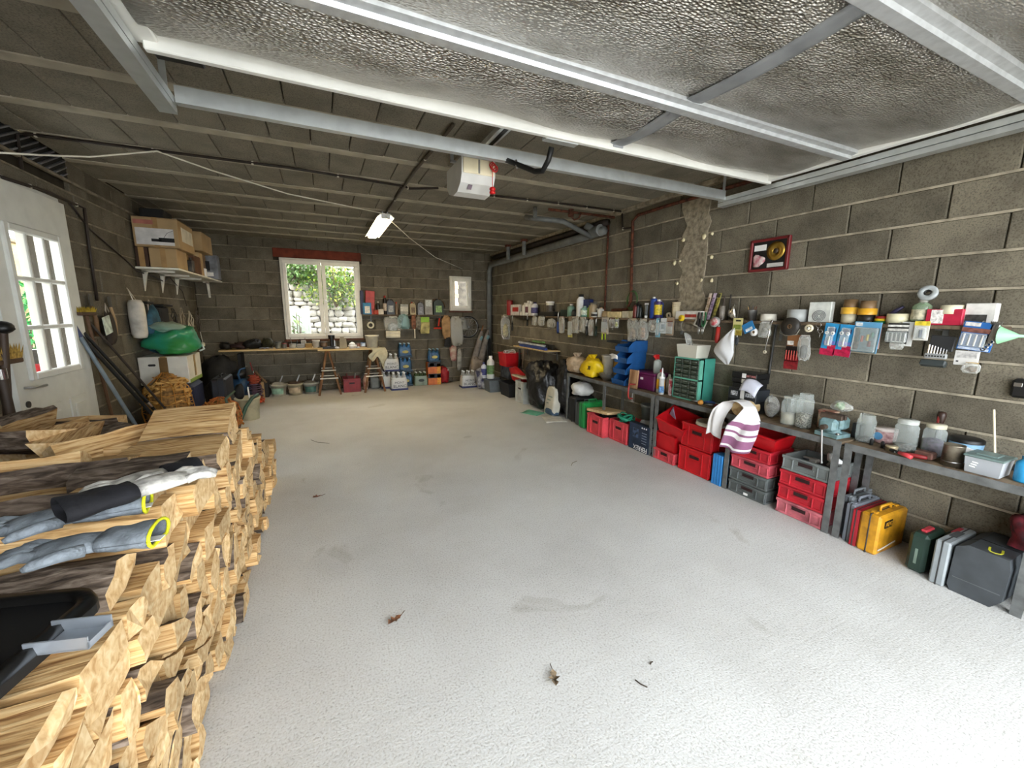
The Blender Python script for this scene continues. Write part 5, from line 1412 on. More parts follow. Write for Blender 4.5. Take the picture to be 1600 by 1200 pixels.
t = thing('sealant_cartridge', 'white sealant cartridge with long nozzle and blue print', 'cartridge', (3.08, 3.035, TZ)); b = MB(); b.lathe([(0, 0), (0.026, 0), (0.026, 0.165), (0.029, 0.165), (0.029, 0.175), (0.012, 0.18), (0.010, 0.19), (0.004, 0.27), (0, 0.27)], 14); part(t, 'tube', b, M_WHITE); b = MB(); b.lathe([(0.0265, 0.02), (0.0265, 0.085)], 14); part(t, 'blue_print', b, mat('5b86b5', 0.5, var=0.5, scale=60))
# ---- things on the middle table
b = MB(); b.box((0, 0, 0.085), (0.10, 0.035, 0.17), 0, 0.002); solo('red_white_book', b, mat('9c2430', 0.5, second='d8d4cc', scale=30), 'slim red and white box left of the green drawers', 'box', (3.16, 2.955, TZ))
t = thing('drawer_cabinet', 'green cabinet of small transparent drawers under the white basin', 'cabinet', (3.20, 2.76, TZ))
TEAL = mat('3f8d7d', 0.5, var=0.08)
CW, CD, CH = 0.30, 0.20, 0.40
b = MB(); b.box((0.02, 0, CH / 2), (CD - 0.04, CW, CH), 0, 0.004); part(t, 'casing', b, TEAL)
for (c, dd) in (((-0.07, CW / 2 - 0.006, CH / 2), (0.06, 0.012, CH)), ((-0.07, -CW / 2 + 0.006, CH / 2), (0.06, 0.012, CH)), ((-0.07, 0, CH - 0.006), (0.06, CW, 0.012)), ((-0.07, 0, CH / 2), (0.06, CW, 0.014)), ((-0.07, 0, 0.006), (0.06, CW, 0.012))):
  b = MB(); b.box(c, dd); part(t, 'frame_edge', b, mat('62a893', 0.5))
dm = mat('3a4238', 0.25, var=0.25, scale=30); dmesh = MB(); dmesh.box((0, 0, 0), (0.05, 0.088, 0.040), 0, 0.003); dme = dmesh.mesh('drawer', dm)
hm_ = MB(); hm_.box((0, 0, 0), (0.014, 0.05, 0.010), 0, 0.003); hme2 = hm_.mesh('drawer_pull', mat('5d665a', 0.4))
for i in range(3):
  for j in range(8):
    z = 0.034 + 0.0455 * j + (0.010 if j > 3 else 0)
    if z + 0.02 > CH - 0.012: continue
    dr = link('drawer', dme, t, (-0.078, (i - 1) * 0.092, z)); link('drawer_pull', hme2, dr, (-0.030, 0, 0.006))
t = thing('plastic_basin', 'white translucent basin with packaging on top of the green drawers', 'basin', (3.19, 2.78, TZ + CH)); 
b = MB(); o_ = [(-0.09, -0.12), (0.09, -0.12), (0.09, 0.12), (-0.09, 0.12)]
vs = [(x * 0.85, y * 0.88, 0.0) for x, y in o_] + [(x, y, 0.12) for x, y in o_] + [(x * 0.97, y * 0.97, 0.12) for x, y in o_] + [(x * 0.83, y * 0.86, 0.006) for x, y in o_]
b.add(vs, [(3, 2, 1, 0), (12, 13, 14, 15)] + [(a + i, a + (i + 1) % 4, a + 4 + (i + 1) % 4, a + 4 + i) for a in (0, 4, 8) for i in range(4)]); part(t, 'basin', b, clear('d8d6c8', 0.75, 0.4))
b = MB(); b.sheet(lambda u, v: (-0.02 + 0.10 * u, 0.04 + 0.02 * math.sin(7 * u) + 0.06 * v, 0.05 + 0.16 * v + 0.02 * math.sin(u * 6)), 6, 6, thick=0.002); part(t, 'clear_wrapper', b, M_BAGCLR)
# pliers and drivers lying
def driver(label, loc, rot, hcol, L=0.12, name='screwdriver', cat='screwdriver'):
  t = thing(name, label, cat, loc, rot=rot)
  b = MB(); b.lathe([(0, -0.05), (0.010, -0.045), (0.013, -0.02), (0.012, 0.03), (0.008, 0.045), (0, 0.046)], 10, R=RY(math.pi / 2)); part(t, 'handle', b, mat(hcol, 0.45))
  b = MB(); b.cyl((0.04, 0, 0), (0.04 + L, 0, 0), 0.0035, n=6); part(t, 'blade', b, M_STEEL)
  return t
def pliers(label, loc, rot, col, name='pliers'):
  t = thing(name, label, 'pliers', loc, rot=rot)
  for s_ in (-1, 1):
    b = MB(); b.tube([(0.0, 0, 0), (-0.04, s_ * 0.018, 0), (-0.10, s_ * 0.022, 0), (-0.14, s_ * 0.016, 0)], [0.006, 0.008, 0.009, 0.007], 8); part(t, 'handle', b, mat(col, 0.5))
    b = MB(); b.tube([(0.0, s_ * 0.004, 0), (0.03, s_ * 0.008, 0), (0.06, s_ * 0.002, 0)], [0.009, 0.008, 0.003], 6); part(t, 'jaw', b, M_STEEL)
  b = MB(); b.cyl((0, 0, -0.008), (0, 0, 0.008), 0.011, n=10); part(t, 'pivot', b, M_STEEL)
  return t
pliers('blue handled pliers lying before the green drawers', (3.10, 2.60, TZ + 0.012), (0, 0, 2.0), '16243c')
pliers('dark red handled pliers lying right of the orange ball', (3.09, 2.44, TZ + 0.012), (0, 0, 2.2), '5b161c')
driver('blue screwdriver lying behind the pliers', (3.16, 2.52, TZ + 0.014), (0, 0, -1.2), '1f3f78')
b = MB(); b.blob((0, 0, 0.024), (0.05, 0.05, 0.048), 12, 8, 0.03, 2); solo('orange_knob', b, mat('c88a3a', 0.4), 'round orange wooden knob among the pliers', 'knob', (3.04, 2.52, TZ))
# black boxes stack on brackets
zz = TZ
for k, (w, h_, col, lab) in enumerate(((0.25, 0.10, '24272b', 'black printed box at the bottom of the tall box pile'), (0.25, 0.095, '2b2f34', 'dark grey printed box second in the pile'), (0.19, 0.042, '17181a', 'black flat box with white end panels, third in the pile'), (0.21, 0.042, '17181a', 'black flat box with white end panels, fourth in the pile'), (0.22, 0.046, '141517', 'black flat box with red print on top of the pile'))):
  t = thing('printed_box', lab, 'box', (3.23, 2.21, zz), group='black boxes piled against the shelf-side wall')
  b = MB(); b.box((0, 0, h_ / 2), (0.17, w, h_), 0, 0.003); part(t, 'carton', b, mat(col, 0.35, var=0.2))
  b = MB(); b.box((-0.0865, -w * 0.02, h_ / 2), (0.002, 0.035, h_ * 0.8)); part(t, 'white_panel', b, M_WHITE)
  b = MB(); b.box((-0.0865, -w * 0.30, h_ / 2), (0.002, 0.08, h_ * 0.35)); part(t, 'print', b, mat('8c5a58' if k > 1 else '9aa0a6', 0.5, var=0.7, scale=70))
  if k < 2:
    b = MB(); b.box((-0.0865, w * 0.28, h_ / 2), (0.002, 0.06, h_ * 0.4)); part(t, 'print', b, mat('a9adb2', 0.5, var=0.8, scale=70))
  zz += h_ + 0.001
b = MB(); b.sheet(lambda u, v: (-0.09 * v, -0.14 * u, 0.02 * math.sin(3 * u) - 0.09 * v * v - 0.04 * u), 6, 6, thick=0.001); solo('paper_sheet', b, mat('c3c5d2', 0.7), 'white folded paper hanging off the black box pile', 'paper', (3.15, 2.18, zz - 0.045))
# wooden roll with draped towel
t = thing('wood_block', 'round brown wood block carrying the draped towel', 'block', (3.06, 2.13, TZ)); b = MB(); b.cyl((-0.06, 0, 0.055), (0.14, 0, 0.055), 0.055, n=16); part(t, 'block', b, M_WOODP); b = MB(); b.box((-0.062, -0.045, 0.04), (0.01, 0.03, 0.07), 0, 0.003); part(t, 'cleat', b, M_CARD)
t = thing('towel', 'white towel with purple stripes draped over the wood block and table edge', 'towel', (3.0, 2.10, TZ))
TP = [(0.0, 0.15, -0.19), (0.07, 0.145, -0.08), (0.15, 0.125, 0.03), (0.27, 0.085, 0.105), (0.38, 0.03, 0.128), (0.47, -0.03, 0.125), (0.57, -0.085, 0.09), (0.68, -0.11, 0.01), (0.82, -0.09, -0.10), (1.0, -0.05, -0.24)]
def tw(u, v):
  for (a, y0, z0), (c, y1, z1) in zip(TP, TP[1:]):
    if v <= c: break
  k = (v - a) / (c - a); y = y0 + (y1 - y0) * k; z = z0 + (z1 - z0) * k
  leg = min(1, max(0, abs(v - 0.43) - 0.13) / 0.2)
  w_ = 0.13 + (0.08 if v > 0.5 else -0.02) * leg
  q = (u - 0.5) * w_
  an = 1.15 * leg
  return (-0.02 - 0.085 * leg + q * math.cos(an) + 0.012 * math.sin(u * 9 + v * 6) * leg, y - q * math.sin(an), z + 0.02 * math.sin(u * 5) * leg - (0.05 * (1 - 2 * abs(u - 0.45)) * leg if v > 0.6 else 0))
b = MB(); b.sheet(tw, 16, 44, thick=0.004)
for i in range(16 * 44):
  if i // 16 in (31, 32, 35, 38, 39, 40, 41, 43): b.m[i] = b.m[i + 16 * 44] = 1
part(t, 'cloth', b, [mat('d9d6d4', 0.9, var=0.06, bump=0.4, bscale=200), mat('8a5a78', 0.9, var=0.1)])
# jars
def jar(label, px0, py0, px1, py1, X, x, m=M_JAR, lid=None, fill=None, fillh=0.4, ribs=True, name='glass_jar', cat='jar', lab=None, hscale=1.0):
  yc, w, h_ = tabpos(px0, py0, px1, py1, X)
  h_ *= hscale
  r_ = w / 2
  t = thing(name, label, cat, (x, yc, TZ))
  pr = [(0, 0.003), (r_ * 0.9, 0.0), (r_, 0.012)]
  if ribs:
    k = 5
    for i in range(k):
      z = 0.02 + (h_ * 0.7) * i / k; pr += [(r_, z), (r_ * 0.95, z + h_ * 0.05)]
  pr += [(r_, h_ * 0.78), (r_ * 0.8, h_ * 0.88), (r_ * 0.8, h_)]
  b = MB(); b.lathe(pr, 18); part(t, 'jar_wall', b, m)
  if fill:
    b = MB(); b.lathe([(0, 0.006), (r_ * 0.9, 0.006), (r_ * 0.91, h_ * fillh), (r_ * 0.4, h_ * fillh * 1.1), (0, h_ * fillh * 1.05)], 16); part(t, 'contents', b, fill)
  if lid:
    b = MB(); b.lathe([(r_ * 0.86, h_ * 0.9), (r_ * 0.86, h_ * 1.02), (0, h_ * 1.02)], 18); part(t, 'lid', b, lid)
  if lab:
    b = MB(); b.lathe([(r_ * 1.01, h_ * 0.15), (r_ * 1.01, h_ * 0.72)], 18); part(t, 'paper_label', b, lab)
  return t
M_NUTS = mat('8d887c', 0.35, 0.7, var=0.6, scale=90, bump=1, bscale=90)
M_BITS = mat('5a564e', 0.5, 0.4, var=0.6, scale=80, bump=1, bscale=90)
b_ = thing('clear_packet', 'crinkled clear packet of dark fixings right of the towel', 'packet', (3.19, 1.98, TZ)); b = MB(); b.blob((0, 0, 0.085), (0.08, 0.12, 0.18), 14, 10, 0.14, 77, flat=0.1); part(b_, 'bag_body', b, M_BAGCLR); b = MB(); b.blob((0, 0, 0.06), (0.06, 0.095, 0.12), 10, 8, 0.12, 7, flat=0.1); part(b_, 'fixings', b, M_BITS)
jar('ribbed clear jar of pale sand beside the clear packet', 1219, 620, 1243, 664, 3.10, 3.12, fill=mat('9a9482', 0.8), fillh=0.38)
jar('ribbed clear jar of screws left of the vice', 1244, 615, 1269, 667, 3.12, 3.13, fill=M_NUTS, fillh=0.4)
jar('clear jar standing behind the two ribbed jars', 1235, 617, 1253, 650, 3.25, 3.26, fill=M_BITS, fillh=0.3)
b = MB(); b.box((0, 0, 0.06), (0.07, 0.10, 0.12), 0, 0.004); b.box((0, 0, 0.125), (0.075, 0.105, 0.012), 0, 0.003); solo('small_carton', b, mat('9a5348', 0.6, second='c8bba0', scale=16), 'small red and cream box behind the vice', 'box', (3.27, 1.62, TZ))
# bench vice
def vice():
  t = thing('bench_vice', 'pale blue bench vice with steel handle bolted to the middle table', 'vice', (3.10, 1.50, TZ))
  TB = mat('7d9aa0', 0.5, var=0.2, scale=16, second='59726f')
  b = MB(); b.prism([(-0.08, -0.07), (0.06, -0.08), (0.09, 0.0), (0.05, 0.08), (-0.07, 0.07)], 0.0, 0.025, 'z'); part(t, 'base', b, TB)
  b = MB(); b.lathe([(0.055, 0.025), (0.045, 0.04), (0.045, 0.055), (0, 0.055)], 16); part(t, 'swivel', b, TB)
  b = MB(); b.box((0.05, 0, 0.085), (0.10, 0.11, 0.085), 0, 0.016); part(t, 'fixed_body', b, TB)
  b = MB(); b.box((-0.055, 0, 0.08), (0.06, 0.105, 0.085), 0, 0.018); part(t, 'sliding_jaw_body', b, TB)
  for x in (-0.03, 0.015):
    b = MB(); b.box((x, 0, 0.135), (0.022, 0.13, 0.035), 0, 0.004); part(t, 'jaw_plate', b, mat('6b5a4e', 0.6, 0.5, var=0.4))
  b = MB(); b.cyl((-0.085, 0, 0.07), (-0.125, 0, 0.07), 0.017, n=12); part(t, 'screw_boss', b, mat('6e5c50', 0.5, 0.6, var=0.4))
  b = MB(); b.cyl((-0.112, 0.01, 0.085), (-0.112, -0.02, -0.17), 0.006, n=8); b.blob((-0.112, -0.02, -0.172), (0.018, 0.018, 0.016), 8, 6, 0); part(t, 'handle_bar', b, M_STEEL, label='long steel vice handle')
  b = MB(); b.cyl((-0.05, -0.06, 0.022), (-0.05, -0.06, 0.036), 0.011, n=6); part(t, 'bolt', b, M_STEEL)
vice()
t = thing('crushed_bottle', 'crushed clear bottle with green label lying on the vice', 'bottle', (3.17, 1.50, TZ + 0.16)); b = MB(); b.blob((0, 0, 0.035), (0.07, 0.12, 0.07), 12, 8, 0.25, 12); part(t, 'bottle', b, M_BAGCLR); b = MB(); b.blob((0.0, 0.01, 0.036), (0.066, 0.06, 0.064), 10, 7, 0.2, 13); part(t, 'green_label', b, mat('4f7a4a', 0.5, var=0.5, scale=40, second='b9c4a8'))
# ---- things on the near table
jar('wide ribbed clear tub right of the vice', 1336, 648, 1366, 688, 3.13, 3.15, fill=M_BITS, fillh=0.12)
b = MB(); b.box((0, 0, 0.05), (0.06, 0.05, 0.10), 0, 0.006); solo('black_block', b, M_BLACK, 'small black box beside the wide ribbed tub', 'box', (3.20, 1.40, TZ))
yc, w, h_ = tabpos(1366, 660, 1395, 688, 3.19)
t = thing('paper_tub', 'white tub with pink and blue label beside the tall jar', 'tub', (3.22, yc, TZ)); b = MB(); b.lathe([(0, 0), (0.05, 0), (0.058, 0.09), (0.06, 0.092), (0.06, 0.10), (0, 0.10)], 18); part(t, 'tub', b, mat('cfc4bd', 0.5)); b = MB(); b.lathe([(0.053, 0.01), (0.0605, 0.085)], 18); part(t, 'printed_label', b, mat('c8aaa6', 0.5, var=0.5, scale=25, second='6d3f45')); b = MB(); b.cyl((-0.054, 0.012, 0.052), (-0.060, 0.012, 0.052), 0.024, n=14); part(t, 'blue_roundel', b, mat('4d82a8', 0.5))
jar('tall clear jar with bright reflections in the middle of the near table', 1393, 657, 1432, 703, 3.12, 3.15, fill=M_BITS, fillh=0.2, lid=clear('cfd2cc', 0.5, 0.2))
b = MB(); b.lathe([(0, 0), (0.028, 0), (0.028, 0.022), (0.03, 0.024), (0.03, 0.032), (0, 0.032)], 16); solo('small_tin', b, mat('b8a988', 0.4, 0.4), 'small round cream tin in front of the tall jar', 'tin', (3.07, onx(1393, 700, 3.07).y, TZ))
for k in range(2):
  b = MB(); b.lathe([(0, 0), (0.009, 0), (0.010, 0.03), (0.006, 0.04), (0, 0.04)], 10); solo('bottle_stopper', b, M_BLACKM, ['small black stopper left of the cream tin', 'small black stopper next to the cream tin'][k], 'stopper', (3.10, onx(1362 + 18 * k, 690, 3.10).y, TZ))
jar('squat clear jar with cream lid and violet contents', 1438, 664, 1476, 702, 3.17, 3.20, lid=mat('bdb8a2', 0.5), fill=mat('554a5e', 0.5, var=0.4, scale=50), fillh=0.5, ribs=False)
p = onx(1468, 655, 3.25)
t = thing('turned_tool', 'dark turned wooden tool handle standing behind the cream lidded jar', 'tool', (3.27, p.y, TZ)); b = MB(); b.lathe([(0, 0), (0.012, 0), (0.012, 0.13), (0.009, 0.15), (0.016, 0.19), (0.022, 0.23), (0.018, 0.25), (0, 0.255)], 12); part(t, 'grip', b, mat('2f1f18', 0.4, var=0.2)); b = MB(); b.box((-0.016, 0.006, 0.205), (0.006, 0.012, 0.05), 0, 0.002); part(t, 'red_patch', b, mat('7a2420', 0.5))
yc, w, h_ = tabpos(1482, 664, 1536, 700, 3.22)
t = thing('blue_white_tub', 'light blue tub with white swoosh and purple lettering on the near table', 'tub', (3.25, yc, TZ)); b = MB(); b.lathe([(0, 0), (0.062, 0), (0.07, 0.115), (0, 0.115)], 20); part(t, 'tub', b, mat('7fa6c4', 0.4)); b = MB(); b.lathe([(0.072, 0.11), (0.072, 0.128), (0.06, 0.134), (0, 0.134)], 20); part(t, 'lid', b, M_BLACK); 
b = MB(); b.sheet(lambda u, v: ((0.0665 + 0.004 * v) * math.cos(2.2 + 2.2 * u), (0.0665 + 0.004 * v) * math.sin(2.2 + 2.2 * u), 0.03 + (0.035 + 0.03 * math.sin(u * 3.14)) * v), 12, 3); part(t, 'white_swoosh', b, M_WHITE)
text(t, 'enoc', 0.04, mat('5d2444', 0.5), (-0.0725, -0.002, 0.052), (math.pi / 2, 0, -math.pi / 2))
yc, w, h_ = tabpos(1468, 695, 1506, 728, 3.06)
t = thing('tin_can', 'rusty open tin can at the front edge of the near table', 'can', (3.08, yc, TZ)); b = MB(); b.lathe([(0, 0.002), (w * 0.47, 0), (w * 0.47, h_ * 0.97), (w * 0.49, h_), (w * 0.46, h_), (w * 0.45, h_ * 0.3), (0, h_ * 0.3)], 20); part(t, 'can', b, mat('8f8676', 0.32, 0.8, var=0.3, scale=20)); b = MB(); b.lathe([(w * 0.475, h_ * 0.2), (w * 0.48, h_ * 0.22), (w * 0.475, h_ * 0.24)], 20); part(t, 'bead', b, M_STEEL)
t = thing('plastic_tub', 'clear lidded plastic tub with white price strips near the right edge', 'tub', (3.10, onx(1541, 718, 3.06).y, TZ)); tw_, td_, th_ = 0.135, 0.15, 0.085
b = MB(); o_ = [(-td_ / 2, -tw_ / 2), (td_ / 2, -tw_ / 2), (td_ / 2, tw_ / 2), (-td_ / 2, tw_ / 2)]
b.add([(x * 0.9, y * 0.9, 0.0) for x, y in o_] + [(x, y, th_) for x, y in o_] + [(x * 0.98, y * 0.98, th_) for x, y in o_] + [(x * 0.88, y * 0.88, 0.004) for x, y in o_], [(3, 2, 1, 0), (12, 13, 14, 15)] + [(a + i, a + (i + 1) % 4, a + 4 + (i + 1) % 4, a + 4 + i) for a in (0, 4, 8) for i in range(4)]); part(t, 'tub', b, clear('c8ccd0', 0.45, 0.2))
b = MB(); b.box((0, 0, th_ + 0.006), (td_ + 0.014, tw_ + 0.014, 0.012), 0, 0.004); b.box((0, 0, th_ + 0.014), (td_ * 0.6, tw_ * 0.6, 0.008), 0, 0.004); part(t, 'lid', b, mat('6c7f7c', 0.35, var=0.15))
for k in range(3):
  b = MB(); b.box((-td_ * 0.485, 0.035 - 0.004 * k, 0.035 + 0.012 * k), (0.003, 0.022, 0.006), R=RX(0.1)); part(t, 'price_strip', b, M_WHITE)
b = MB(); b.box((0, 0, 0.03), (0.11, 0.10, 0.045), 0, 0.01); part(t, 'contents', b, mat('50506a', 0.5, var=0.3))
p0 = onx(1565, 690, 3.2); p1 = onx(1553, 640, 3.27); b = MB(); b.cyl((0, 0, 0), p1 - Vector((3.2, p0.y, TZ)), 0.005, n=8); t = thing('white_stick', 'thin white stick leaning on the wall behind the clear tub', 'stick', (3.2, p0.y, TZ)); part(t, 'stick', b, M_CREAM); b = MB(); b.box((0, 0, 0.012), (0.03, 0.03, 0.024), 0, 0.004); part(t, 'foot', b, M_BLACKM)
t = thing('air_gun', 'black blow gun lying on the near table by the right edge', 'tool', (3.20, onx(1560, 690, 3.2).y, TZ + 0.012), 0.6); b = MB(); b.tube([(0.02, 0.10, 0.05), (0.0, 0.03, 0.02), (0, -0.02, 0.012), (0.01, -0.08, 0.012)], [0.006, 0.012, 0.014, 0.018], 8); part(t, 'body', b, M_BLACK); b = MB(); b.tube([(0, 0.04, 0.03), (0.03, 0.02, 0.0), (0.05, -0.03, 0.0)], 0.008, 6); part(t, 'lever', b, M_STEEL)
b = MB(); b.tube([(0, 0.16, 0.12), (0.0, 0.05, 0.06), (0.0, -0.04, 0.03), (-0.02, -0.14, 0.006)], 0.004, 6); solo('black_rod', b, M_BLACK, 'thin black rod slanting behind the clear lidded tub', 'rod', (3.24, onx(1570, 690, 3.2).y, TZ))
bottle('bright blue bottle at the right edge of the near table', (3.10, onx(1597, 735, 3.05).y, TZ), 0.035, 0.13, mat('2f8fc0', 0.4), mat('2f8fc0', 0.4), neck=0.5)
driver('black and red screwdriver hanging over the near table edge', (3.04, onx(1428, 712, 3.02).y, TZ + 0.014), (0, 0, 1.9), '7a1a1c', 0.05)
t = thing('red_putty_knife', 'red and black plastic handle on the front rail of the near table', 'tool', (3.00, onx(1415, 714, 3.0).y, TZ + 0.012), 1.2); b = MB(); b.tube([(-0.03, 0, 0.0), (0, 0, 0.004), (0.04, 0, 0.004)], [0.012, 0.013, 0.010], 8); part(t, 'grip', b, mat('d0444a', 0.45)); b = MB(); b.tube([(0.03, 0, 0.004), (0.09, 0.0, 0.004)], 0.010, 8); part(t, 'sleeve', b, M_BLACK)
b = MB(); b.box((0, 0, 0.02), (0.06, 0.08, 0.04), 0, 0.006); solo('brown_box', b, mat('6b4a40', 0.6, var=0.4), 'low brown box in front of the cream lidded jar', 'box', (3.10, onx(1447, 705, 3.1).y, TZ))
# ------------------------------------------------------------------ plank along the long block wall: things standing on it and hanging from it
PLZ = 1.40
pk = thing('wall_plank', 'long dark plank fixed along the block wall above the tables', 'shelf', (XR, 0.86, PLZ))
b = MB(); b.box((-0.065, 2.4, -0.012), (0.13, 4.8, 0.022), 0, 0.003); part(pk, 'board', b, M_WOODD)
b = MB(); b.box((-0.065, 5.40, -0.012), (0.13, 1.18, 0.022), 0, 0.003); part(pk, 'board', b, mat('3a2a1e', 0.7, var=0.2))
for y in (0.25, 1.2, 2.2, 3.3, 4.4, 5.5):
  b = MB(); b.box((-0.055, y, -0.028), (0.11, 0.025, 0.006)); b.box((-0.003, y, -0.09), (0.006, 0.025, 0.13)); part(pk, 'bracket', b, M_ANGLE)

def st(x0, y0, x1, y1, X=3.25):
  """footprint on the plank: centre y, width, height"""
  yc, w, z0, z1 = span(x0, y0, x1, y1, X)
  return yc, max(w, 0.012), max(0.02, z1 - PLZ)
def s_box(label, px, col, X=3.25, d_=0.06, name='small_box', cat='box', band=None, m=None, tilt=0.0, group=None, extra=None):
  yc, w, h_ = st(*px, X)
  t = thing(name, label, cat, (X, yc, PLZ), rot=(tilt, 0, 0), group=group)
  b = MB(); b.box((0, 0, h_ / 2), (d_, w, h_), 0, 0.003); part(t, 'carton', b, m or mat(col, 0.5, var=0.12, scale=20))
  if band:
    for (f0, f1, w0, w1, c2) in band:
      b = MB(); b.box((-d_ / 2 - 0.001, (w0 + w1 - 1) / -2 * w, (f0 + f1) / 2 * h_), (0.002, (w1 - w0) * w, (f1 - f0) * h_)); part(t, 'printed_band', b, mat(c2, 0.5, var=0.3, scale=60))
  return t
def s_bot(label, px, col, cap, lab=None, X=3.25, neck=0.4, sh=0.72, name='bottle', cat='bottle', m=None, group=None):
  yc, w, h_ = st(*px, X)
  return bottle(label, (X, yc, PLZ), min(w / 2, 0.06), h_, m or mat(col, 0.4, var=0.1), mat(cap, 0.45), mat(lab, 0.5, var=0.3, scale=50) if lab else None, neck, sh, name, cat, group=group, n=12)
def s_roll(label, px, col, core, X=3.25, name='tape_roll', zoff=0.0, cat='tape roll'):
  yc, w, z0, z1 = span(*px, X)
  r_, h_ = w / 2, max(0.015, z1 - z0)
  t = thing(name, label, cat, (X, yc, z0 if zoff is None else PLZ + zoff))
  b = MB(); b.lathe([(r_ * 0.55, 0), (r_, 0), (r_, h_), (r_ * 0.55, h_), (r_ * 0.55, 0)], 20); part(t, 'tape', b, mat(col, 0.45, var=0.06))
  b = MB(); b.lathe([(r_ * 0.5, 0), (r_ * 0.55, 0), (r_ * 0.55, h_), (r_ * 0.5, h_), (r_ * 0.5, 0)], 20); part(t, 'core', b, mat(core, 0.7))
  return t
# near end towards the far end
s_box('pinkish red and white packet lying at the near end of the plank', (1453, 483, 1510, 505), 'b0203c', d_=0.10, band=[(0.1, 0.95, 0.15, 0.5, 'd9d5d0')])
s_roll('cream masking tape roll resting on the red and white packet', (1471, 469, 1507, 483), 'ddd6ba', 'b0a27d', X=3.24, zoff=0.062)
t = s_box('white open fronted card box with dark slot at the near plank end', (1510, 474, 1559, 505), 'cfcdc8', d_=0.05, band=[(0.15, 0.5, 0.05, 0.75, '3b3a38')])
t = s_bot('clear glass bottle of green liquid with a tape reel on top', (1425, 468, 1456, 503), '6f8a68', '8c8a80', 'b9b39a', m=clear('8fa585', 0.5, 0.1))
yc = onx(1450, 458, 3.25)
t = thing('tape_reel', 'clear tape reel perched tilted on the green glass bottle', 'tape roll', (3.25, yc.y, yc.z), rot=(0.1, -1.2, 0)); b = MB(); b.lathe([(0.018, -0.01), (0.045, -0.01), (0.045, 0.01), (0.018, 0.01), (0.018, -0.01)], 20); part(t, 'tape', b, clear('b9bfc0', 0.6, 0.15)); b = MB(); b.lathe([(0.012, -0.009), (0.018, -0.009), (0.018, 0.009), (0.012, 0.009), (0.012, -0.009)], 14); part(t, 'core', b, M_BLACK)
s_roll('wide cream tape roll between the green bottle and the coloured tape stack', (1386, 489, 1421, 505), 'd6cfae', 'a89c78')
for k, (c, lab) in enumerate((('1f6a3a', 'green'), ('d8b820', 'yellow'), ('8a2020', 'red'))):
  yc, w, h_ = st(1366, 490, 1387, 505)
  t = thing('insulating_tape', '%s insulating tape roll in the small three colour stack' % lab, 'tape roll', (3.25, yc, PLZ + 0.016 * k)); b = MB(); b.lathe([(0.018, 0), (0.034 - 0.002 * k, 0), (0.034 - 0.002 * k, 0.0155), (0.018, 0.0155), (0.018, 0)], 18); part(t, 'tape', b, mat(c, 0.4)); b = MB(); b.lathe([(0.015, 0), (0.018, 0), (0.018, 0.015), (0.015, 0.015), (0.015, 0)], 14); part(t, 'core', b, M_CARD)
p = onx(1398, 483, 3.27); b = MB(); b.lathe([(0, 0), (0.012, 0), (0.013, 0.07), (0.009, 0.075), (0.009, 0.10), (0, 0.10)], 10, R=RX(0.9)); solo('marker_pen', b, mat('2a2444', 0.4), 'dark violet marker leaning behind the wide cream tape', 'marker', (3.28, p.y + 0.04, PLZ + 0.045))
for k, (px, c1, c2, c3, lab) in enumerate((((1341, 470, 1370, 503), '2a2520', 'd09a28', '7b6244', 'jar with amber lid and black base beside the coloured tapes'), ((1315, 468, 1341, 503), 'bdb59c', 'd8a83a', '6f5638', 'jar with amber lid and white base beside the spiral printed box'))):
  yc, w, h_ = st(*px)
  t = thing('screw_jar', lab, 'jar', (3.25, yc, PLZ)); r_ = w / 2
  b = MB(); b.lathe([(0, 0), (r_ * 0.85, 0), (r_ * 0.85, h_ * 0.38), (0, h_ * 0.38)], 16); part(t, 'jar', b, mat(c1, 0.4, var=0.15))
  b = MB(); b.lathe([(r_, h_ * 0.38), (r_, h_ * 0.66), (0, h_ * 0.66)], 16); part(t, 'lid', b, mat(c2, 0.4))
  b = MB(); b.lathe([(r_ * 0.82, h_ * 0.66), (r_ * 0.8, h_), (0, h_)], 16); part(t, 'upper_cup', b, mat(c3, 0.5, var=0.2))
t = s_box('white box with a printed spiral standing on the plank', (1266, 472, 1301, 502), 'cfd2cc', d_=0.04)
for k in range(4):
  b = MB(); r_ = 0.012 + 0.010 * k; b.tube([(0, r_ * math.cos(a), r_ * math.sin(a) * 0.9) for a in [i * 6.283 / 18 for i in range(19)]], 0.0022, 4); part(t, 'printed_ring', b, mat('6f7275', 0.5), (-0.0215, 0, 0.045))
s_roll('silver duct tape roll standing on the plank near the dark reel', (1232, 481, 1260, 500), 'a3a6a4', '8a7a5c')
s_roll('white tape roll on the plank above the hanging wrench', (1190, 490, 1212, 501), 'd8d4c6', 'a89c80', zoff=0.0)
yc, w, h_ = st(1167, 484, 1184, 501)
t = thing('tin_pot', 'steel tin holding pencils and small brushes', 'pot', (3.25, yc, PLZ)); b = MB(); b.lathe([(0, 0.002), (0.034, 0), (0.034, 0.085), (0.036, 0.087), (0.032, 0.085), (0.031, 0.01), (0, 0.01)], 16); part(t, 'tin', b, M_STEEL)
for k in range(5):
  b = MB(); a = k * 1.3; b.cyl((0.01 * math.cos(a), 0.01 * math.sin(a), 0.01), (0.028 * math.cos(a), 0.034 * math.sin(a) + 0.01, 0.115 + 0.01 * (k % 2)), 0.004, n=6); part(t, 'brush', b, mat(['5a3a22', '2c2c2c', '8c7040', '4a4a44', '6b2f22'][k], 0.5))
yc, w, h_ = st(1138, 476, 1153, 498)
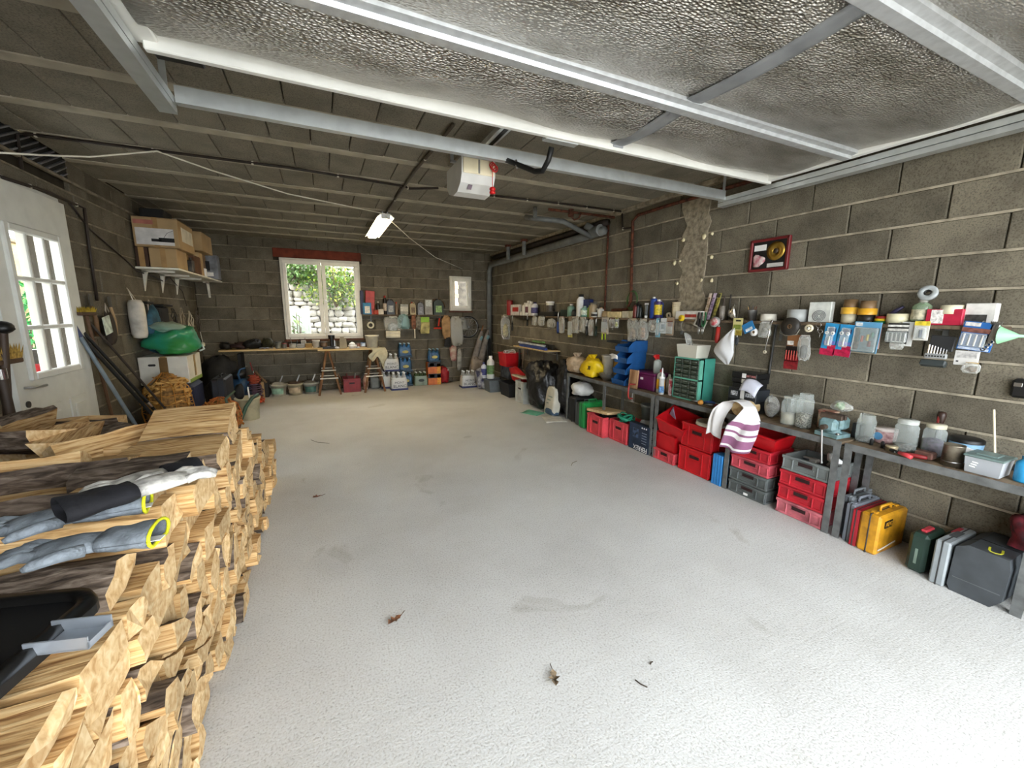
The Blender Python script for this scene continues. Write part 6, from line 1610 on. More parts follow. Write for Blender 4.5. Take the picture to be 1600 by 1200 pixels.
t = thing('foil_scraps', 'crumpled shiny foil scraps standing on the plank', 'foil', (3.25, yc, PLZ)); b = MB(); b.blob((0, 0, h_ * 0.45), (0.05, 0.06, h_), 12, 9, 0.4, 91); part(t, 'foil', b, mat('b9b6ac', 0.25, 0.9, var=0.4, scale=30))
for k, (px, c, lab) in enumerate((((1123, 462, 1127, 498), '4a3c34', 'thin brown rod standing beside the clear tube'), ((1133, 460, 1136, 498), '2b2622', 'thin black rod standing beside the foil scraps'))):
  yc, w, h_ = st(*px); b = MB(); b.cyl((0, 0, 0), (0.02, 0, h_), 0.006, n=8); solo('thin_rod', b, mat(c, 0.5), lab, 'rod', (3.28, yc, PLZ))
yc, w, h_ = st(1124, 478, 1135, 498); b = MB(); b.lathe([(0, 0), (0.024, 0), (0.024, h_), (0.02, h_), (0.02, 0.01), (0, 0.01)], 14); solo('clear_tube', b, clear('9b9288', 0.5, 0.2), 'clear brown tube standing between the thin rods', 'tube', (3.24, yc, PLZ))
# long leaning sleeves
for k, (xa, xb, c, c2, lab) in enumerate(((1102, 1111, '8a6f50', 'cfc4b4', 'narrow brown and white blade sleeve leaning on the pillar'), (1108, 1118, '5e4a66', 'c6b4c8', 'narrow purple patterned sleeve leaning on the pillar'), (1116, 1126, 'b3a94a', '3c3a28', 'narrow yellow green sleeve leaning on the pillar'))):
  p0 = onx(xa - 2, 497, 3.25); p1 = onx(xb, 458, 3.30)
  t = thing('blade_sleeve', lab, 'packet', (3.25, p0.y, PLZ)); v = p1 - Vector((3.25, p0.y, PLZ)); an = math.atan2(v.y, v.z)
  b = MB(); b.box((0.0, 0, v.length / 2), (0.012, 0.028, v.length), 0, 0.002); o = part(t, 'sleeve', b, mat(c, 0.5, var=0.5, scale=40, second=c2), rot=(-an, math.atan2(v.x, v.z), 0))
  b = MB(); b.box((-0.007, 0, v.length * 0.9), (0.002, 0.02, v.length * 0.14)); part(o, 'end_label', b, mat(c2, 0.5))
s_box('long white box with red lettering band lying on the plank by the pillar', (1060, 486, 1099, 498), 'd5d2cd', d_=0.08, band=[(0.25, 0.6, 0.4, 0.85, 'a83a34')])
yc, w, h_ = st(1049, 466, 1064, 499)
for k in range(5):
  b = MB(); r_ = 0.040 - 0.0; z0 = 0.02 * k + 0.0; b.lathe([(0, 0.002 + z0), (r_ * 0.72, z0), (r_, z0 + 0.085), (r_ * 1.05, z0 + 0.087), (r_ * 0.95, z0 + 0.083), (r_ * 0.7, z0 + 0.006), (0, z0 + 0.006)], 16); solo('paper_cup', b, mat('cdbf9f', 0.6), 'cream cup nested in the short stack of cups on the plank', 'cup', (3.25, yc, PLZ), group='nested cream cups')
b = MB(); b.lathe([(0.02, 0), (0.032, 0), (0.032, 0.02), (0.02, 0.02), (0.02, 0)], 14, R=RY(1.4)); solo('adhesive_ring', b, M_CREAM, 'cream tape ring standing beside the nested cups', 'tape roll', (3.27, onx(1045, 478, 3.27).y, PLZ + 0.10 - 0.068))
# sealant tubes, bottles
s_bot('blue silicone tube with white tip, taller of the pair', (1017, 464, 1025, 500), '1f3f8c', 'd8d6d0', None, neck=0.35, sh=0.86, name='silicone_tube', cat='tube')
s_bot('dark violet tube with yellow emblem beside the blue one', (1024, 468, 1033, 500), '35265c', 'd8d6d0', 'c8b030', neck=0.35, sh=0.84, name='silicone_tube', cat='tube')
s_bot('slim blue tube with white cap behind the violet one', (1028, 470, 1035, 498), '2a4a9c', 'e0ded8', None, X=3.29, neck=0.35, sh=0.84, name='silicone_tube', cat='tube')
yc, w, h_ = st(1005, 471, 1015, 498); t = thing('squeeze_tube', 'grey squeeze tube standing on its white cap', 'tube', (3.25, yc, PLZ)); b = MB(); b.lathe([(0, 0), (0.016, 0), (0.016, 0.03), (0, 0.03)], 12); part(t, 'cap', b, M_WHITE); b = MB(); b.box((0, 0, 0.09), (0.02, 0.045, 0.12), 0, 0.008); part(t, 'tube', b, mat('6d7478', 0.4)); b = MB(); b.box((0, 0, 0.155), (0.008, 0.055, 0.02)); part(t, 'crimp', b, M_WHITE)
for k, (px, c, lab) in enumerate((((990, 474, 995, 498), '6b2a22', 'brown dropper bottle in the dark bottle trio'), ((994, 472, 999, 498), '1e1e1e', 'black bottle in the middle of the dark bottle trio'), ((998, 476, 1003, 498), '2b2f2c', 'dark green bottle in the dark bottle trio'))):
  s_bot(lab, px, c, '141414', X=3.24 + 0.02 * k)
for k, (px, c, lab) in enumerate((((953, 487, 965, 497), 'cdbc8e', 'long cream card box at the far end of the cream boxes'), ((964, 487, 974, 497), 'd9c894', 'yellowish cream card box in the row of cream boxes'), ((976, 486, 986, 497), 'b7b09a', 'open greyish card box with white filling in the row'), ((986, 486, 992, 497), 'a99f80', 'small tan card box beside the dark bottle trio'))):
  s_box(lab, px, c, d_=0.08)
s_bot('round brown pot beside the cream boxes', (943, 486, 952, 497), '9a8460', '8a7450', neck=0.8, sh=0.6, name='pot', cat='pot')
s_bot('small white flask with cork near the rusty pipe', (936, 480, 942, 497), 'd5d2c8', '8c6a44')
s_bot('white tub with dark camera-like print on the plank', (926, 488, 936, 497), 'd0cec6', 'c8c6be', '2b2b2b', neck=0.9, sh=0.8, name='small_tub', cat='tub')
s_box('white and black box behind the dark print tub', (930, 482, 937, 497), 'c9c7c0', X=3.29, band=[(0.4, 0.8, 0.1, 0.8, '23252a')])
s_bot('brown and cream valve topped can beside the blue box', (923, 473, 931, 497), '9c8a6c', '6f6a5c', neck=0.7, name='spray_can', cat='can')
s_box('deep blue carton standing behind the green spray bottle', (910, 468, 924, 497), '16265e', X=3.28)
s_bot('pale green spray bottle with label before the blue carton', (909, 478, 920, 497), '7fa89a', '9ab8ac', 'cfd8c8')
s_bot('thin lime green bottle beside the pale green one', (919, 477, 923, 497), '7d9a3a', '5b7a2a')
s_bot('white spray bottle with black head beside the blue carton', (903, 460, 912, 497), 'd8d8d4', '16181c', None, neck=0.55)
s_bot('white capped green flask at the far middle of the plank', (889, 475, 897, 495), '6f8f7c', 'dedcd4')
s_box('dark green low tray of bits on the plank', (878, 484, 890, 494), '20302a')
s_bot('small black jar beside the green flask', (896, 484, 903, 494), '1d1f20', '1a1a1a', neck=0.8)
s_bot('white tub with white lid and printed label on the far plank', (853, 471, 866, 487), 'cfc8b4', 'e6e4dc', '4a4238', neck=0.98, sh=0.86, name='paint_tub', cat='tub')
s_box('black tray under the white printed tub', (846, 487, 870, 496), '17150f', d_=0.12)
for k, (px, c, cp, lab) in enumerate((((818, 473, 824, 491), 'd5d2c8', 'e0ded6', 'white bottle at the far end of the bottle cluster'), ((823, 470, 829, 491), 'dcdad2', 'e8e6e0', 'tall white bottle with label in the bottle cluster'), ((828, 471, 833, 491), 'c9c6bc', 'e0ded6', 'white nozzle bottle in the middle of the cluster'), ((832, 472, 839, 492), 'd0cecc', '35325a', 'white bottle with violet label closing the cluster'))):
  s_bot(lab, px, c, cp, '5a3038' if k in (1,) else ('4a4470' if k == 3 else None))
s_bot('small white pill bottle before the bottle cluster', (815, 487, 820, 494), 'dcd9cf', 'e5e3da', neck=0.8)
s_box('red and white carton beside the red canister', (800, 476, 813, 494), 'cfc9c2', band=[(0.35, 0.75, 0.25, 0.95, 'a5241f')])
s_bot('red metal canister at the far end of the plank', (792, 469, 801, 495), '8f1d1b', '7a1716', neck=0.9, sh=0.9, name='red_canister', cat='canister')

# ---- hanging goods
def hang_card(label, px, col, bands=(), X=3.185, tilt=0.0, bub=None, items=(), name='blister_pack', cat='packet'):
  yc, w, z0, z1 = span(*px, X)
  h_ = z1 - z0
  t = thing(name, label, cat, (X, yc, z0), rot=(tilt, 0, 0))
  b = MB(); b.box((0, 0, h_ / 2), (0.004, w, h_), 0, 0.001); part(t, 'card', b, mat(col, 0.45, var=0.06))
  for (f0, f1, w0, w1, c2) in bands:
    b = MB(); b.box((-0.003, (0.5 - (w0 + w1) / 2) * w, (f0 + f1) / 2 * h_), (0.002, (w1 - w0) * w, (f1 - f0) * h_)); part(t, 'printed_band', b, mat(c2, 0.45, var=0.25, scale=50))
  for (f, u, ln, r_, c2) in items:
    b = MB(); b.cyl((-0.010, (0.5 - u) * w, (f - ln / 2) * h_), (-0.010, (0.5 - u) * w, (f + ln / 2) * h_), r_, n=8); part(t, 'tool_bit', b, mat(c2, 0.35, 0.5))
  if bub:
    f0, f1, w0, w1 = bub
    b = MB(); b.box((-0.012, (0.5 - (w0 + w1) / 2) * w, (f0 + f1) / 2 * h_), (0.018, (w1 - w0) * w, (f1 - f0) * h_), 0, 0.006); part(t, 'blister', b, M_CLEAR)
  b = MB(); b.tube([(0.0, 0, h_ - 0.004), (0.012, 0, h_ + 0.006), (0.03, 0, h_ + 0.004)], 0.002, 5); part(t, 'hook', b, M_STEEL)
  return t
def hang_bag(label, px, col, X=3.18, inner=None, name='clear_bag', cat='bag', seed=1, th=0.03, m=None):
  yc, w, z0, z1 = span(*px, X); h_ = z1 - z0
  t = thing(name, label, cat, (X, yc, z0))
  b = MB(); b.blob((0, 0, h_ * 0.45), (th, w, h_ * 0.95), 14, 11, 0.14, seed, power=0.55, cr=0.14); part(t, 'pouch', b, m or M_BAGCLR)
  if inner:
    b = MB(); b.blob((0.0, 0, h_ * 0.33), (th * 0.7, w * 0.62, h_ * 0.5), 10, 8, 0.25, seed + 5); part(t, 'contents', b, mat(inner, 0.6, var=0.35, scale=30))
  b = MB(); b.box((0, 0, h_ * 0.93), (0.004, w * 0.7, h_ * 0.12), 0, 0.001); part(t, 'header', b, mat(col, 0.5, var=0.2))
  return t
def hang_tool(label, px, col, X=3.18, name='hanging_tool', cat='tool', steel=0.45, r_=0.010):
  yc, w, z0, z1 = span(*px, X); h_ = z1 - z0
  t = thing(name, label, cat, (X, yc, z1))
  r2 = min(max(w / 2 * 0.8, 0.008), 0.022)
  b = MB(); b.tube([(0, 0, -h_), (0, 0, -h_ * 0.85), (0, 0, -h_ * (steel))], [r2 * 0.7, r2, r2 * 0.8], 8); part(t, 'grip', b, mat(col, 0.5))
  b = MB(); b.tube([(0, 0, -h_ * steel), (0, 0, -h_ * 0.1), (0.01, 0, 0.0)], [r2 * 0.5, r2 * 0.45, r2 * 0.35], 6); part(t, 'shaft', b, M_STEEL)
  return t
# pale green funnel
p = onx(1572, 525, 3.17)
t = thing('funnel', 'pale green plastic funnel hanging sideways at the near plank end', 'funnel', (3.19, onx(1562, 524, 3.19).y, onx(1562, 524, 3.19).z), rot=(0, 0, 0)); b = MB(); b.lathe([(0.045, 0.0), (0.043, 0.004), (0.010, 0.06), (0.006, 0.062), (0.004, 0.095), (0.0055, 0.095), (0.0085, 0.064), (0.012, 0.060), (0.045, 0.0)], 20, R=RX(math.pi / 2)); part(t, 'cone', b, mat('93c9a0', 0.4, var=0.04)); b = MB(); b.box((0, 0.005, 0.045), (0.012, 0.004, 0.012), 0, 0.001); part(t, 'hanging_tab', b, mat('93c9a0', 0.4))
for k in range(4):
  p0 = onx(1552 + 3.5 * k, 507, 3.185); hh = (0.125, 0.115, 0.10, 0.085)[k]
  t = thing('ring_spanner', 'steel ring spanner hanging in the bunch beside the green funnel', 'spanner', (3.185 - 0.004 * k, p0.y, p0.z), rot=(0.14, 0, 0), group='spanners hanging beside the funnel')
  b = MB(); b.box((0, 0, -hh / 2), (0.004, 0.009, hh), 0, 0.001); part(t, 'shank', b, M_STEEL)
  b = MB(); b.lathe([(0.006, -0.004), (0.011, -0.004), (0.011, 0.004), (0.006, 0.004), (0.006, -0.004)], 12, R=RY(math.pi / 2), c=(0, 0, -hh - 0.006)); part(t, 'ring_end', b, M_STEEL)
  b = MB(); b.prism([(-0.010, 0.0), (0.010, 0.0), (0.012, 0.016), (0.004, 0.008), (-0.004, 0.008), (-0.012, 0.016)], -0.003, 0.003, 'x'); part(t, 'open_end', b, M_STEEL)
hang_card('blue blister card of four white drill bits', (1497, 503, 1552, 548), '2a64a8', [(0.62, 0.78, 0.0, 0.85, '7d5146'), (0.84, 0.97, 0.05, 0.5, 'd0cdc8'), (0.02, 0.10, 0.05, 0.95, 'b8c4d8')], tilt=0.10, bub=(0.12, 0.60, 0.05, 0.8), items=[(0.36, 0.14 + 0.18 * k, 0.4, 0.004, 'dcdad6') for k in range(4)])
hang_card('white instruction card hanging below the blue bit card', (1491, 548, 1530, 571), 'd8d6d2', [(0.2, 0.3, 0.1, 0.2, '3b3b3b'), (0.5, 0.9, 0.1, 0.9, 'b9b7b4')], X=3.20, name='paper_card')
hang_bag('clear pouch with brown fixings below the white instruction card', (1503, 566, 1533, 583), 'b59a62', inner='6a5642', seed=102)
# open drill bit case
def bit_case():
  t = thing('drill_bit_case', 'open black drill bit case hanging with a fan of bits', 'case', (3.18, onx(1470, 540, 3.18).y, onx(1470, 560, 3.18).z))
  b = MB(); b.box((0.01, 0.0, 0.085), (0.012, 0.105, 0.085), 0, 0.004, RX(0.08)); part(t, 'open_lid', b, mat('2a2b2d', 0.5))
  b = MB(); b.box((-0.02, 0.012, -0.03), (0.035, 0.11, 0.035), 0, 0.006, RY(0.5)); part(t, 'tray', b, mat('343a3a', 0.5))
  b = MB(); b.box((-0.016, 0.008, 0.012), (0.02, 0.092, 0.028), 0, 0.003); part(t, 'bit_rack', b, mat('9a9c9c', 0.4))
  for k in range(7):
    b = MB(); b.cyl((-0.014, 0.044 - 0.0125 * k, 0.02), (-0.002, 0.046 - 0.0125 * k, 0.075 - 0.004 * k), 0.0045 - 0.0004 * k, n=7); part(t, 'drill_bit', b, M_CHROME)
  for k in range(7):
    b = MB(); b.box((-0.027, 0.044 - 0.0125 * k, 0.012), (0.003, 0.006, 0.008)); part(t, 'size_mark', b, M_BLACK)
bit_case()
hang_card('small white blister with yellow header hanging beside the bit case', (1428, 502, 1452, 532), 'cfccc4', [(0.78, 1.0, 0, 1, 'd8c23a')], bub=(0.08, 0.7, 0.1, 0.9), items=[(0.35, 0.5, 0.4, 0.008, '3f4452')])
hang_card('black and white blister of five dark bits', (1386, 505, 1419, 537), '23211f', [(0.82, 0.92, 0.0, 1.0, 'd4d2cc'), (0.62, 0.74, 0, 1, 'c9c7c0')], items=[(0.3, 0.1 + 0.2 * k, 0.45, 0.004, '9c9a94') for k in range(5)], bub=(0.05, 0.6, 0.0, 1.0))
hang_card('white card with cut corner hanging behind the dark bits', (1408, 503, 1427, 541), 'c8c8c4', [(0.1, 0.2, 0.1, 0.4, '5a5a58')], X=3.20)
hang_bag('crumpled clear packet end under the dark bit blister', (1390, 533, 1412, 546), 'd5d3cc', seed=103)
hang_card('light blue header pack of mixed coloured fittings', (1331, 503, 1373, 551), '5f9ac0', [(0.0, 0.82, 0.02, 0.98, '5b727a'), (0.05, 0.8, 0.06, 0.26, 'c9b89a'), (0.86, 0.97, 0.05, 0.3, 'd8dcdc'), (0.1, 0.35, 0.1, 0.3, 'b06a3a')], tilt=0.04, bub=(0.04, 0.82, 0.05, 0.95), items=[(0.45, 0.4, 0.2, 0.008, '8a3a2a'), (0.5, 0.6, 0.2, 0.008, 'a89a4a'), (0.3, 0.7, 0.18, 0.009, '5a2a2e'), (0.6, 0.75, 0.15, 0.008, '3a6a5a')])
hang_card('pink card hanging behind the light blue fittings pack', (1362, 505, 1376, 545), 'c9a49c', X=3.21)
for k, (px, lab) in enumerate((((1283, 505, 1306, 555), 'blue and crimson tube cutter pack, farther of the two alike'), ((1304, 507, 1331, 557), 'blue and crimson tube cutter pack, nearer of the two alike'))):
  t = hang_card(lab, px, '2f8fc4', [(0.0, 0.20, 0, 1, 'b01c44'), (0.20, 0.34, 0.45, 1.0, 'b01c44'), (0.36, 0.46, 0.1, 0.9, '6a74b8'), (0.72, 0.86, 0.3, 0.8, '1c2a5a')], tilt=0.08, bub=(0.3, 0.9, 0.25, 0.75), items=[(0.45, 0.5, 0.3, 0.006, 'd8d8d4')])
  for j in range(2):
    b = MB(); b.lathe([(0.006, -0.003), (0.012, -0.003), (0.012, 0.003), (0.006, 0.003), (0.006, -0.003)], 14, R=RY(math.pi / 2)); part(t, 'ring_cap', b, M_WHITE, (-0.018, 0.018 - 0.036 * j, 0.155))
p = onx(1264, 513, 3.18); t = thing('wire_reel', 'cream spoked reel hanging between the dark reel and the key rings', 'reel', p); b = MB(); b.lathe([(0.018, -0.006), (0.028, -0.006), (0.028, 0.006), (0.018, 0.006), (0.018, -0.006)], 18, R=RY(math.pi / 2)); part(t, 'rim', b, M_CREAM)
for k in range(3):
  b = MB(); b.box((0, 0, 0), (0.006, 0.05, 0.006), R=RX(k * 1.047)); part(t, 'spoke', b, M_CREAM)
b = MB(); b.lathe([(0.0, -0.008), (0.008, -0.008), (0.008, 0.008), (0, 0.008)], 10, R=RY(math.pi / 2)); part(t, 'hub', b, M_WHITE)
for k in range(2):
  p = onx(1279 + 3 * k, 508 + 10 * k, 3.185); b = MB(); r_ = 0.017 - 0.004 * k; b.tube([(0, r_ * math.cos(a), r_ * math.sin(a)) for a in [i * 6.283 / 16 for i in range(17)]], 0.0018, 5); b.tube([(0, 0, -r_), (0, 0.002, -r_ - 0.03)], 0.002, 5); solo('key_ring', b, M_CHROME, ['upper steel key ring hanging beside the cream reel', 'lower steel key ring hanging beside the cream reel'][k], 'ring', p)
p = onx(1235, 510, 3.17); t = thing('banding_reel', 'large dark reel of banding tape hanging on the plank', 'reel', p); b = MB(); b.lathe([(0.017, -0.012), (0.066, -0.012), (0.066, 0.012), (0.017, 0.012), (0.017, -0.012)], 28, R=RY(math.pi / 2)); part(t, 'coil', b, mat('2f2b26', 0.5, var=0.2, scale=30)); b = MB(); b.lathe([(0.013, -0.011), (0.017, -0.011), (0.017, 0.011), (0.013, 0.011), (0.013, -0.011)], 18, R=RY(math.pi / 2)); part(t, 'core', b, mat('8c6a4a', 0.7)); b = MB(); b.tube([(0, 0.064, -0.01), (0, 0.075, -0.05), (0, 0.03, -0.07), (0, -0.05, -0.06), (0, -0.068, -0.02)], 0.003, 5); part(t, 'loose_end', b, mat('8a8578', 0.5))
hang_card('small brown card tag with white print under the dark reel', (1230, 523, 1252, 541), '8a5c38', [(0.1, 0.45, 0.05, 0.5, 'd6d2ca')], X=3.20)
t = hang_card('dark red file set in a black holder hanging under the dark reel', (1226, 541, 1248, 577), '1c1414', [(0.0, 0.62, 0.0, 1.0, '7c1c22'), (0.34, 0.38, 0, 1, '3a0c10')], items=[(0.62, 0.12 + 0.19 * k, 0.4, 0.0035, 'b04a40') for k in range(5)], name='file_set', cat='file set')
hang_bag('clear sleeve with two dark handled knives', (1247, 523, 1266, 563), 'c9c7c0', inner='3a3a3a', seed=106)
p0 = onx(1206, 502, 3.18); p1 = onx(1195, 550, 3.18); t = thing('chrome_spanner', 'long chrome spanner hanging down the wall beside the steel tube', 'spanner', p0); v = p1 - p0; b = MB(); b.tube([(0, 0, 0), v * 0.5, v], [0.005, 0.004, 0.005], 8); part(t, 'shank', b, M_CHROME); b = MB(); b.lathe([(0.006, -0.005), (0.013, -0.005), (0.013, 0.005), (0.006, 0.005), (0.006, -0.005)], 12, R=RY(math.pi / 2), c=v); part(t, 'ring_end', b, mat('d0c8b0', 0.4)); b = MB(); b.blob((0, 0, 0), (0.012, 0.02, 0.02), 8, 6, 0); part(t, 'jaw', b, M_CHROME)
hang_bag('frosted clear pouch behind the chrome spanner', (1186, 502, 1204, 527), 'b9b7b2', seed=107, inner='8f8d88')
t = hang_card('blue folded tag over a white tape roll', (1164, 503, 1182, 518), '2f7ab0', [(0.1, 0.4, 0.2, 0.8, 'd0d8dc')], tilt=-0.5, X=3.175)
p = onx(1178, 519, 3.185); t = thing('sealing_tape', 'white sealing tape roll hanging below the blue tag', 'tape roll', p); b = MB(); b.lathe([(0.012, -0.006), (0.032, -0.006), (0.032, 0.006), (0.012, 0.006), (0.012, -0.006)], 20, R=RY(math.pi / 2)); part(t, 'tape', b, M_WHITE); b = MB(); b.lathe([(0.009, -0.0055), (0.012, -0.0055), (0.012, 0.0055), (0.009, 0.0055), (0.009, -0.0055)], 14, R=RY(math.pi / 2)); part(t, 'core', b, M_CARD)
hang_card('yellow card with green panel hanging above the white bag', (1145, 497, 1160, 524), 'cfc78a', [(0.35, 0.62, 0.1, 0.85, '7d8a3a'), (0.8, 0.9, 0.3, 0.8, '2c2c22'), (0.0, 0.3, 0.4, 1.0, 'a08a30')])
b = MB(); b.blob((0, 0, 0), (0.02, 0.04, 0.07), 10, 8, 0.08, 4); t = thing('dark_pouch', 'dark grey oval pouch beside the white hanging bag', 'pouch', onx(1151, 533, 3.19)); part(t, 'pouch', b, mat('2e3032', 0.5)); b = MB(); b.tube([(0, 0, 0.03), (0, 0, 0.055)], 0.003, 5); part(t, 'loop', b, M_WHITE)
# white carrier bag
def carrier():
  p = onx(1146, 515, 3.17)
  t = thing('carrier_bag', 'white plastic carrier bag hanging by one handle in front of the wall', 'bag', p)
  def f(u, v):
    a = u * 6.283
    w_ = 0.012 + 0.085 * math.sin(min(1, v * 1.35) * 1.57) * (1 if v < 0.62 else max(0.06, 1 - ((v - 0.62) / 0.38) ** 1.5))
    z = -0.30 * v
    y = 0.055 * math.sin(v * 2.6) + w_ * math.cos(a)
    return (0.38 * w_ * math.sin(a) - 0.02 * math.sin(v * 3) + 0.005 * math.sin(a * 4 + v * 9), y, z)
  b = MB(); b.sheet(f, 24, 14); part(t, 'bag_skin', b, mat('c9cacb', 0.4, var=0.05))
  b = MB(); b.tube([(0, 0, 0.0), (0.02, -0.004, 0.02), (0.03, 0.0, 0.0)], 0.004, 5); part(t, 'handle', b, mat('d5d6d6', 0.4))
carrier()
hang_tool('red slotted plastic strip hanging by the white bag', (1117, 508, 1126, 536), 'a02820', name='red_strip', steel=0.1)
p = onx(1117, 503, 3.165); t = thing('duct_tape_roll', 'grey tape roll with red label hanging by the pillar', 'tape roll', p, rot=(0, 0.15, 0.1)); b = MB(); b.lathe([(0.0, -0.012), (0.045, -0.012), (0.045, 0.012), (0, 0.012)], 22, R=RY(math.pi / 2)); part(t, 'tape', b, mat('8c8a86', 0.4)); b = MB(); b.lathe([(0, -0.0135), (0.034, -0.0135), (0.034, -0.012), (0, -0.012)], 20, R=RY(math.pi / 2)); part(t, 'paper_disc', b, mat('b8404a', 0.5, var=0.5, scale=30, second='d8d2cc'))
hang_card('pack with black oval tool and white edges under the plank', (1083, 496, 1101, 512), 'c6c2b6', [(0.15, 0.85, 0.15, 0.85, '20241f')], tilt=0.4)
pliers('green handled pliers hanging above the white basin', onx(1098, 512, 3.18), (0, math.pi / 2, 0), '1d5a30')
pliers('black handled pliers with pink ends hanging above the white basin', onx(1092, 512, 3.17), (0.2, math.pi / 2, 0), '2a2422')
b = MB(); b.tube([(0, 0.0, 0), (0.0, 0.03, -0.05), (0.0, 0.012, -0.10), (0.0, -0.02, -0.11)], 0.004, 6); solo('cable_loop', b, mat('6b665c', 0.5), 'grey flex loop hanging beside the yellow tape measure', 'cable', onx(1068, 500, 3.19))
p = onx(1065, 497, 3.17); t = thing('tape_measure', 'round yellow tape measure hanging at the plank edge', 'tape measure', p); b = MB(); b.lathe([(0, -0.014), (0.026, -0.014), (0.030, -0.008), (0.030, 0.008), (0.026, 0.014), (0, 0.014)], 20, R=RY(math.pi / 2)); part(t, 'case', b, mat('d0b01c', 0.4)); b = MB(); b.lathe([(0, -0.0155), (0.014, -0.0155), (0.014, -0.014), (0, -0.014)], 14, R=RY(math.pi / 2)); part(t, 'badge', b, mat('a8801a', 0.5))
GD = [
  ((1041, 496, 1053, 524), 'card', '9a8670', 'brown carded hinge pack beside the tape measure', [(0.5, 0.8, 0.2, 0.8, '6a3a28')]),
  ((1030, 497, 1041, 521), 'card', 'cdd2d4', 'white blister card with printed tool beside the hinge pack', [(0.3, 0.6, 0.3, 0.8, '6c7a84')]),
  ((1025, 497, 1032, 527), 'card', '6fa3b8', 'narrow light blue blister card on the plank edge', [(0.1, 0.9, 0.4, 0.6, 'd8e0e2')]),
  ((1014, 498, 1026, 519), 'bag', '5a2024', 'dark red pouch with pale balls hanging on the plank', 'a89a88'),
  ((997, 498, 1012, 531), 'bag', 'b0a898', 'clear bag with white tube and orange strip', '9a8070'),
  ((980, 497, 996, 533), 'bag', 'a0937e', 'clear bag of pale fittings beside the fairy white tube bag', '8c7a66'),
  ((960, 497, 966, 512), 'bag', 'b8bc5a', 'small yellow green pouch on the plank edge', 'a8b050'),
  ((952, 497, 959, 512), 'bag', '6a2a22', 'dark red small pouch next to the yellow green one', '4a2a20'),
  ((940, 496, 951, 522), 'card', 'b5ada0', 'grey blister card above two lime sticks', [(0.4, 0.9, 0.2, 0.8, '8a8a90'), (0.0, 0.3, 0.1, 0.9, 'b09a80')]),
  ((927, 497, 935, 525), 'tool', '1c2a20', 'dark green strip hanging on the far middle plank', None),
  ((920, 496, 927, 524), 'bag', 'a0662a', 'brown pouch with orange base hanging by the green strip', '8a6a4a'),
  ((914, 498, 920, 524), 'tool', '1a1a18', 'black strip hanging beside the orange based pouch', None),
  ((906, 495, 916, 520), 'bag', 'c0b8ae', 'frosted clear bag hanging under the white spray bottle', 'a8a298'),
  ((893, 494, 906, 520), 'bag', '9c8c78', 'clear bag of beige pieces under the green flask', '8c7c68'),
  ((888, 494, 895, 527), 'card', '7a6a58', 'brown narrow card hanging at the far middle plank', [(0.0, 0.15, 0, 1, 'b5ad60')]),
  ((868, 487, 876, 521), 'tool', '1d3566', 'blue handled strip tool hanging on the far plank', None),
  ((874, 494, 882, 520), 'bag', 'a89284', 'pinkish pouch with black base beside the blue strip', '7a6454'),
  ((856, 497, 867, 512), 'bag', '3c332a', 'small dark pouch under the black tray', '2c241c'),
  ((841, 493, 850, 509), 'bag', '6a6a62', 'grey cloth pouch hanging on the far plank', '55544c'),
  ((832, 493, 838, 508), 'bag', '8a8880', 'pale grey wire bundle hanging under the bottle cluster', '77746c'),
  ((820, 491, 828, 509), 'tool', '15150f', 'black pistol shaped tool hanging under the bottle cluster', None),
  ((797, 493, 804, 517), 'tool', '14120f', 'black bundle hanging at the far plank end', None),
]
for k, (px, kind, col, lab, ex) in enumerate(GD):
  if kind == 'card': hang_card(lab, px, col, [e for e in ex], bub=(0.1, 0.75, 0.1, 0.9))
  elif kind == 'bag': hang_bag(lab, px, col, inner=ex, seed=120 + k)
  else: hang_tool(lab, px, col)
for k in range(2):
  p = onx(941 + 5 * k, 520, 3.185); b = MB(); b.tube([(0, 0, 0), (0, 0, -0.085)], 0.008, 6); solo('lime_stick', b, mat('a8c41c', 0.4), ['lime stick below the grey blister card, farther one', 'lime stick below the grey blister card, nearer one'][k], 'stick', p)
# green hose coil on the rusty pipe
p = onx(987, 470, 3.29); t = thing('wire_coil', 'green wire coil hanging on the rusty wall pipe', 'wire', p)
for j in range(3):
  b = MB(); b.tube([(0.006 * j, 0.085 * math.cos(a), 0.105 * math.sin(a) + 0.006 * j) for a in [i * 6.283 / 20 for i in range(21)]], 0.005, 5); part(t, 'loop', b, mat('3f5a30', 0.5))
# steel tube on the wall by the black box pile
p0 = onx(1213, 505, XR - 0.012); p1 = onx(1199, 600, XR - 0.012); b = MB(); b.cyl((0, 0, 0), p1 - p0, 0.010, n=8); solo('wall_conduit', b, mat('3f3f3e', 0.5, 0.4), 'dark steel tube fixed down the wall behind the chrome spanner', 'tube', p0)
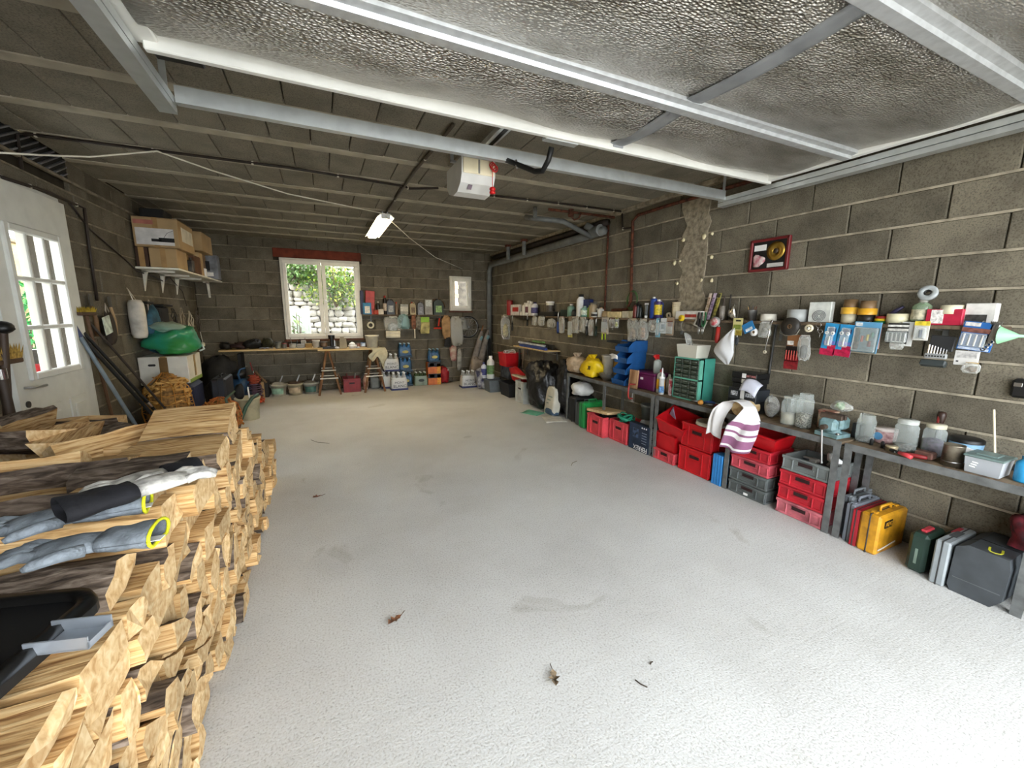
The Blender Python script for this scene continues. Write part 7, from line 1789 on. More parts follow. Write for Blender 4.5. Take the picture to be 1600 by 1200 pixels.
# framed golden disc
def framed():
  a = onx(1176, 381, XR - 0.02); c = onx(1228, 420, XR - 0.02)
  yc = (a.y + c.y) / 2; zc = (a.z + c.z) / 2 + 0.01; w, h_ = abs(a.y - c.y), 0.235
  t = thing('framed_disc', 'dark red framed display with gold disc and small pictures on the block wall', 'picture frame', (XR - 0.018, yc, zc), rot=(0.0, 0, 0))
  b = MB(); b.box((0.004, 0, 0), (0.012, w, h_)); part(t, 'backing', b, mat('1a1a1c', 0.4))
  for (cc, dd) in (((0, 0, h_ / 2), (0.03, w + 0.02, 0.022)), ((0, 0, -h_ / 2), (0.03, w + 0.02, 0.022)), ((0, w / 2, 0), (0.03, 0.022, h_ + 0.02)), ((0, -w / 2, 0), (0.03, 0.022, h_ + 0.02))):
    b = MB(); b.box(cc, dd, 0, 0.004); part(t, 'frame_bar', b, mat('6d1f22', 0.45))
  b = MB(); b.lathe([(0.02, 0), (0.072, 0), (0.072, 0.003), (0.02, 0.003), (0.02, 0)], 26, R=RY(-math.pi / 2)); part(t, 'gold_disc', b, mat('a8863a', 0.3, 0.8, var=0.1), (-0.004, -0.055, 0.022))
  b = MB(); b.lathe([(0.0, 0), (0.02, 0), (0.02, 0.003), (0, 0.003)], 16, R=RY(-math.pi / 2)); part(t, 'disc_label', b, mat('3a2e22', 0.5), (-0.004, -0.055, 0.022))
  b = MB(); b.box((-0.004, 0.075, 0.06), (0.003, 0.10, 0.045)); part(t, 'white_card', b, M_WHITE)
  b = MB(); b.box((-0.004, -0.06, -0.085), (0.003, 0.13, 0.03)); part(t, 'caption_card', b, mat('c9c6c2', 0.5))
  b = MB(); b.blob((-0.004, 0.085, -0.045), (0.006, 0.10, 0.09), 12, 8, 0.3, 5); part(t, 'pink_picture', b, mat('b05a6a', 0.5, var=0.6, scale=25, second='e0d8d4'))
framed()
# small black junction box at the near end of the wall
p = onx(1597, 607, XR - 0.02); t = thing('junction_box', 'small black fitting on the block wall near the funnel', 'fitting', p); b = MB(); b.box((0, 0, 0), (0.05, 0.07, 0.10), 0, 0.012); part(t, 'box', b, M_BLACK); b = MB(); b.box((-0.026, 0.01, 0.02), (0.004, 0.03, 0.02), 0, 0.001); part(t, 'lens', b, M_STEEL)
# ------------------------------------------------------------------ back of the room
def yspan(x0, y0, x1, y1, Y):
  cy = (y0 + y1) / 2; cx = (x0 + x1) / 2
  a = ony(x0, cy, Y).x; b_ = ony(x1, cy, Y).x
  return ((a + b_) / 2, abs(b_ - a), ony(cx, y1, Y).z, ony(cx, y0, Y).z)
BPZ = 1.395
bp = thing('back_plank', 'dark plank on the back wall between the two windows', 'shelf', (0.70, YB, BPZ))
b = MB(); b.box((0.83, -0.08, -0.012), (1.68, 0.16, 0.022), 0, 0.003); part(bp, 'board', b, M_WOODD)
for x in (0.15, 0.8, 1.5):
  b = MB(); b.box((x, -0.07, -0.03), (0.025, 0.13, 0.008)); b.box((x, -0.004, -0.09), (0.025, 0.006, 0.12)); part(bp, 'bracket', b, M_ANGLE)
YP = 8.16
def b_box(label, px, col, Y=YP, d_=0.10, zb=BPZ, name='small_box', cat='box', band=None, tilt=0.0, b=None):
  xc, w, z0, z1 = yspan(*px, Y); h_ = max(0.03, z1 - zb)
  t = thing(name, label, cat, (xc, Y, zb), rot=(0, tilt, 0))
  mb = MB(); mb.box((0, 0, h_ / 2), (w, d_, h_), 0, 0.006); part(t, 'carton', mb, mat(col, 0.5, var=0.15, scale=14))
  for (f0, f1, w0, w1, c2) in (band or ()):
    mb = MB(); mb.box(((w0 + w1 - 1) / 2 * w, -d_ / 2 - 0.001, (f0 + f1) / 2 * h_), ((w1 - w0) * w, 0.003, (f1 - f0) * h_)); part(t, 'printed_band', mb, mat(c2, 0.5, var=0.2, scale=40))
  return t
def b_bot(label, px, col, cap, lab=None, Y=YP, zb=BPZ, neck=0.4, sh=0.72, name='bottle', cat='bottle', m=None):
  xc, w, z0, z1 = yspan(*px, Y)
  return bottle(label, (xc, Y, zb), min(w / 2, 0.09), max(0.03, z1 - zb), m or mat(col, 0.4, var=0.1), mat(cap, 0.4), mat(lab, 0.5, var=0.3, scale=40) if lab else None, neck, sh, name, cat, n=12)
def can(label, px, col, lab, Y=YP, zb=BPZ, cap='2a2a2a', name='oil_can'):
  xc, w, z0, z1 = yspan(*px, Y); h_ = max(0.05, z1 - zb)
  t = thing(name, label, 'can', (xc, Y, zb))
  mb = MB(); mb.prism([(-w / 2, 0), (w / 2, 0), (w / 2, h_ * 0.72), (w * 0.1, h_ * 0.9), (-w * 0.25, h_ * 0.9), (-w / 2, h_ * 0.8)], -0.05, 0.05, 'y'); part(t, 'can', mb, mat(col, 0.4, var=0.15))
  mb = MB(); mb.cyl((-w * 0.12, 0, h_ * 0.88), (-w * 0.12, 0, h_), w * 0.14, n=10); part(t, 'cap', mb, mat(cap, 0.4))
  mb = MB(); mb.tube([(w * 0.02, 0, h_ * 0.88), (w * 0.2, 0, h_ * 0.98), (w * 0.4, 0, h_ * 0.86), (w * 0.47, 0, h_ * 0.68)], 0.008, 6); part(t, 'handle', mb, mat(col, 0.4))
  if lab:
    mb = MB(); mb.box((0, -0.052, h_ * 0.36), (w * 0.62, 0.003, h_ * 0.42)); part(t, 'paper_label', mb, mat(lab, 0.5, var=0.3, scale=30))
  return t
b_box('navy blue slim box at the window end of the back plank', (563, 454, 568, 487), '161c3c')
b_box('bright blue box with white label on the back plank', (567, 473, 580, 492), '1f6f94', Y=8.11, band=[(0.1, 0.7, 0.2, 0.8, 'd0cbbd')])
b_box('red plastic case leaning, first of the red pair on the back plank', (570, 454, 578, 492), '9c2f2c', tilt=0.04)
b_box('red plastic case leaning, second of the red pair on the back plank', (577, 455, 584, 492), 'a83832', tilt=0.05)
b_bot('small red pot in front of the red cases', (583, 484, 592, 492), 'a8402c', '8a3424', neck=0.9, Y=8.1)
b_bot('dark flask with white patch on the back plank', (587, 471, 594, 486), '2a2620', 'b9b4a8', Y=8.19)
b_box('white and red small box under the dark flask', (591, 483, 599, 492), 'c4bba8', Y=8.11)
b_bot('tall black oil bottle with red cap on the back plank', (598, 462, 605, 491), '17130f', '8a2018', 'a89a8a')
can('large black oil canister with silver label on the back plank', (604, 467, 616, 491), '14120f', '9a9a96')
b_bot('thin bottle with red cap beside the black canister', (617, 472, 622, 491), '6b5a44', '9a2c20')
b_box('steel grey rectangular tin on the back plank', (625, 475, 637, 491), '8b8a80', band=[(0.3, 0.75, 0.0, 1.0, 'b8b4a4')])
can('beige oil bottle with red cap on the back plank', (640, 472, 649, 491), '9c8a60', '6a5434', cap='9a2a20')
can('grey oil bottle in the middle of the back plank', (652, 471, 661, 491), '6d6c6e', '8b8a8c')
b_box('pale grey blister box at the far part of the back plank', (663, 468, 675, 491), '8f8c84', band=[(0.55, 0.95, 0.15, 0.85, 'b9bcb6')])
can('dark green canister with light green label beside the small window', (677, 467, 692, 491), '2a3224', '88a868')
mb = MB(); mb.tube([(-0.12, 0, 0), (-0.08, 0, 0.10), (0.06, 0, 0.12), (0.14, 0, 0.05), (0.17, 0, -0.04)], 0.012, 6); solo('brown_hose', mb, mat('5d4530', 0.6), 'brown hose arching over the dark green canister', 'hose', (ony(683, 478, 8.2).x, 8.21, ony(683, 478, 8.2).z + 0.02))

YH = 8.07
def bh_bag(label, px, col, inner, seed, m=None, name='clear_bag', cat='bag', Y=YH, th=0.06):
  xc, w, z0, z1 = yspan(*px, Y); h_ = z1 - z0
  t = thing(name, label, cat, (xc, Y, z0))
  mb = MB(); mb.blob((0, 0, h_ * 0.47), (w, th, h_ * 0.96), 18, 14, 0.16, seed, power=0.6, cr=0.14); part(t, 'pouch', mb, m or M_BAGCLR)
  if inner:
    mb = MB(); mb.blob((0, 0, h_ * 0.35), (w * 0.65, th * 0.6, h_ * 0.5), 10, 8, 0.2, seed + 3); part(t, 'contents', mb, mat(inner, 0.6, var=0.3, scale=20))
  mb = MB(); mb.box((0, 0, h_ * 0.95), (w * 0.5, 0.006, h_ * 0.08), 0, 0.002); part(t, 'header', mb, mat(col, 0.5))
  return t
p = ony(579, 508, 8.20); t = thing('masking_tape', 'cream masking tape roll hung on the back wall beside the window', 'tape roll', (p.x, 8.20, p.z)); mb = MB(); mb.lathe([(0.035, -0.02), (0.065, -0.02), (0.065, 0.02), (0.035, 0.02), (0.035, -0.02)], 20, R=RX(math.pi / 2)); part(t, 'tape', mb, mat('d8d0b4', 0.5)); mb = MB(); mb.lathe([(0.030, -0.019), (0.035, -0.019), (0.035, 0.019), (0.030, 0.019), (0.030, -0.019)], 16, R=RX(math.pi / 2)); part(t, 'core', mb, M_BLACKM)
bh_bag('clear bag holding two white rolls under the back plank', (602, 494, 626, 520), 'b9b6aa', '9aa0a0', 201)
for k in range(2):
  xc, w, z0, z1 = yspan(603, 517 + 5 * k, 625, 523 + 5 * k, 8.03); mb = MB(); mb.cyl((-w / 2, 0, 0), (w / 2, 0, 0), 0.035, n=12); solo('paint_roller', mb, mat('d0c8b2', 0.8), ['upper cream paint roller sleeve under the clear bag', 'lower cream paint roller sleeve under the clear bag'][k], 'roller sleeve', (xc, 8.03, (z0 + z1) / 2))
bh_bag('teal tinted clear pack hanging beside the roller bag', (622, 491, 640, 514), '88a0a0', '2f6a6c', 202, m=clear('8fb0ac', 0.5, 0.25, bump=0.6))
bh_bag('brown brush pack hanging under the beige oil bottle', (643, 492, 650, 514), '6a4a34', '7a4a34', 203, m=mat('7a4f38', 0.7, var=0.4, scale=20))
bh_bag('grey brush pack hanging beside the brown brush pack', (650, 493, 658, 515), '8a8070', '6a655a', 204, m=mat('6f6a5c', 0.7, var=0.4, scale=20))
mb = MB(); p = ony(648, 514, YH); mb.cyl((0, 0, 0), (0, 0, -0.18), 0.010, n=8); solo('paint_stick', mb, M_CREAM, 'white stick hanging under the brush packs', 'stick', p)
t = bh_bag('lime green headed pack of seed hanging on the back plank', (656, 495, 671, 521), '86a828', 'a8985a', 205, m=mat('a89c62', 0.6, var=0.3, scale=12)); mb = MB(); mb.box((0, -0.035, 0.27), (0.17, 0.01, 0.10), 0, 0.003); part(t, 'green_header', mb, mat('7fa626', 0.5))
t = thing('cutting_tool', 'black and red cutter hanging beside the tan gloves', 'tool', ony(684, 497, YH)); mb = MB(); mb.tube([(0, 0, 0), (0.0, 0, -0.14), (-0.02, 0, -0.22)], [0.03, 0.045, 0.03], 8); part(t, 'body', mb, M_BLACK); mb = MB(); mb.tube([(0.03, -0.03, 0.0), (0.0, -0.04, -0.16)], 0.016, 6); mb.tube([(-0.09, -0.03, -0.20), (0.06, -0.03, -0.20)], 0.018, 6); part(t, 'red_lever', mb, mat('c0301c', 0.45))
bh_bag('tan leather gloves bundle hanging by the small window', (691, 493, 704, 529), 'a8865c', None, 207, m=mat('9a7850', 0.8, var=0.25), name='leather_gloves', cat='gloves')
bh_bag('black cloth hanging below the tan gloves', (694, 526, 704, 542), '15140f', None, 208, m=M_BLACKM, name='black_cloth', cat='cloth')
bh_bag('long clear plastic cover hanging below the small window', (704, 494, 722, 540), 'b5b3a8', 'a39d92', 209, m=clear('b5b2a8', 0.6, 0.25, bump=0.9), th=0.12)
bh_bag('grey crumpled plastic hanging over the wheel', (716, 496, 730, 517), '8d8a84', '77746c', 210, m=clear('8d8c86', 0.6, 0.25, bump=0.9), th=0.10)
bh_bag('red and cream cloth strip hanging below the clear cover', (703, 540, 714, 564), '8a2a2c', None, 211, m=mat('7d2430', 0.8, var=0.5, scale=6, second='b9ad98'), name='cloth_strip', cat='cloth')
bh_bag('pale ribbon strap hanging low under the clear cover', (714, 545, 721, 578), 'a8a498', None, 212, m=mat('8e8a80', 0.7, var=0.3), name='ribbon_strap', cat='strap')
# bicycle wheel
xc, w, z0, z1 = yspan(716, 495, 747, 527, 8.19)
t = thing('bicycle_wheel', 'thin black bicycle wheel hanging on the back wall under the small window', 'wheel', (xc, 8.19, (z0 + z1) / 2))
R_ = w / 2
mb = MB(); mb.tube([(R_ * math.cos(a), 0, R_ * math.sin(a)) for a in [i * 6.2832 / 30 for i in range(31)]], 0.014, 6); part(t, 'tyre', mb, M_BLACK)
mb = MB(); mb.tube([(R_ * 0.93 * math.cos(a), 0, R_ * 0.93 * math.sin(a)) for a in [i * 6.2832 / 30 for i in range(31)]], 0.006, 5); part(t, 'rim', mb, M_STEEL)
sp = MB(); sp.cyl((0, 0, 0.015), (0, 0, R_ * 0.92), 0.0015, n=4); spm = sp.mesh('spoke', M_STEEL)
for k in range(16): link('spoke', spm, t, (0, 0, 0), (0, k * 6.2832 / 16, 0))
mb = MB(); mb.cyl((0, -0.04, 0), (0, 0.04, 0), 0.016, n=10); part(t, 'hub', mb, M_STEEL)
# folded parasols leaning in the corner
for k, (xa, ya, xb, yb, lab) in enumerate(((738, 578, 752, 520, 'grey folded parasol in a loose cover leaning in the corner'), (748, 574, 762, 519, 'grey brown folded parasol beside the first one in the corner'))):
  p0 = ony(xa, ya, 7.9); p1 = ony(xb, yb, 8.12); v = p1 - p0
  t = thing('folded_parasol', lab, 'parasol', p0)
  mb = MB(); mb.tube([v * -0.2, v * 0.0, v * 0.25, v * 0.6, v * 0.95, v * 1.05], [0.05, 0.07, 0.08, 0.065, 0.045, 0.02], 10); part(t, 'cover', mb, mat('77706a', 0.75, var=0.25, scale=10))
  mb = MB(); mb.tube([v * 0.98, v * 1.2], 0.016, 6); part(t, 'pole', mb, mat('7d5a3c', 0.6))
  mb = MB(); mb.tube([v * 0.80 + Vector((0.0, -0.05, 0)), v * 0.90 + Vector((0.02, -0.05, 0))], 0.03, 6); part(t, 'teal_band', mb, mat('6a8f94', 0.6))
bh_bag('tan canvas tote standing below the folded parasols', (736, 557, 752, 590), '8f8478', None, 220, m=mat('8a8076', 0.8, var=0.2), name='tote_bag', cat='bag', Y=7.85, th=0.2)
mb = MB(); mb.box((0, 0, 0.45), (0.05, 0.04, 0.9), 0, 0.005); solo('black_tripod', mb, M_BLACKM, 'black upright case standing in the corner behind the parasols', 'case', (3.22, 8.1, 0.1 - 0.1))
xc, w, z0, z1 = yspan(773, 492, 792, 532, 8.0)
bh_bag('clear bag with yellow strips hanging in the corner', (783, 491, 797, 530), 'b8b08a', 'a89a62', 221, Y=7.3, th=0.08)

# ---- packs of bottles
def bottle_pack(label, loc, w, d_, h_, bot, capc, wrap, tray=None, letters=None, lcol='2a2c34', nx=3, ny=2, group=None, oval=None):
  t = thing('bottle_pack', label, 'bottle pack', loc, group=group)
  r_ = w / nx / 2 * 0.95
  bm_ = MB(); bm_.lathe([(0, 0.01), (r_ * 0.95, 0.008), (r_, 0.02), (r_, h_ * 0.62), (r_ * 0.7, h_ * 0.78), (r_ * 0.32, h_ * 0.90), (r_ * 0.32, h_ * 0.95), (0, h_ * 0.95)], 10); me = bm_.mesh('bottle', bot)
  cm_ = MB(); cm_.lathe([(r_ * 0.4, h_ * 0.93), (r_ * 0.4, h_), (0, h_)], 8); ce_ = cm_.mesh('cap', mat(capc, 0.4))
  for i in range(nx):
    for j in range(ny):
      o = link('bottle', me, t, ((i - (nx - 1) / 2) * w / nx, (j - (ny - 1) / 2) * d_ / ny, 0)); link('cap', ce_, o)
  mb = MB(); mb.sheet(lambda u, v: ((w / 2 + 0.004) * math.copysign(abs(math.cos(u * 6.283)) ** 0.35, math.cos(u * 6.283)) * (1 - 0.12 * max(0, v - 0.6) * 2), (d_ / 2 + 0.004) * math.copysign(abs(math.sin(u * 6.283)) ** 0.35, math.sin(u * 6.283)) * (1 - 0.12 * max(0, v - 0.6) * 2), h_ * 0.72 * v + 0.004 * math.sin(u * 30) * v), 32, 5); part(t, 'shrink_wrap', mb, wrap)
  if tray:
    mb = MB(); mb.box((0, 0, 0.018), (w + 0.02, d_ + 0.02, 0.036), 0, 0.004); part(t, 'tray', mb, mat(tray, 0.5))
  if oval:
    mb = MB(); mb.prism([(0.06 * math.cos(a), 0.03 * math.sin(a)) for a in [i * 0.6283 for i in range(10)]], -d_ / 2 - 0.012, -d_ / 2 - 0.009, 'y'); part(t, 'emblem', mb, mat(oval, 0.5), (0, 0, h_ * 0.4))
  for k, (s_, zf, size) in enumerate(letters or ()):
    text(t, s_, size, mat(lcol, 0.5), (0, -d_ / 2 - 0.012, h_ * zf), FACE_N)
  return t
WRW = clear('d4d2cc', 0.62, 0.3, bump=0.5); BTW = clear('c3c6c4', 0.5, 0.15)
WRB = clear('2b5c86', 0.45, 0.25, bump=0.5); BTB = clear('2f6a96', 0.6, 0.12)
LB = [('MONT', 0.44, 0.06), ('BLANC', 0.24, 0.075)]
def onfl(px, py): 
  p = onz(px, py, 0); return p
bottle_pack('white wrapped pack of water bottles standing foremost beside the trestle', (1.24, 7.75, 0), 0.29, 0.20, 0.33, BTW, 'd5d8da', WRW, '1c2350', LB)
bottle_pack('white wrapped pack of water bottles on the floor behind the foremost one', (1.10, 8.02, 0), 0.28, 0.20, 0.32, BTW, 'd5d8da', WRW, '1c2350')
bottle_pack('white wrapped pack of water bottles stacked on top of another', (1.15, 8.02, 0.325), 0.28, 0.20, 0.33, BTW, 'd5d8da', WRW, '1c2350', LB)
for k in range(3):
  bottle_pack(['blue water bottle pack at the bottom of the blue stack', 'blue water bottle pack in the middle of the blue stack', 'blue water bottle pack at the top of the blue stack'][k], (1.43, 8.10, 0.285 * k), 0.24, 0.17, 0.28, BTB, '8fb0c4', WRB, '1a3040', oval='a89a50')
bottle_pack('green bottle pack with silvery wrap standing alone on the floor', (1.72, 8.08, 0), 0.26, 0.18, 0.27, clear('3c5232', 0.75, 0.2), 'c9c9c2', clear('8b9a84', 0.6, 0.3, bump=0.4), None, oval='232b22')
for k in range(2):
  t = b_box(['orange and black drinks carton on the floor', 'orange and black drinks carton on top of its twin'][k], (667, 570, 687, 583), 'b8622c', Y=8.08, d_=0.18, zb=0.0, name='drinks_carton', cat='carton', band=[(0.62, 1.0, 0.0, 1.0, '17151a'), (0.68, 0.95, 0.12, 0.48, 'd0c4b4'), (0.0, 0.9, 0.70, 0.98, 'c98a2a')])
  t.location.z = 0.225 * k
  for ch in t.children:
    for v in ch.data.vertices: v.co.z *= 0.225 / max(1e-6, 0.225 if False else (yspan(667, 570, 687, 583, 8.08)[3]))
bottle_pack('blue water bottle pack on the orange drinks cartons', (2.0, 8.08, 0.455), 0.23, 0.17, 0.27, BTB, '8fb0c4', WRB, '1a3040', oval='a89a50')
t = bag('red_shopping_bag', 'red upright shopping bag beside the orange cartons', (2.21, 8.08, 0), (0.20, 0.16, 0.34), mat('8f141c', 0.6, var=0.2), 231, neck=False)
mb = MB(); mb.tube([(0.06, -0.06, 0.26), (0.065, -0.075, 0.3), (0.06, -0.06, 0.30)], 0.008, 6); part(t, 'badge', mb, M_WHITE)
bottle_pack('white wrapped pack of water bottles standing by the corner clutter', (2.53, 7.50, 0), 0.29, 0.20, 0.33, BTW, 'd5d8da', WRW, '1c2350', LB)
# ---- corner clutter along the long wall
def tub(label, loc, w, d_, h_, m, name='storage_tub', lid=None, cat='tub', rz=0):
  t = bin_(label, loc, w, d_, h_, m, (0, 0, rz), name)
  t['category'] = cat
  if lid:
    mb = MB(); mb.box((0, 0, h_ + 0.012), (d_ + 0.03, w + 0.03, 0.02), 0, 0.006); part(t, 'lid', mb, lid)
  return t
tub('grey plastic tub on the floor beside the white bottle pack', (2.86, 6.92, 0), 0.30, 0.34, 0.22, mat('5b6163', 0.5), lid=None)
tub('black open crate on the floor behind the pale grey bin', (3.02, 6.42, 0), 0.42, 0.40, 0.24, mat('15161a', 0.5))
t = crate('pale grey ribbed bin standing by the black refuse sacks', (2.97, 5.82, 0), 0.30, 0.28, 0.36, mat('a9aca6', 0.5), slot=True, name='ribbed_bin')
mb = MB(); mb.box((0, 0, 0.02), (0.34, 0.40, 0.03), 0, 0.006, RY(0.10)); solo('card_sheets', mb, mat('c0b8a2', 0.7, var=0.15), 'slanting cream board lying on the pale grey bin', 'board', (2.97, 5.86, 0.395))
carton('printed dark carton standing behind the black crate', 3.03, 3.30, 6.70, 7.05, 0.25, 0.47, mat('4a5058', 0.5, var=0.5, scale=12))
carton('plain dark carton lowest in the corner heap', 3.02, 3.31, 6.68, 7.1, 0.0, 0.245, mat('2a2622', 0.7))
bin_('red rectangular bin of clear plastic on top of the corner heap', (3.10, 6.80, 0.48), 0.36, 0.30, 0.24, M_RED2)
bag('plastic_wrap', 'clump of clear wrap bulging from the red bin', (3.12, 6.80, 0.62), (0.22, 0.22, 0.16), M_BAGCLR, 240, neck=False)
t = thing('folded_red_bag', 'red folded bag with white tag leaning on the corner heap', 'bag', (2.98, 6.12, 0.25)); mb = MB(); mb.prism([(-0.26, 0.0), (0.20, 0.06), (0.26, 0.26), (0.05, 0.30), (-0.24, 0.20)], -0.03, 0.03, 'x', R=RY(-0.2)); part(t, 'bag', mb, mat('b41a1e', 0.5)); mb = MB(); mb.box((-0.045, 0.10, 0.10), (0.003, 0.07, 0.04), R=RY(-0.2)); part(t, 'white_tag', mb, M_WHITE)
b_bot('white spray bottle with green label in the corner heap', (761, 556, 772, 588), 'c9ccc6', 'e0e0dc', '5a7a4a', Y=7.0, zb=0.23)
b_bot('white bottle with blue cap beside the spray bottle', (752, 566, 760, 588), 'b9bcc4', '34386a', '34386a', Y=7.1, zb=0.23)
bag('cloth_bundle', 'dark blue and white cloth bundle in the corner heap', (2.72, 7.2, 0.0), (0.26, 0.28, 0.40), mat('2a2c4a', 0.8, var=0.6, scale=10, second='a8a6a4'), 242, neck=False)
mb = MB(); mb.box((0, 0, 0.1), (0.30, 0.36, 0.2), 0, 0.01); solo('grey_crate_base', mb, mat('5a5a52', 0.7), 'grey box carrying the bottles of the corner heap', 'box', (2.93, 7.25, 0))
# small wall shelf with tools
y0, y1 = onx(856, 545, 3.1).y, onx(803, 540, 3.1).y
zs = onx(830, 545, 3.1).z
t = thing('tool_shelf', 'short pale board fixed to the wall holding long tools, above the black sacks', 'shelf', (XR, y0, zs)); mb = MB(); mb.box((-0.12, (y1 - y0) / 2, 0), (0.24, y1 - y0, 0.018), 0, 0.003); part(t, 'board', mb, M_WOODP)
for y in (0.1, (y1 - y0) - 0.1):
  mb = MB(); mb.box((-0.1, y, -0.02), (0.2, 0.02, 0.02)); mb.box((-0.006, y, -0.09), (0.012, 0.02, 0.14)); part(t, 'bracket', mb, M_ANGLE)
for k, (dx, c, hh, lab) in enumerate(((-0.20, '2c3f80', 0.04, 'blue and silver spirit level on the short tool shelf'), (-0.14, '1c1c1c', 0.06, 'black long tool in the middle of the short tool shelf'), (-0.07, '24231f', 0.08, 'black saw case at the back of the short tool shelf'), (-0.17, 'b9bcc0', 0.075, 'pale grey bar lying over the spirit level'), (-0.09, '5f8a4a', 0.11, 'green packet on top of the tools on the short shelf'))):
  L = (y1 - y0) * (0.75 if k < 4 else 0.3)
  t = thing('long_tool', lab, 'tool', (XR + dx, (y0 + y1) / 2 + (0.06 if k % 2 else -0.05), zs + 0.01 + (0.045 if k == 3 else (0.085 if k == 4 else 0)))); mb = MB(); mb.box((0, 0, hh / 2 if k < 3 else 0.015), (0.05, L, hh if k < 3 else 0.028), 0, 0.004); part(t, 'body', mb, mat(c, 0.45, var=0.25, scale=12)); mb = MB(); mb.box((0, L / 2 - 0.03, (hh if k < 3 else 0.028) + 0.003), (0.03, 0.06, 0.006), 0, 0.002); part(t, 'end_piece', mb, M_STEEL)
for k in range(2):
  p = onx(812 + 6 * k, 547, 3.15); mb = MB(); mb.tube([(0, 0, 0.02), (0.005, 0.01, -0.15), (0, 0.02, -0.32)], 0.02, 6); solo('hanging_strap', mb, mat(['1a1815', '6a5a48'][k], 0.7), ['black strap hanging below the short tool shelf', 'brown strap hanging below the short tool shelf'][k], 'strap', p)
# refuse sacks
M_SACK = mat('0c0c0d', 0.38, var=0.1, bump=1.0, bscale=24, spec=0.5)
bag('refuse_sack', 'tall shiny black refuse sack standing at the end of the tables', (3.02, 5.32, 0), (0.46, 0.62, 0.72), M_SACK, 251, amp=0.12, nu=48, nv=30, fold=0.10)
bag('refuse_sack', 'smaller black refuse sack behind the tall one against the wall', (3.12, 4.85, 0), (0.30, 0.30, 0.78), M_SACK, 252, amp=0.14, nu=40, nv=26, fold=0.10)
t = thing('cement_sack', 'white and blue paper sack leaning on the black refuse sacks', 'sack', (2.92, 4.93, 0), rot=(0.0, 0.12, 0.0))
mb = MB(); mb.blob((0, 0, 0.20), (0.14, 0.26, 0.42), 18, 14, 0.06, 255, flat=0.06, power=0.36); part(t, 'paper_sack', mb, mat('b9b5a6', 0.7, var=0.08))
mb = MB(); mb.blob((0, 0, 0.055), (0.145, 0.265, 0.11), 16, 8, 0.03, 256, flat=0.2, power=0.5); part(t, 'blue_base', mb, mat('33485c', 0.6))
for q in range(3):
  mb = MB(); mb.box((-0.074, 0.03 * (q - 1), 0.27 - 0.05 * q), (0.006, 0.11 - 0.03 * q, 0.012)); part(t, 'print_line', mb, mat('6a7a74', 0.6))
mb = MB(); mb.sheet(lambda u, v: (0.30 * u - 0.15, 0.40 * v - 0.2 + 0.05 * u, 0.003 + 0.006 * math.sin(4 * u + 3 * v) + 0.006), 6, 6, thick=0.002); solo('paper_sheet', mb, mat('c5c2b8', 0.7), 'white sheet of card lying on the floor before the paper sack', 'card', (2.82, 4.68, 0.0), -0.3)
mb = MB(); mb.sheet(lambda u, v: (0.24 * u - 0.12, 0.30 * v - 0.15, 0.008 + 0.008 * math.sin(6 * u) * math.sin(5 * v)), 8, 8, thick=0.002); solo('green_sheet', mb, mat('5fa58a', 0.5), 'pale green plastic sheet on the floor at the black sack', 'plastic sheet', (2.72, 5.12, 0.0), 0.5)

# ---- bench under the large window
BZ = 0.83
def plank(label, x0, x1, y0, y1, z, m, name='bench_plank'):
  mb = MB(); mb.box(((x1 - x0) / 2, 0, 0), (x1 - x0, y1 - y0, 0.026), 0, 0.003); return solo(name, mb, m, label, 'bench top', (x0, (y0 + y1) / 2, z))
plank('long pale bench board reaching from the dark corner to the trestle', -1.50, -0.02, 7.66, 8.05, BZ - 0.013, M_WOODP)
plank('shorter pale bench board resting on both trestles', -0.10, 0.94, 7.62, 8.02, BZ - 0.04, M_WOODP)
mb = MB(); mb.box((0, 0, 0.38), (0.05, 0.3, 0.76), 0, 0.004); solo('bench_support', mb, M_BLACKM, 'dark upright board carrying the corner end of the bench', 'support', (-1.25, 7.9, 0.0 + 0.03 - 0.03))
def trestle(label, xc):
  t = thing('trestle', label, 'trestle', (xc, 7.82, 0))
  mw = wood_mat('trestle_wood', '4d3524', '6a4a32', '80603f', (20, 20, 3), 0.1, 0.2)
  top = BZ - 0.053
  for y in (-0.17, 0.17):
    for s_ in (-1, 1):
      v0 = Vector((s_ * 0.175, y, 0)); v1 = Vector((s_ * 0.02, y, top - 0.02)); d_ = v1 - v0
      mb = MB(); mb.box(d_ / 2, (0.035, 0.03, d_.length), 0, 0.003, RY(math.atan2(d_.x, d_.z))); part(t, 'leg', mb, mw, v0)
    for z, col in ((0.30, 'cfcabc'), (0.44, 'b9b4a6')):
      hw = 0.175 - 0.155 * z / top + 0.03
      mb = MB(); mb.box((0, y - 0.02, z), (2 * hw, 0.008, 0.018)); part(t, 'rung', mb, mat(col, 0.5))
  mb = MB(); mb.box((0, 0, top - 0.017), (0.06, 0.42, 0.034), 0, 0.003); part(t, 'top_beam', mb, mw)
trestle('wooden trestle under the middle of the bench with pale rungs', 0.05)
trestle('wooden trestle at the end of the bench beside the water packs', 0.80)
def on_bench(x0, y0, x1, y1, Y=7.8):
  xc, w, z0, z1 = yspan(x0, y0, x1, y1, Y); return xc, w, max(0.02, z1 - BZ)
BL = [
  ((342, 533, 362, 545), 'heap', '15130f', 'black cable heap at the corner end of the bench', 301),
  ((361, 534, 386, 545), 'heap', '2a1512', 'dark red tangled straps on the bench', 302),
  ((383, 528, 408, 545), 'heap', '100f0d', 'black tool heap in the middle of the long board', 303),
  ((408, 526, 428, 545), 'heap', '2c2a14', 'black and olive coil standing on the bench', 304),
]
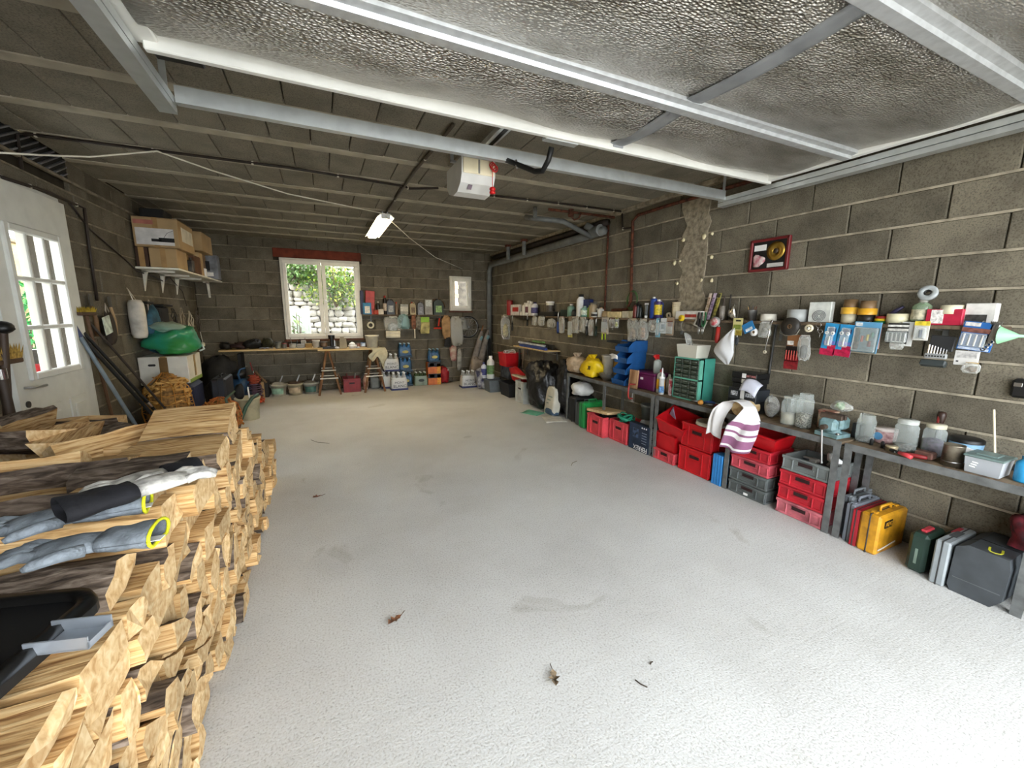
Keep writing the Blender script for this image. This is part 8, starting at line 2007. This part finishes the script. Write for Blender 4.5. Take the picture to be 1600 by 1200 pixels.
for px, kind, col, lab, sd_ in BL:
  xc, w, h_ = on_bench(*px)
  t = thing('tool_heap', lab, 'tools', (xc, 7.82, BZ))
  mb = MB(); mb.blob((0, 0, h_ * 0.4), (w, 0.2, h_ * 0.9), 14, 8, 0.35, sd_, flat=0.2); part(t, 'bundle', mb, mat(col, 0.6, var=0.4, scale=30))
  rgx = random.Random(sd_)
  for j in range(3):
    mb = MB(); mb.tube([((rgx.uniform(-0.4, 0.4)) * w, rgx.uniform(-0.09, 0.0), h_ * rgx.uniform(0.3, 0.95)) for _ in range(5)], 0.008, 5); part(t, 'cable', mb, mat(col, 0.5))
for k in range(2):
  p = ony(410 + 8 * k, 542, 7.72); mb = MB(); mb.sheet(lambda u, v: (0.14 * u, 0.08 * v, 0.02 * math.sin(2.5 * u + v) + 0.004), 5, 3, thick=0.002); solo('paper_leaf', mb, mat('a8acb4', 0.6), ['white paper lying on the long bench board', 'second white paper lying on the long bench board'][k], 'paper', (p.x - 0.05, 7.70, BZ + 0.002), 0.3 * k)
for k, (px, col, cap, lab) in enumerate((((430, 534, 440, 545), '6a6a60', '3a3a36', 'grey glass jar under the window frame'), ((441, 536, 448, 545), '5c5a52', '8a2a24', 'grey jar with red lid under the window frame'), ((452, 537, 463, 545), '9a968a', '77746a', 'pale tin beside the grey jars'), ((500, 534, 512, 545), '5a4634', '3a2c20', 'brown wooden pot beside the white pot'), ((556, 536, 563, 545), '7a5244', '5a3a30', 'reddish brown pot near the white bucket'), ((563, 535, 571, 545), 'a9b8cc', '3a5a8c', 'blue and white jar beside the white bucket'))):
  xc, w, h_ = on_bench(*px); bottle(lab, (xc, 7.78, BZ), w / 2, h_, mat(col, 0.4, var=0.3), mat(cap, 0.4), None, 0.9, 0.8, 'small_jar', 'jar', n=12)
for k, (px, col, lab) in enumerate((((464, 538, 476, 545), '8a867c', 'grey flat box under the window'), ((477, 537, 488, 545), '8a6a30', 'ochre box beside the white pot'), ((470, 533, 478, 541), '9a9488', 'cream box leaning under the window frame'))):
  xc, w, h_ = on_bench(*px); mb = MB(); mb.box((0, 0, h_ / 2), (w, 0.08, h_), 0, 0.004); mb.box((0, 0, h_ + 0.003), (w * 0.9, 0.06, 0.008), 0, 0.002); solo('bench_box', mb, mat(col, 0.6, var=0.2), lab, 'box', (xc, 7.76 + 0.06 * k, BZ))
for k in range(7):
  p = ony(442 + 7 * k, 533, 7.95); mb = MB(); mb.cyl((0, 0, 0), (random.uniform(-0.02, 0.02), 0, 0.12 + 0.02 * (k % 3)), 0.006, n=6); mb.cyl((0, 0, 0), (0, 0, 0.05), 0.012, n=8); solo('hand_tool', mb, mat(['2a2a2a', '6a2a20', '8a8a86', '3a4a5a', '2a2a2a', '5a4630', '77746c'][k], 0.5), 'small upright hand tool in the row below the window frame', 'tool', (p.x, 7.97, BZ), group='upright hand tools below the window')
xc, w, h_ = on_bench(488, 531, 500, 546); bucket('white_pot', 'white tapered pot on the bench under the window middle', (xc, 7.76, BZ - 0.026 + 0.026), w / 2, h_, mat('c9c5b8', 0.5))
t = thing('bench_drill', 'black upright drill stand on the bench before the window', 'tool', (ony(519, 545, 7.76).x, 7.76, BZ - 0.026)); mb = MB(); mb.box((-0.08, 0, 0.02), (0.30, 0.12, 0.04), 0, 0.01); part(t, 'base', mb, M_BLACK); mb = MB(); mb.cyl((0, 0, 0.04), (0, 0, 0.20), 0.03, n=10); part(t, 'column', mb, M_BLACK); mb = MB(); mb.cyl((0, 0, 0.17), (0, 0, 0.235), 0.05, 0.055, n=12); part(t, 'head', mb, M_BLACK)
mb = MB(); mb.cyl((0, 0, 0), (0, 0, 0.12), 0.028, n=12); mb.cyl((0, 0, 0.12), (0, 0, 0.14), 0.015, n=8); solo('spray_can', mb, M_STEEL, 'silver spray can beside the black drill stand', 'can', (ony(523, 540, 7.85).x, 7.88, BZ - 0.026))
xc, w, h_ = on_bench(530, 526, 542, 544); t = thing('paper_bag', 'brown paper bag standing on the bench before the window', 'bag', (xc, 7.80, BZ - 0.026)); mb = MB(); mb.prism([(-w / 2, 0), (w / 2, 0), (w * 0.42, h_), (-w * 0.4, h_ * 0.98)], -0.05, 0.05, 'y'); part(t, 'bag', mb, mat('8f8570', 0.75, var=0.1)); mb = MB(); mb.box((-w * 0.1, 0, h_ * 1.02), (w * 0.5, 0.03, 0.03), 0, 0.004); part(t, 'fold', mb, mat('857a64', 0.75))
xc, w, h_ = on_bench(544, 536, 557, 545); t = bucket('white_bowl', 'white bowl heaped with white rags beside the brown bag', (xc, 7.72, BZ - 0.026), w / 2, 0.06, M_WHITE); mb = MB(); mb.blob((0, 0, 0.07), (w * 0.8, w * 0.8, 0.07), 10, 7, 0.25, 5); part(t, 'rags', mb, M_WHITE)
for k, px in enumerate(((523, 538, 530, 545), (556, 538, 561, 545))):
  xc, w, h_ = on_bench(*px); mb = MB(); mb.blob((0, 0, h_ * 0.4), (w * 1.2, 0.08, h_ * 0.9), 10, 7, 0.3, 60 + k, flat=0.2); solo('crumpled_rag', mb, mat('b9bcc4', 0.8), ['white crumpled rag beside the silver spray can', 'white crumpled rag beside the white bowl'][k], 'rag', (xc, 7.70, BZ - 0.026))
xc, w, h_ = on_bench(571, 525, 591, 546); bucket('plaster_bucket', 'large white bucket at the end of the bench', (xc, 7.74, BZ - 0.026), 0.115, 0.225, mat('c4beab', 0.5), handle=True)
xc, w, h_ = on_bench(571, 512, 582, 527, 7.95); mb = MB(); mb.box((0, 0, 0.04), (0.14, 0.10, 0.08), 0, 0.01); mb.cyl((0.02, 0, 0.08), (0.02, 0, 0.12), 0.02); solo('dark_gadget', mb, mat('2c2c2e', 0.5), 'dark gadget standing behind the white bucket', 'gadget', (ony(575, 520, 8.0).x, 7.96, BZ - 0.026))
t = thing('cleaning_cloth', 'cream cloth hanging over the bench end below the white bucket', 'cloth', (0.90, 7.60, BZ - 0.02))
mb = MB(); mb.sheet(lambda u, v: (-0.16 + 0.26 * u + 0.04 * math.sin(6 * v), -0.012 - 0.03 * math.sin(u * 9 + v * 3) * v - 0.02, -(0.18 + 0.22 * max(0, u - 0.45) * 1.6 + 0.06 * math.sin(u * 8)) * v), 14, 10, thick=0.004); part(t, 'cloth', mb, mat('b5ad92', 0.85, var=0.15))
mb = MB(); mb.sheet(lambda u, v: (-0.16 + 0.26 * u, -0.03 + 0.10 * v, 0.004 + 0.006 * math.sin(u * 9)), 8, 3, thick=0.004); part(t, 'top_fold', mb, mat('b5ad92', 0.85, var=0.15))
# under the bench
def fillr(col):
  def f(t, r_, h_):
    mb = MB(); mb.blob((0, 0, h_ * 0.9), (r_ * 1.8, r_ * 1.8, 0.10), 10, 6, 0.3, 3); part(t, 'contents', mb, mat(col, 0.8, var=0.4))
    mb = MB(); mb.box((r_ * 0.3, 0, h_ + 0.05), (0.02, 0.012, 0.2), 0, 0.003, RY(0.4)); part(t, 'tool', mb, M_STEEL)
  return f
for k, (x, labm, fc, lab) in enumerate(((-0.76, '7d9a86', '9a958a', 'white bucket with green print and a trowel, under the bench'), (-0.50, 'a8957a', '4a3a30', 'cream bucket with brown print under the bench'), (-0.25, '3a5a52', '6a665c', 'grey white bucket with dark green print beside the trestle'))):
  bucket('paint_bucket', lab, (x, 7.98, 0), 0.125, 0.20, mat(['b0ab98', 'a39a80', '9c9a8e'][k], 0.5), fill=fillr(fc), label_m=mat(labm, 0.6, var=0.3, scale=14), handle=(k == 0))
crate('dark red crate full of tools between the trestles', (0.42, 7.98, 0), 0.30, 0.38, 0.25, mat('7c1c20', 0.5, var=0.15), name='tool_crate', rot=(0, 0, math.pi / 2))
for k in range(4):
  mb = MB(); mb.cyl((0, 0, 0), (0.14 * (k - 1.5) / 2, 0.02, 0.22), 0.014, n=8); mb.cyl((0, 0, 0), (0.03 * (k - 1.5), 0, 0.05), 0.02, n=8); solo('garden_tool', mb, mat(['6a4a30', '5a1c1c', '77746a', '3a3430'][k], 0.6), ['brown handled tool in the dark red crate', 'red handled tool in the dark red crate', 'grey handled tool in the dark red crate', 'black handled tool in the dark red crate'][k], 'tool', (0.30 + 0.08 * k, 7.98, 0.10))
bag('pink_rag', 'pink and white rag wedged beside the dark red crate', (0.665, 7.93, 0), (0.10, 0.12, 0.26), mat('b59a8c', 0.8, var=0.3, scale=10, second='8a5a50'), 262, neck=False)
t = thing('jerrycan', 'grey plastic jerrycan under the end trestle', 'jerrycan', (0.84, 8.03, 0)); mb = MB(); mb.box((0, 0, 0.12), (0.17, 0.14, 0.24), 0, 0.03); part(t, 'can', mb, mat('6f716a', 0.55)); mb = MB(); mb.cyl((-0.05, 0, 0.23), (-0.05, 0, 0.27), 0.022, n=10); part(t, 'cap', mb, M_BLACK); mb = MB(); mb.tube([(-0.02, 0, 0.235), (0.0, 0, 0.27), (0.05, 0, 0.265), (0.07, 0, 0.22)], 0.012, 6); part(t, 'handle', mb, mat('6f716a', 0.55))
p0 = Vector((0.985, 7.84, 0)); p1 = ony(594, 566, 7.70); mb = MB(); mb.cyl((0, 0, 0), p1 - p0, 0.014, n=8); solo('metal_bar', mb, M_STEEL, 'pale metal bar leaning against the end trestle', 'bar', p0)
# compressor with spiral hose
t = thing('air_compressor', 'dark blue air compressor with curved handle in the dim corner', 'compressor', (-1.22, 7.45, 0))
mb = MB(); mb.lathe([(0, 0.0), (0.10, 0.02), (0.15, 0.08), (0.15, 0.34), (0.10, 0.40), (0, 0.42)], 16); part(t, 'tank', mb, mat('16344e', 0.45, var=0.2))
mb = MB(); mb.tube([(0.03, -0.10, 0.30), (0.0, -0.12, 0.48), (0.03, -0.12, 0.56), (0.10, -0.10, 0.58)], 0.014, 8); part(t, 'handle', mb, mat('2a4a68', 0.45))
mb = MB(); mb.blob((0, 0, 0.46), (0.22, 0.2, 0.16), 10, 7, 0.15, 4); part(t, 'motor', mb, M_BLACK)
t = thing('spiral_hose', 'orange and violet spiral air hose hanging beside the compressor', 'hose', (-1.02, 7.35, 0.02))
for k, (z0, z1, col, r_) in enumerate(((0.30, 0.44, 'a3442a', 0.07), (0.10, 0.30, '5a4258', 0.095), (0.0, 0.10, 'b0482a', 0.10))):
  mb = MB(); n = 70; mb.tube([((r_ + 0.02 * math.sin(i * 0.9)) * math.cos(i * 6.283 / 12), (r_) * math.sin(i * 6.283 / 12), z0 + (z1 - z0) * i / n) for i in range(n + 1)], 0.008, 5); part(t, 'coil', mb, mat(col, 0.45))
mb = MB(); mb.tube([(0.02, 0, 0.44), (-0.01, 0, 0.52), (-0.03, 0, 0.64)], 0.008, 5); part(t, 'hose_end', mb, mat('8a2a2a', 0.5)); mb = MB(); mb.cyl((0.0, 0, 0.47), (0.0, 0, 0.51), 0.012, n=8); part(t, 'coupling', mb, M_CHROME)
carton('black box on the floor beside the white print bucket', -1.06, -0.90, 7.85, 8.15, 0, 0.26, M_BLACKM)
mb = MB(); mb.cyl((0, 0, 0), (0.12, 0.0, -0.16), 0.018, n=8); mb.cyl((0, 0, 0), (-0.03, 0, 0.04), 0.022, n=8); solo('wooden_stick', mb, mat('5d4228', 0.6), 'brown wooden handle leaning on the black box', 'handle', (-1.03, 7.80, 0.42))
# ------------------------------------------------------------------ pipes, wires and leaves
def run(name, label, pts, r_, m, cat='pipe', clips=0, n=8):
  p0 = Vector(pts[0]); t = thing(name, label, cat, p0)
  mb = MB(); mb.tube([Vector(p) - p0 for p in pts], r_, n); part(t, 'pipe' if cat == 'pipe' else 'cable', mb, m)
  if clips:
    tot = []
    for a, b_ in zip(pts, pts[1:]):
      a, b_ = Vector(a), Vector(b_); tot.append((a, b_, (b_ - a).length))
    L = sum(x[2] for x in tot)
    for k in range(clips):
      s_ = L * (k + 0.5) / clips
      for a, b_, l_ in tot:
        if s_ <= l_:
          c = a + (b_ - a) * (s_ / l_); break
        s_ -= l_
      mb = MB(); mb.box((0, 0, 0), (0.018, 0.018, 0.03), 0, 0.004); part(t, 'clip', mb, mat('c9c4b4', 0.5), c - p0)
  return t
zc = ZC - 0.022
yA = onz(62, 212, zc).y
run('ceiling_conduit', 'black conduit crossing the ceiling from above the side door to the motor', [(XL + 0.015, yA - 0.02, 2.40), (XL + 0.015, yA, zc - 0.01), (XL + 0.06, yA, zc), (-0.2, yA - 0.05, zc), tuple(onz(632, 291, zc)), tuple(onz(640, 295, zc)), tuple(onz(685, 294, zc))], 0.011, M_CONDUIT, clips=5)
pa = onz(745, 303, zc); pb = onz(975, 331, zc)
run('ceiling_conduit', 'black conduit crossing the ceiling from the motor to the long block wall', [tuple(pa), tuple(onz(860, 316, zc)), tuple(pb), (XR - 0.02, pb.y, zc - 0.02), (XR - 0.02, pb.y - 0.02, onx(978, 357, XR).z), tuple(onx(990, 355, XR - 0.02))], 0.011, M_CONDUIT, clips=6)
run('lamp_conduit', 'grey brown conduit running along the ceiling to the fluorescent lamp', [tuple(onz(708, 195, zc)), tuple(onz(650, 265, zc)), (0.79, 5.42, zc)], 0.012, mat('4d4335', 0.6), clips=2)
run('rusty_pipe', 'rusty pipe coming down the block wall to the plank, thicker one', [(XR - 0.03, 0.5, 2.53), (XR - 0.03, 3.4, 2.545), (XR - 0.03, onx(995, 340, XR).y - 0.05, 2.54), (XR - 0.03, onx(992, 345, XR).y, 2.49), (XR - 0.03, onx(989, 470, XR).y, onx(989, 470, XR).z), (XR - 0.03, onx(985, 480, XR).y + 0.02, 1.50), (XR - 0.03, onx(960, 482, XR).y, 1.49)], 0.017, M_RUST, clips=4)
run('rusty_pipe', 'thin rusty pipe coming down the block wall behind the cream boxes', [(XR - 0.02, onx(953, 350, XR).y, onx(953, 350, XR).z), (XR - 0.02, onx(947, 480, XR).y, 1.42)], 0.012, M_RUST, clips=3)
# copper-like valves under the ceiling
yv = onz(930, 335, ZC - 0.05).y
run('valve_pipe', 'rusty pipe with valve under the ceiling near the block wall', [tuple(onz(857, 327, ZC - 0.06)), tuple(onz(905, 333, ZC - 0.06)), (XR - 0.05, onz(965, 339, ZC - 0.06).y, ZC - 0.07)], 0.015, M_RUST)
t = thing('stop_valve', 'rusty stop valve fitted to the ceiling pipe', 'valve', onz(892, 335, ZC - 0.10)); mb = MB(); mb.lathe([(0, -0.03), (0.03, -0.025), (0.035, 0), (0.02, 0.02), (0.012, 0.04), (0.03, 0.045), (0.03, 0.055), (0, 0.055)], 12); part(t, 'valve_body', mb, M_RUST); mb = MB(); mb.tube([(0, 0, -0.01), (0.06, 0.02, -0.05), (0.12, 0.02, -0.03), (0.14, 0.0, 0.03)], 0.01, 6); part(t, 'lever', mb, M_RUST)
# drain pipes: branch under the ceiling, main pipe along the top of the block wall, down the corner
run('drain_branch', 'grey drain branch pipe slanting under the ceiling to the wall pipe', [tuple(onz(822, 339, ZC - 0.05)), tuple(onz(835, 341, ZC - 0.10)), tuple(onz(880, 346, ZC - 0.12)), (XR - 0.10, onx(925, 358, XR - 0.1).y, 2.42)], 0.03, M_PVC, n=12)
run('drain_riser', 'short grey drain stub rising to the ceiling from the branch', [tuple(onz(836, 324, ZC)), tuple(onz(836, 338, ZC - 0.12))], 0.024, M_PVC, n=10)
run('wall_drain', 'large grey drain pipe running along the top of the block wall into the corner', [tuple(onx(944, 360, XR - 0.09)), tuple(onx(880, 380, XR - 0.09)), (XR - 0.09, 8.05, onx(790, 405, XR - 0.09).z - 0.03), (XR - 0.09, YB - 0.09, 2.28), (XR - 0.09, YB - 0.09, 0.3)], 0.052, M_PVC, clips=0, n=14)
t = thing('pipe_elbow', 'grey drain elbow with open round end on the block wall', 'pipe fitting', onx(930, 362, XR - 0.10)); mb = MB(); mb.cyl((0, 0.06, 0), (0, -0.10, 0.0), 0.065, n=16); part(t, 'socket', mb, M_PVC); mb = MB(); mb.cyl((0, -0.10, 0), (0, -0.115, 0.0), 0.072, n=16); part(t, 'end_cap', mb, mat('7c7e7b', 0.5)); mb = MB(); mb.tube([(0, 0.02, 0), (-0.03, 0.06, 0.05), (-0.08, 0.10, 0.09)], 0.045, 10); part(t, 'branch', mb, M_PVC)
run('black_pipe', 'black pipe running along the wall and ceiling corner behind the drain', [(XR - 0.05, onx(955, 345, XR).y, ZC - 0.10), (XR - 0.05, 6.2, ZC - 0.10), (XR - 0.05, 8.05, ZC - 0.11)], 0.04, M_CONDUIT, n=10)
for k, y in enumerate((6.35, 7.0)):
  t = thing('drain_stub', ['grey drain stub dropping from the ceiling to the wall drain, nearer one', 'grey drain stub dropping from the ceiling to the wall drain, farther one'][k], 'pipe', (XR - 0.18, y, 2.40)); mb = MB(); mb.cyl((0, 0, 0), (0, 0, 0.24), 0.035, n=12); part(t, 'stub', mb, M_PVC); mb = MB(); mb.cyl((0, 0, 0.22), (0, 0, 0.255), 0.06, n=12); part(t, 'collar', mb, M_RUST)
# white cable from the door side to the lamp and on to the small window
run('white_cable', 'white cable slung under the ceiling from the door side towards the lamp', [tuple(onx(-30, 237, XL + 0.1)), tuple(onx(60, 242, XL + 0.25)), tuple(ony(140, 245, 4.0)), tuple(onz(200, 240, 2.56)), tuple(onz(245, 236, ZC - 0.03)), tuple(onz(330, 266, 2.60)), tuple(onz(450, 303, 2.57)), tuple(onz(596, 333, 2.57))], 0.006, M_CABLEW, 'cable', n=6)
run('white_cable', 'white cable hanging from the lamp towards the small window', [tuple(onz(603, 338, 2.57)), tuple(ony(640, 372, 7.0)), tuple(ony(680, 402, 7.8)), tuple(ony(722, 420, YB - 0.03))], 0.006, M_CABLEW, 'cable', n=6)
# conduits on the door-side wall
run('wall_conduit', 'dark conduit bending over the side door and down the wall', [tuple(onx(0, 276, XL + 0.015)), tuple(onx(75, 300, XL + 0.015)), tuple(onx(110, 316, XL + 0.015)), tuple(onx(132, 325, XL + 0.015)), tuple(onx(140, 390, XL + 0.015)), tuple(onx(152, 470, XL + 0.015))], 0.012, M_CONDUIT, clips=3)
run('wall_cable', 'dark cable slanting from the conduit down to the white wall shelf', [tuple(onx(108, 316, XL + 0.012)), tuple(onx(140, 358, XL + 0.012)), tuple(onx(195, 405, XL + 0.012)), tuple(onx(215, 424, XL + 0.012)), tuple(onx(240, 432, XL + 0.02)), tuple(onx(256, 440, XL + 0.02)), tuple(onx(266, 432, XL + 0.02))], 0.008, M_CONDUIT, 'cable', n=6)
# dry leaves and twigs on the floor
def leaf(label, px, py, s_, col, rz, seed):
  p = onz(px, py, 0.0); rgl = random.Random(seed)
  t = thing('dry_leaf', label, 'leaf', (p.x, p.y, 0.004), rz)
  out = [(0, 0), (0.18, 0.16), (0.28, 0.05), (0.45, 0.26), (0.58, 0.10), (0.78, 0.16), (1.0, 0.0), (0.78, -0.14), (0.60, -0.08), (0.45, -0.24), (0.28, -0.04), (0.15, -0.14)]
  vs = [((x - 0.5) * s_, y * s_ * 1.3, s_ * (0.12 + 0.5 * abs(y) * rgl.uniform(0.6, 1.4) + 0.06 * math.sin(7 * x))) for x, y in out]
  mid = [((x - 0.5) * s_, 0, s_ * 0.05) for x in (0.2, 0.5, 0.8)]
  n = len(vs); c = len(vs)
  vs.append((0, 0, s_ * 0.04))
  mb = MB(); mb.add(vs, [(i, (i + 1) % n, c) for i in range(n)], 0, False); part(t, 'blade', mb, mat(col, 0.7, var=0.4, scale=60))
  mb = MB(); mb.tube([(0.42 * s_, 0, s_ * 0.08), (0.6 * s_, 0.04 * s_, s_ * 0.12), (0.85 * s_, 0.10 * s_, s_ * 0.16)], 0.0018, 5); part(t, 'stalk', mb, mat('4a3524', 0.7))
leaf('curled brown dry leaf on the pale floor between wood stack and centre', 617, 972, 0.075, '6a452c', 0.5, 1)
leaf('pale brown dry leaf on the floor near the camera', 866, 1063, 0.075, '7a6a54', 1.2, 2)
leaf('small reddish dry leaf on the floor beside the far end of the stack', 496, 778, 0.07, '6e4a3a', 0.2, 3)
for k, (px, py, L, rz, lab) in enumerate(((1002, 1068, 0.05, 2.0, 'tiny dark twig lying near the pale brown leaf'), (897, 724, 0.14, 0.6, 'pale bent straw on the floor before the red crates'), (500, 690, 0.28, 2.3, 'thin dark twig on the dim floor behind the stack'), (1018, 1036, 0.02, 0.3, 'dark grit speck on the floor by the twig'))):
  p = onz(px, py, 0.003); mb = MB(); mb.tube([(-L / 2, 0, 0), (0, L * 0.12, 0.002), (L / 2, 0, 0)], 0.0025, 5); solo('twig', mb, mat('7d7458' if k == 1 else '3a3026', 0.8), lab, 'twig', p, rz)

# ------------------------------------------------------------------ outdoors, seen through the windows
M_STONE = block_mat('rubble_stone', 'aaa498', 'cfc9bd', 0.15)
rw = MB(); rw.box((0.3, 11.75, 1.6), (9, 0.5, 3.6)); bank = thing('rubble_wall', 'dry stone retaining wall seen through the large window', 'wall', (0, 0, 0)); part(bank, 'earth_core', rw, mat('4a443a', 0.95, var=0.3))
rgs = random.Random(17)
z = -0.2; n = 0
while z < 3.3:
  hh = rgs.uniform(0.09, 0.17); x = -1.3 + rgs.uniform(0, 0.2)
  while x < 1.3 and n < 300:
    w = rgs.uniform(0.12, 0.32)
    mb = MB(); mb.blob((0, 0, 0), (w * 1.02, 0.22, hh * 1.06), 9, 6, 0.2, n, power=0.6, cr=0.25); part(bank, 'stone', mb, M_STONE, (x + w / 2, 11.5, z + hh / 2)); n += 1; x += w
  z += hh
def shrub(label, c, rad, nleaf, cols, seed, name='garden_shrub', leafs=0.07):
  t = thing(name, label, 'shrub', c)
  rgk = random.Random(seed)
  for k in range(6):
    a = rgk.uniform(0, 6.28); mb = MB(); mb.tube([(0, 0, 0), (rad[0] * 0.3 * math.cos(a), rad[1] * 0.3 * math.sin(a), rad[2] * 0.5), (rad[0] * 0.7 * math.cos(a), rad[1] * 0.7 * math.sin(a), rad[2] * rgk.uniform(0.8, 1.1))], [0.02, 0.012, 0.006], 5); part(t, 'stem', mb, mat('5a4a34', 0.8))
  mb = MB()
  for k in range(nleaf):
    u, v, r_ = rgk.uniform(0, 6.28), rgk.uniform(-1, 1), rgk.random() ** 0.4
    q = math.sqrt(1 - v * v)
    p = Vector((rad[0] * r_ * q * math.cos(u), rad[1] * r_ * q * math.sin(u), rad[2] * (0.55 + 0.6 * r_ * v)))
    R_ = Matrix.Rotation(rgk.uniform(0, 6.28), 3, 'Z') @ Matrix.Rotation(rgk.uniform(-1.2, 1.2), 3, 'X')
    s_ = leafs * rgk.uniform(0.6, 1.3)
    mb.add([(0, 0, 0), (s_ * 0.4, s_ * 0.5, 0.01), (0, s_ * 1.3, 0.0), (-s_ * 0.4, s_ * 0.5, 0.01)], [(0, 1, 2, 3)], rgk.randrange(len(cols)), False, R_, p)
  p = part(t, 'foliage', mb, [mat(c2, 0.6, var=0.2) for c2 in cols]); p['kind'] = 'stuff'
shrub('leafy creeper hanging over the stone wall outside the large window', (0.35, 11.15, 1.55), (0.9, 0.3, 0.9), 1500, ['5f7f33', '7f9a3a', 'a8b04a', '47652c'], 5)
shrub('dark green creeper on the stone wall at the first window pane', (-0.45, 11.15, 2.1), (0.55, 0.28, 0.5), 800, ['3f5a2a', '55703a', '6f8a48'], 6)
t = thing('garden_locker', 'pale green white garden locker outside the large window', 'locker', (-0.62, 10.3, 0)); mb = MB(); mb.box((0, 0, 0.75), (0.75, 0.5, 1.5), 0, 0.01); part(t, 'body', mb, mat('c4cfc0', 0.5)); 
for zc_ in (0.55, 1.2):
  mb = MB(); mb.box((0.0, -0.255, zc_), (0.66, 0.02, 0.52), 0, 0.006); part(t, 'panel', mb, mat('cfd9cb', 0.5))
shrub('thin sapling growing in front of the garden locker', (-0.50, 9.9, -0.15), (0.12, 0.10, 1.45), 60, ['55703a', '6f8a48'], 8, leafs=0.09)
t = thing('brick_wall', 'pale orange brick wall outside the small window', 'wall', (2.6, 10.5, -0.15)); mb = MB(); mb.box((0.35, 0.1, 1.4), (0.7, 0.1, 2.8)); part(t, 'core', mb, mat('cfc6b4', 0.9))
mb = MB(); mb.box((0, 0, 0), (0.225, 0.1, 0.10), 0, 0.008); me = mb.mesh('brick', block_mat('orange_brick', 'b98a66', 'd8b490', 0.15))
for j in range(12):
  for i in range(3): link('brick', me, t, (0.12 + 0.235 * i - (0.1 if j % 2 else 0), 0.03, 1.35 + 0.112 * j))
# lane side seen through the door glazing
mb = MB(); mb.box((0, 4, 1.4), (0.25, 22, 2.8), 0, 0.02); nb = thing('boundary_wall', 'ochre rendered boundary wall outside the side door', 'wall', (-5.2, 6.5, -0.15)); part(nb, 'render', mb, mat('bfa877', 0.9, var=0.2, scale=3)); mb = MB(); mb.box((0, 4, 2.83), (0.35, 22, 0.07), 0, 0.01); part(nb, 'coping', mb, mat('9a8a70', 0.9))
shrub('bright green bush outside the side door', (-3.6, onx(24, 470, -3.6).y, -0.15), (0.28, 0.28, 1.75), 900, ['2f8a45', '3fa055', '5fb060'], 9)
t = thing('gas_bottle', 'red gas bottle with white band outside the side door', 'gas bottle', (-2.7, onx(37, 565, -2.7).y, -0.15)); mb = MB(); mb.lathe([(0, 0), (0.14, 0.01), (0.15, 0.06), (0.15, 0.95), (0.11, 1.05), (0.05, 1.1), (0, 1.1)], 18); part(t, 'cylinder', mb, mat('b81c22', 0.4)); mb = MB(); mb.lathe([(0.152, 0.55), (0.152, 0.62)], 18); part(t, 'white_band', mb, M_WHITE); mb = MB(); mb.lathe([(0.10, 1.06), (0.11, 1.2), (0.09, 1.2), (0.08, 1.08)], 14); part(t, 'collar', mb, M_STEEL)
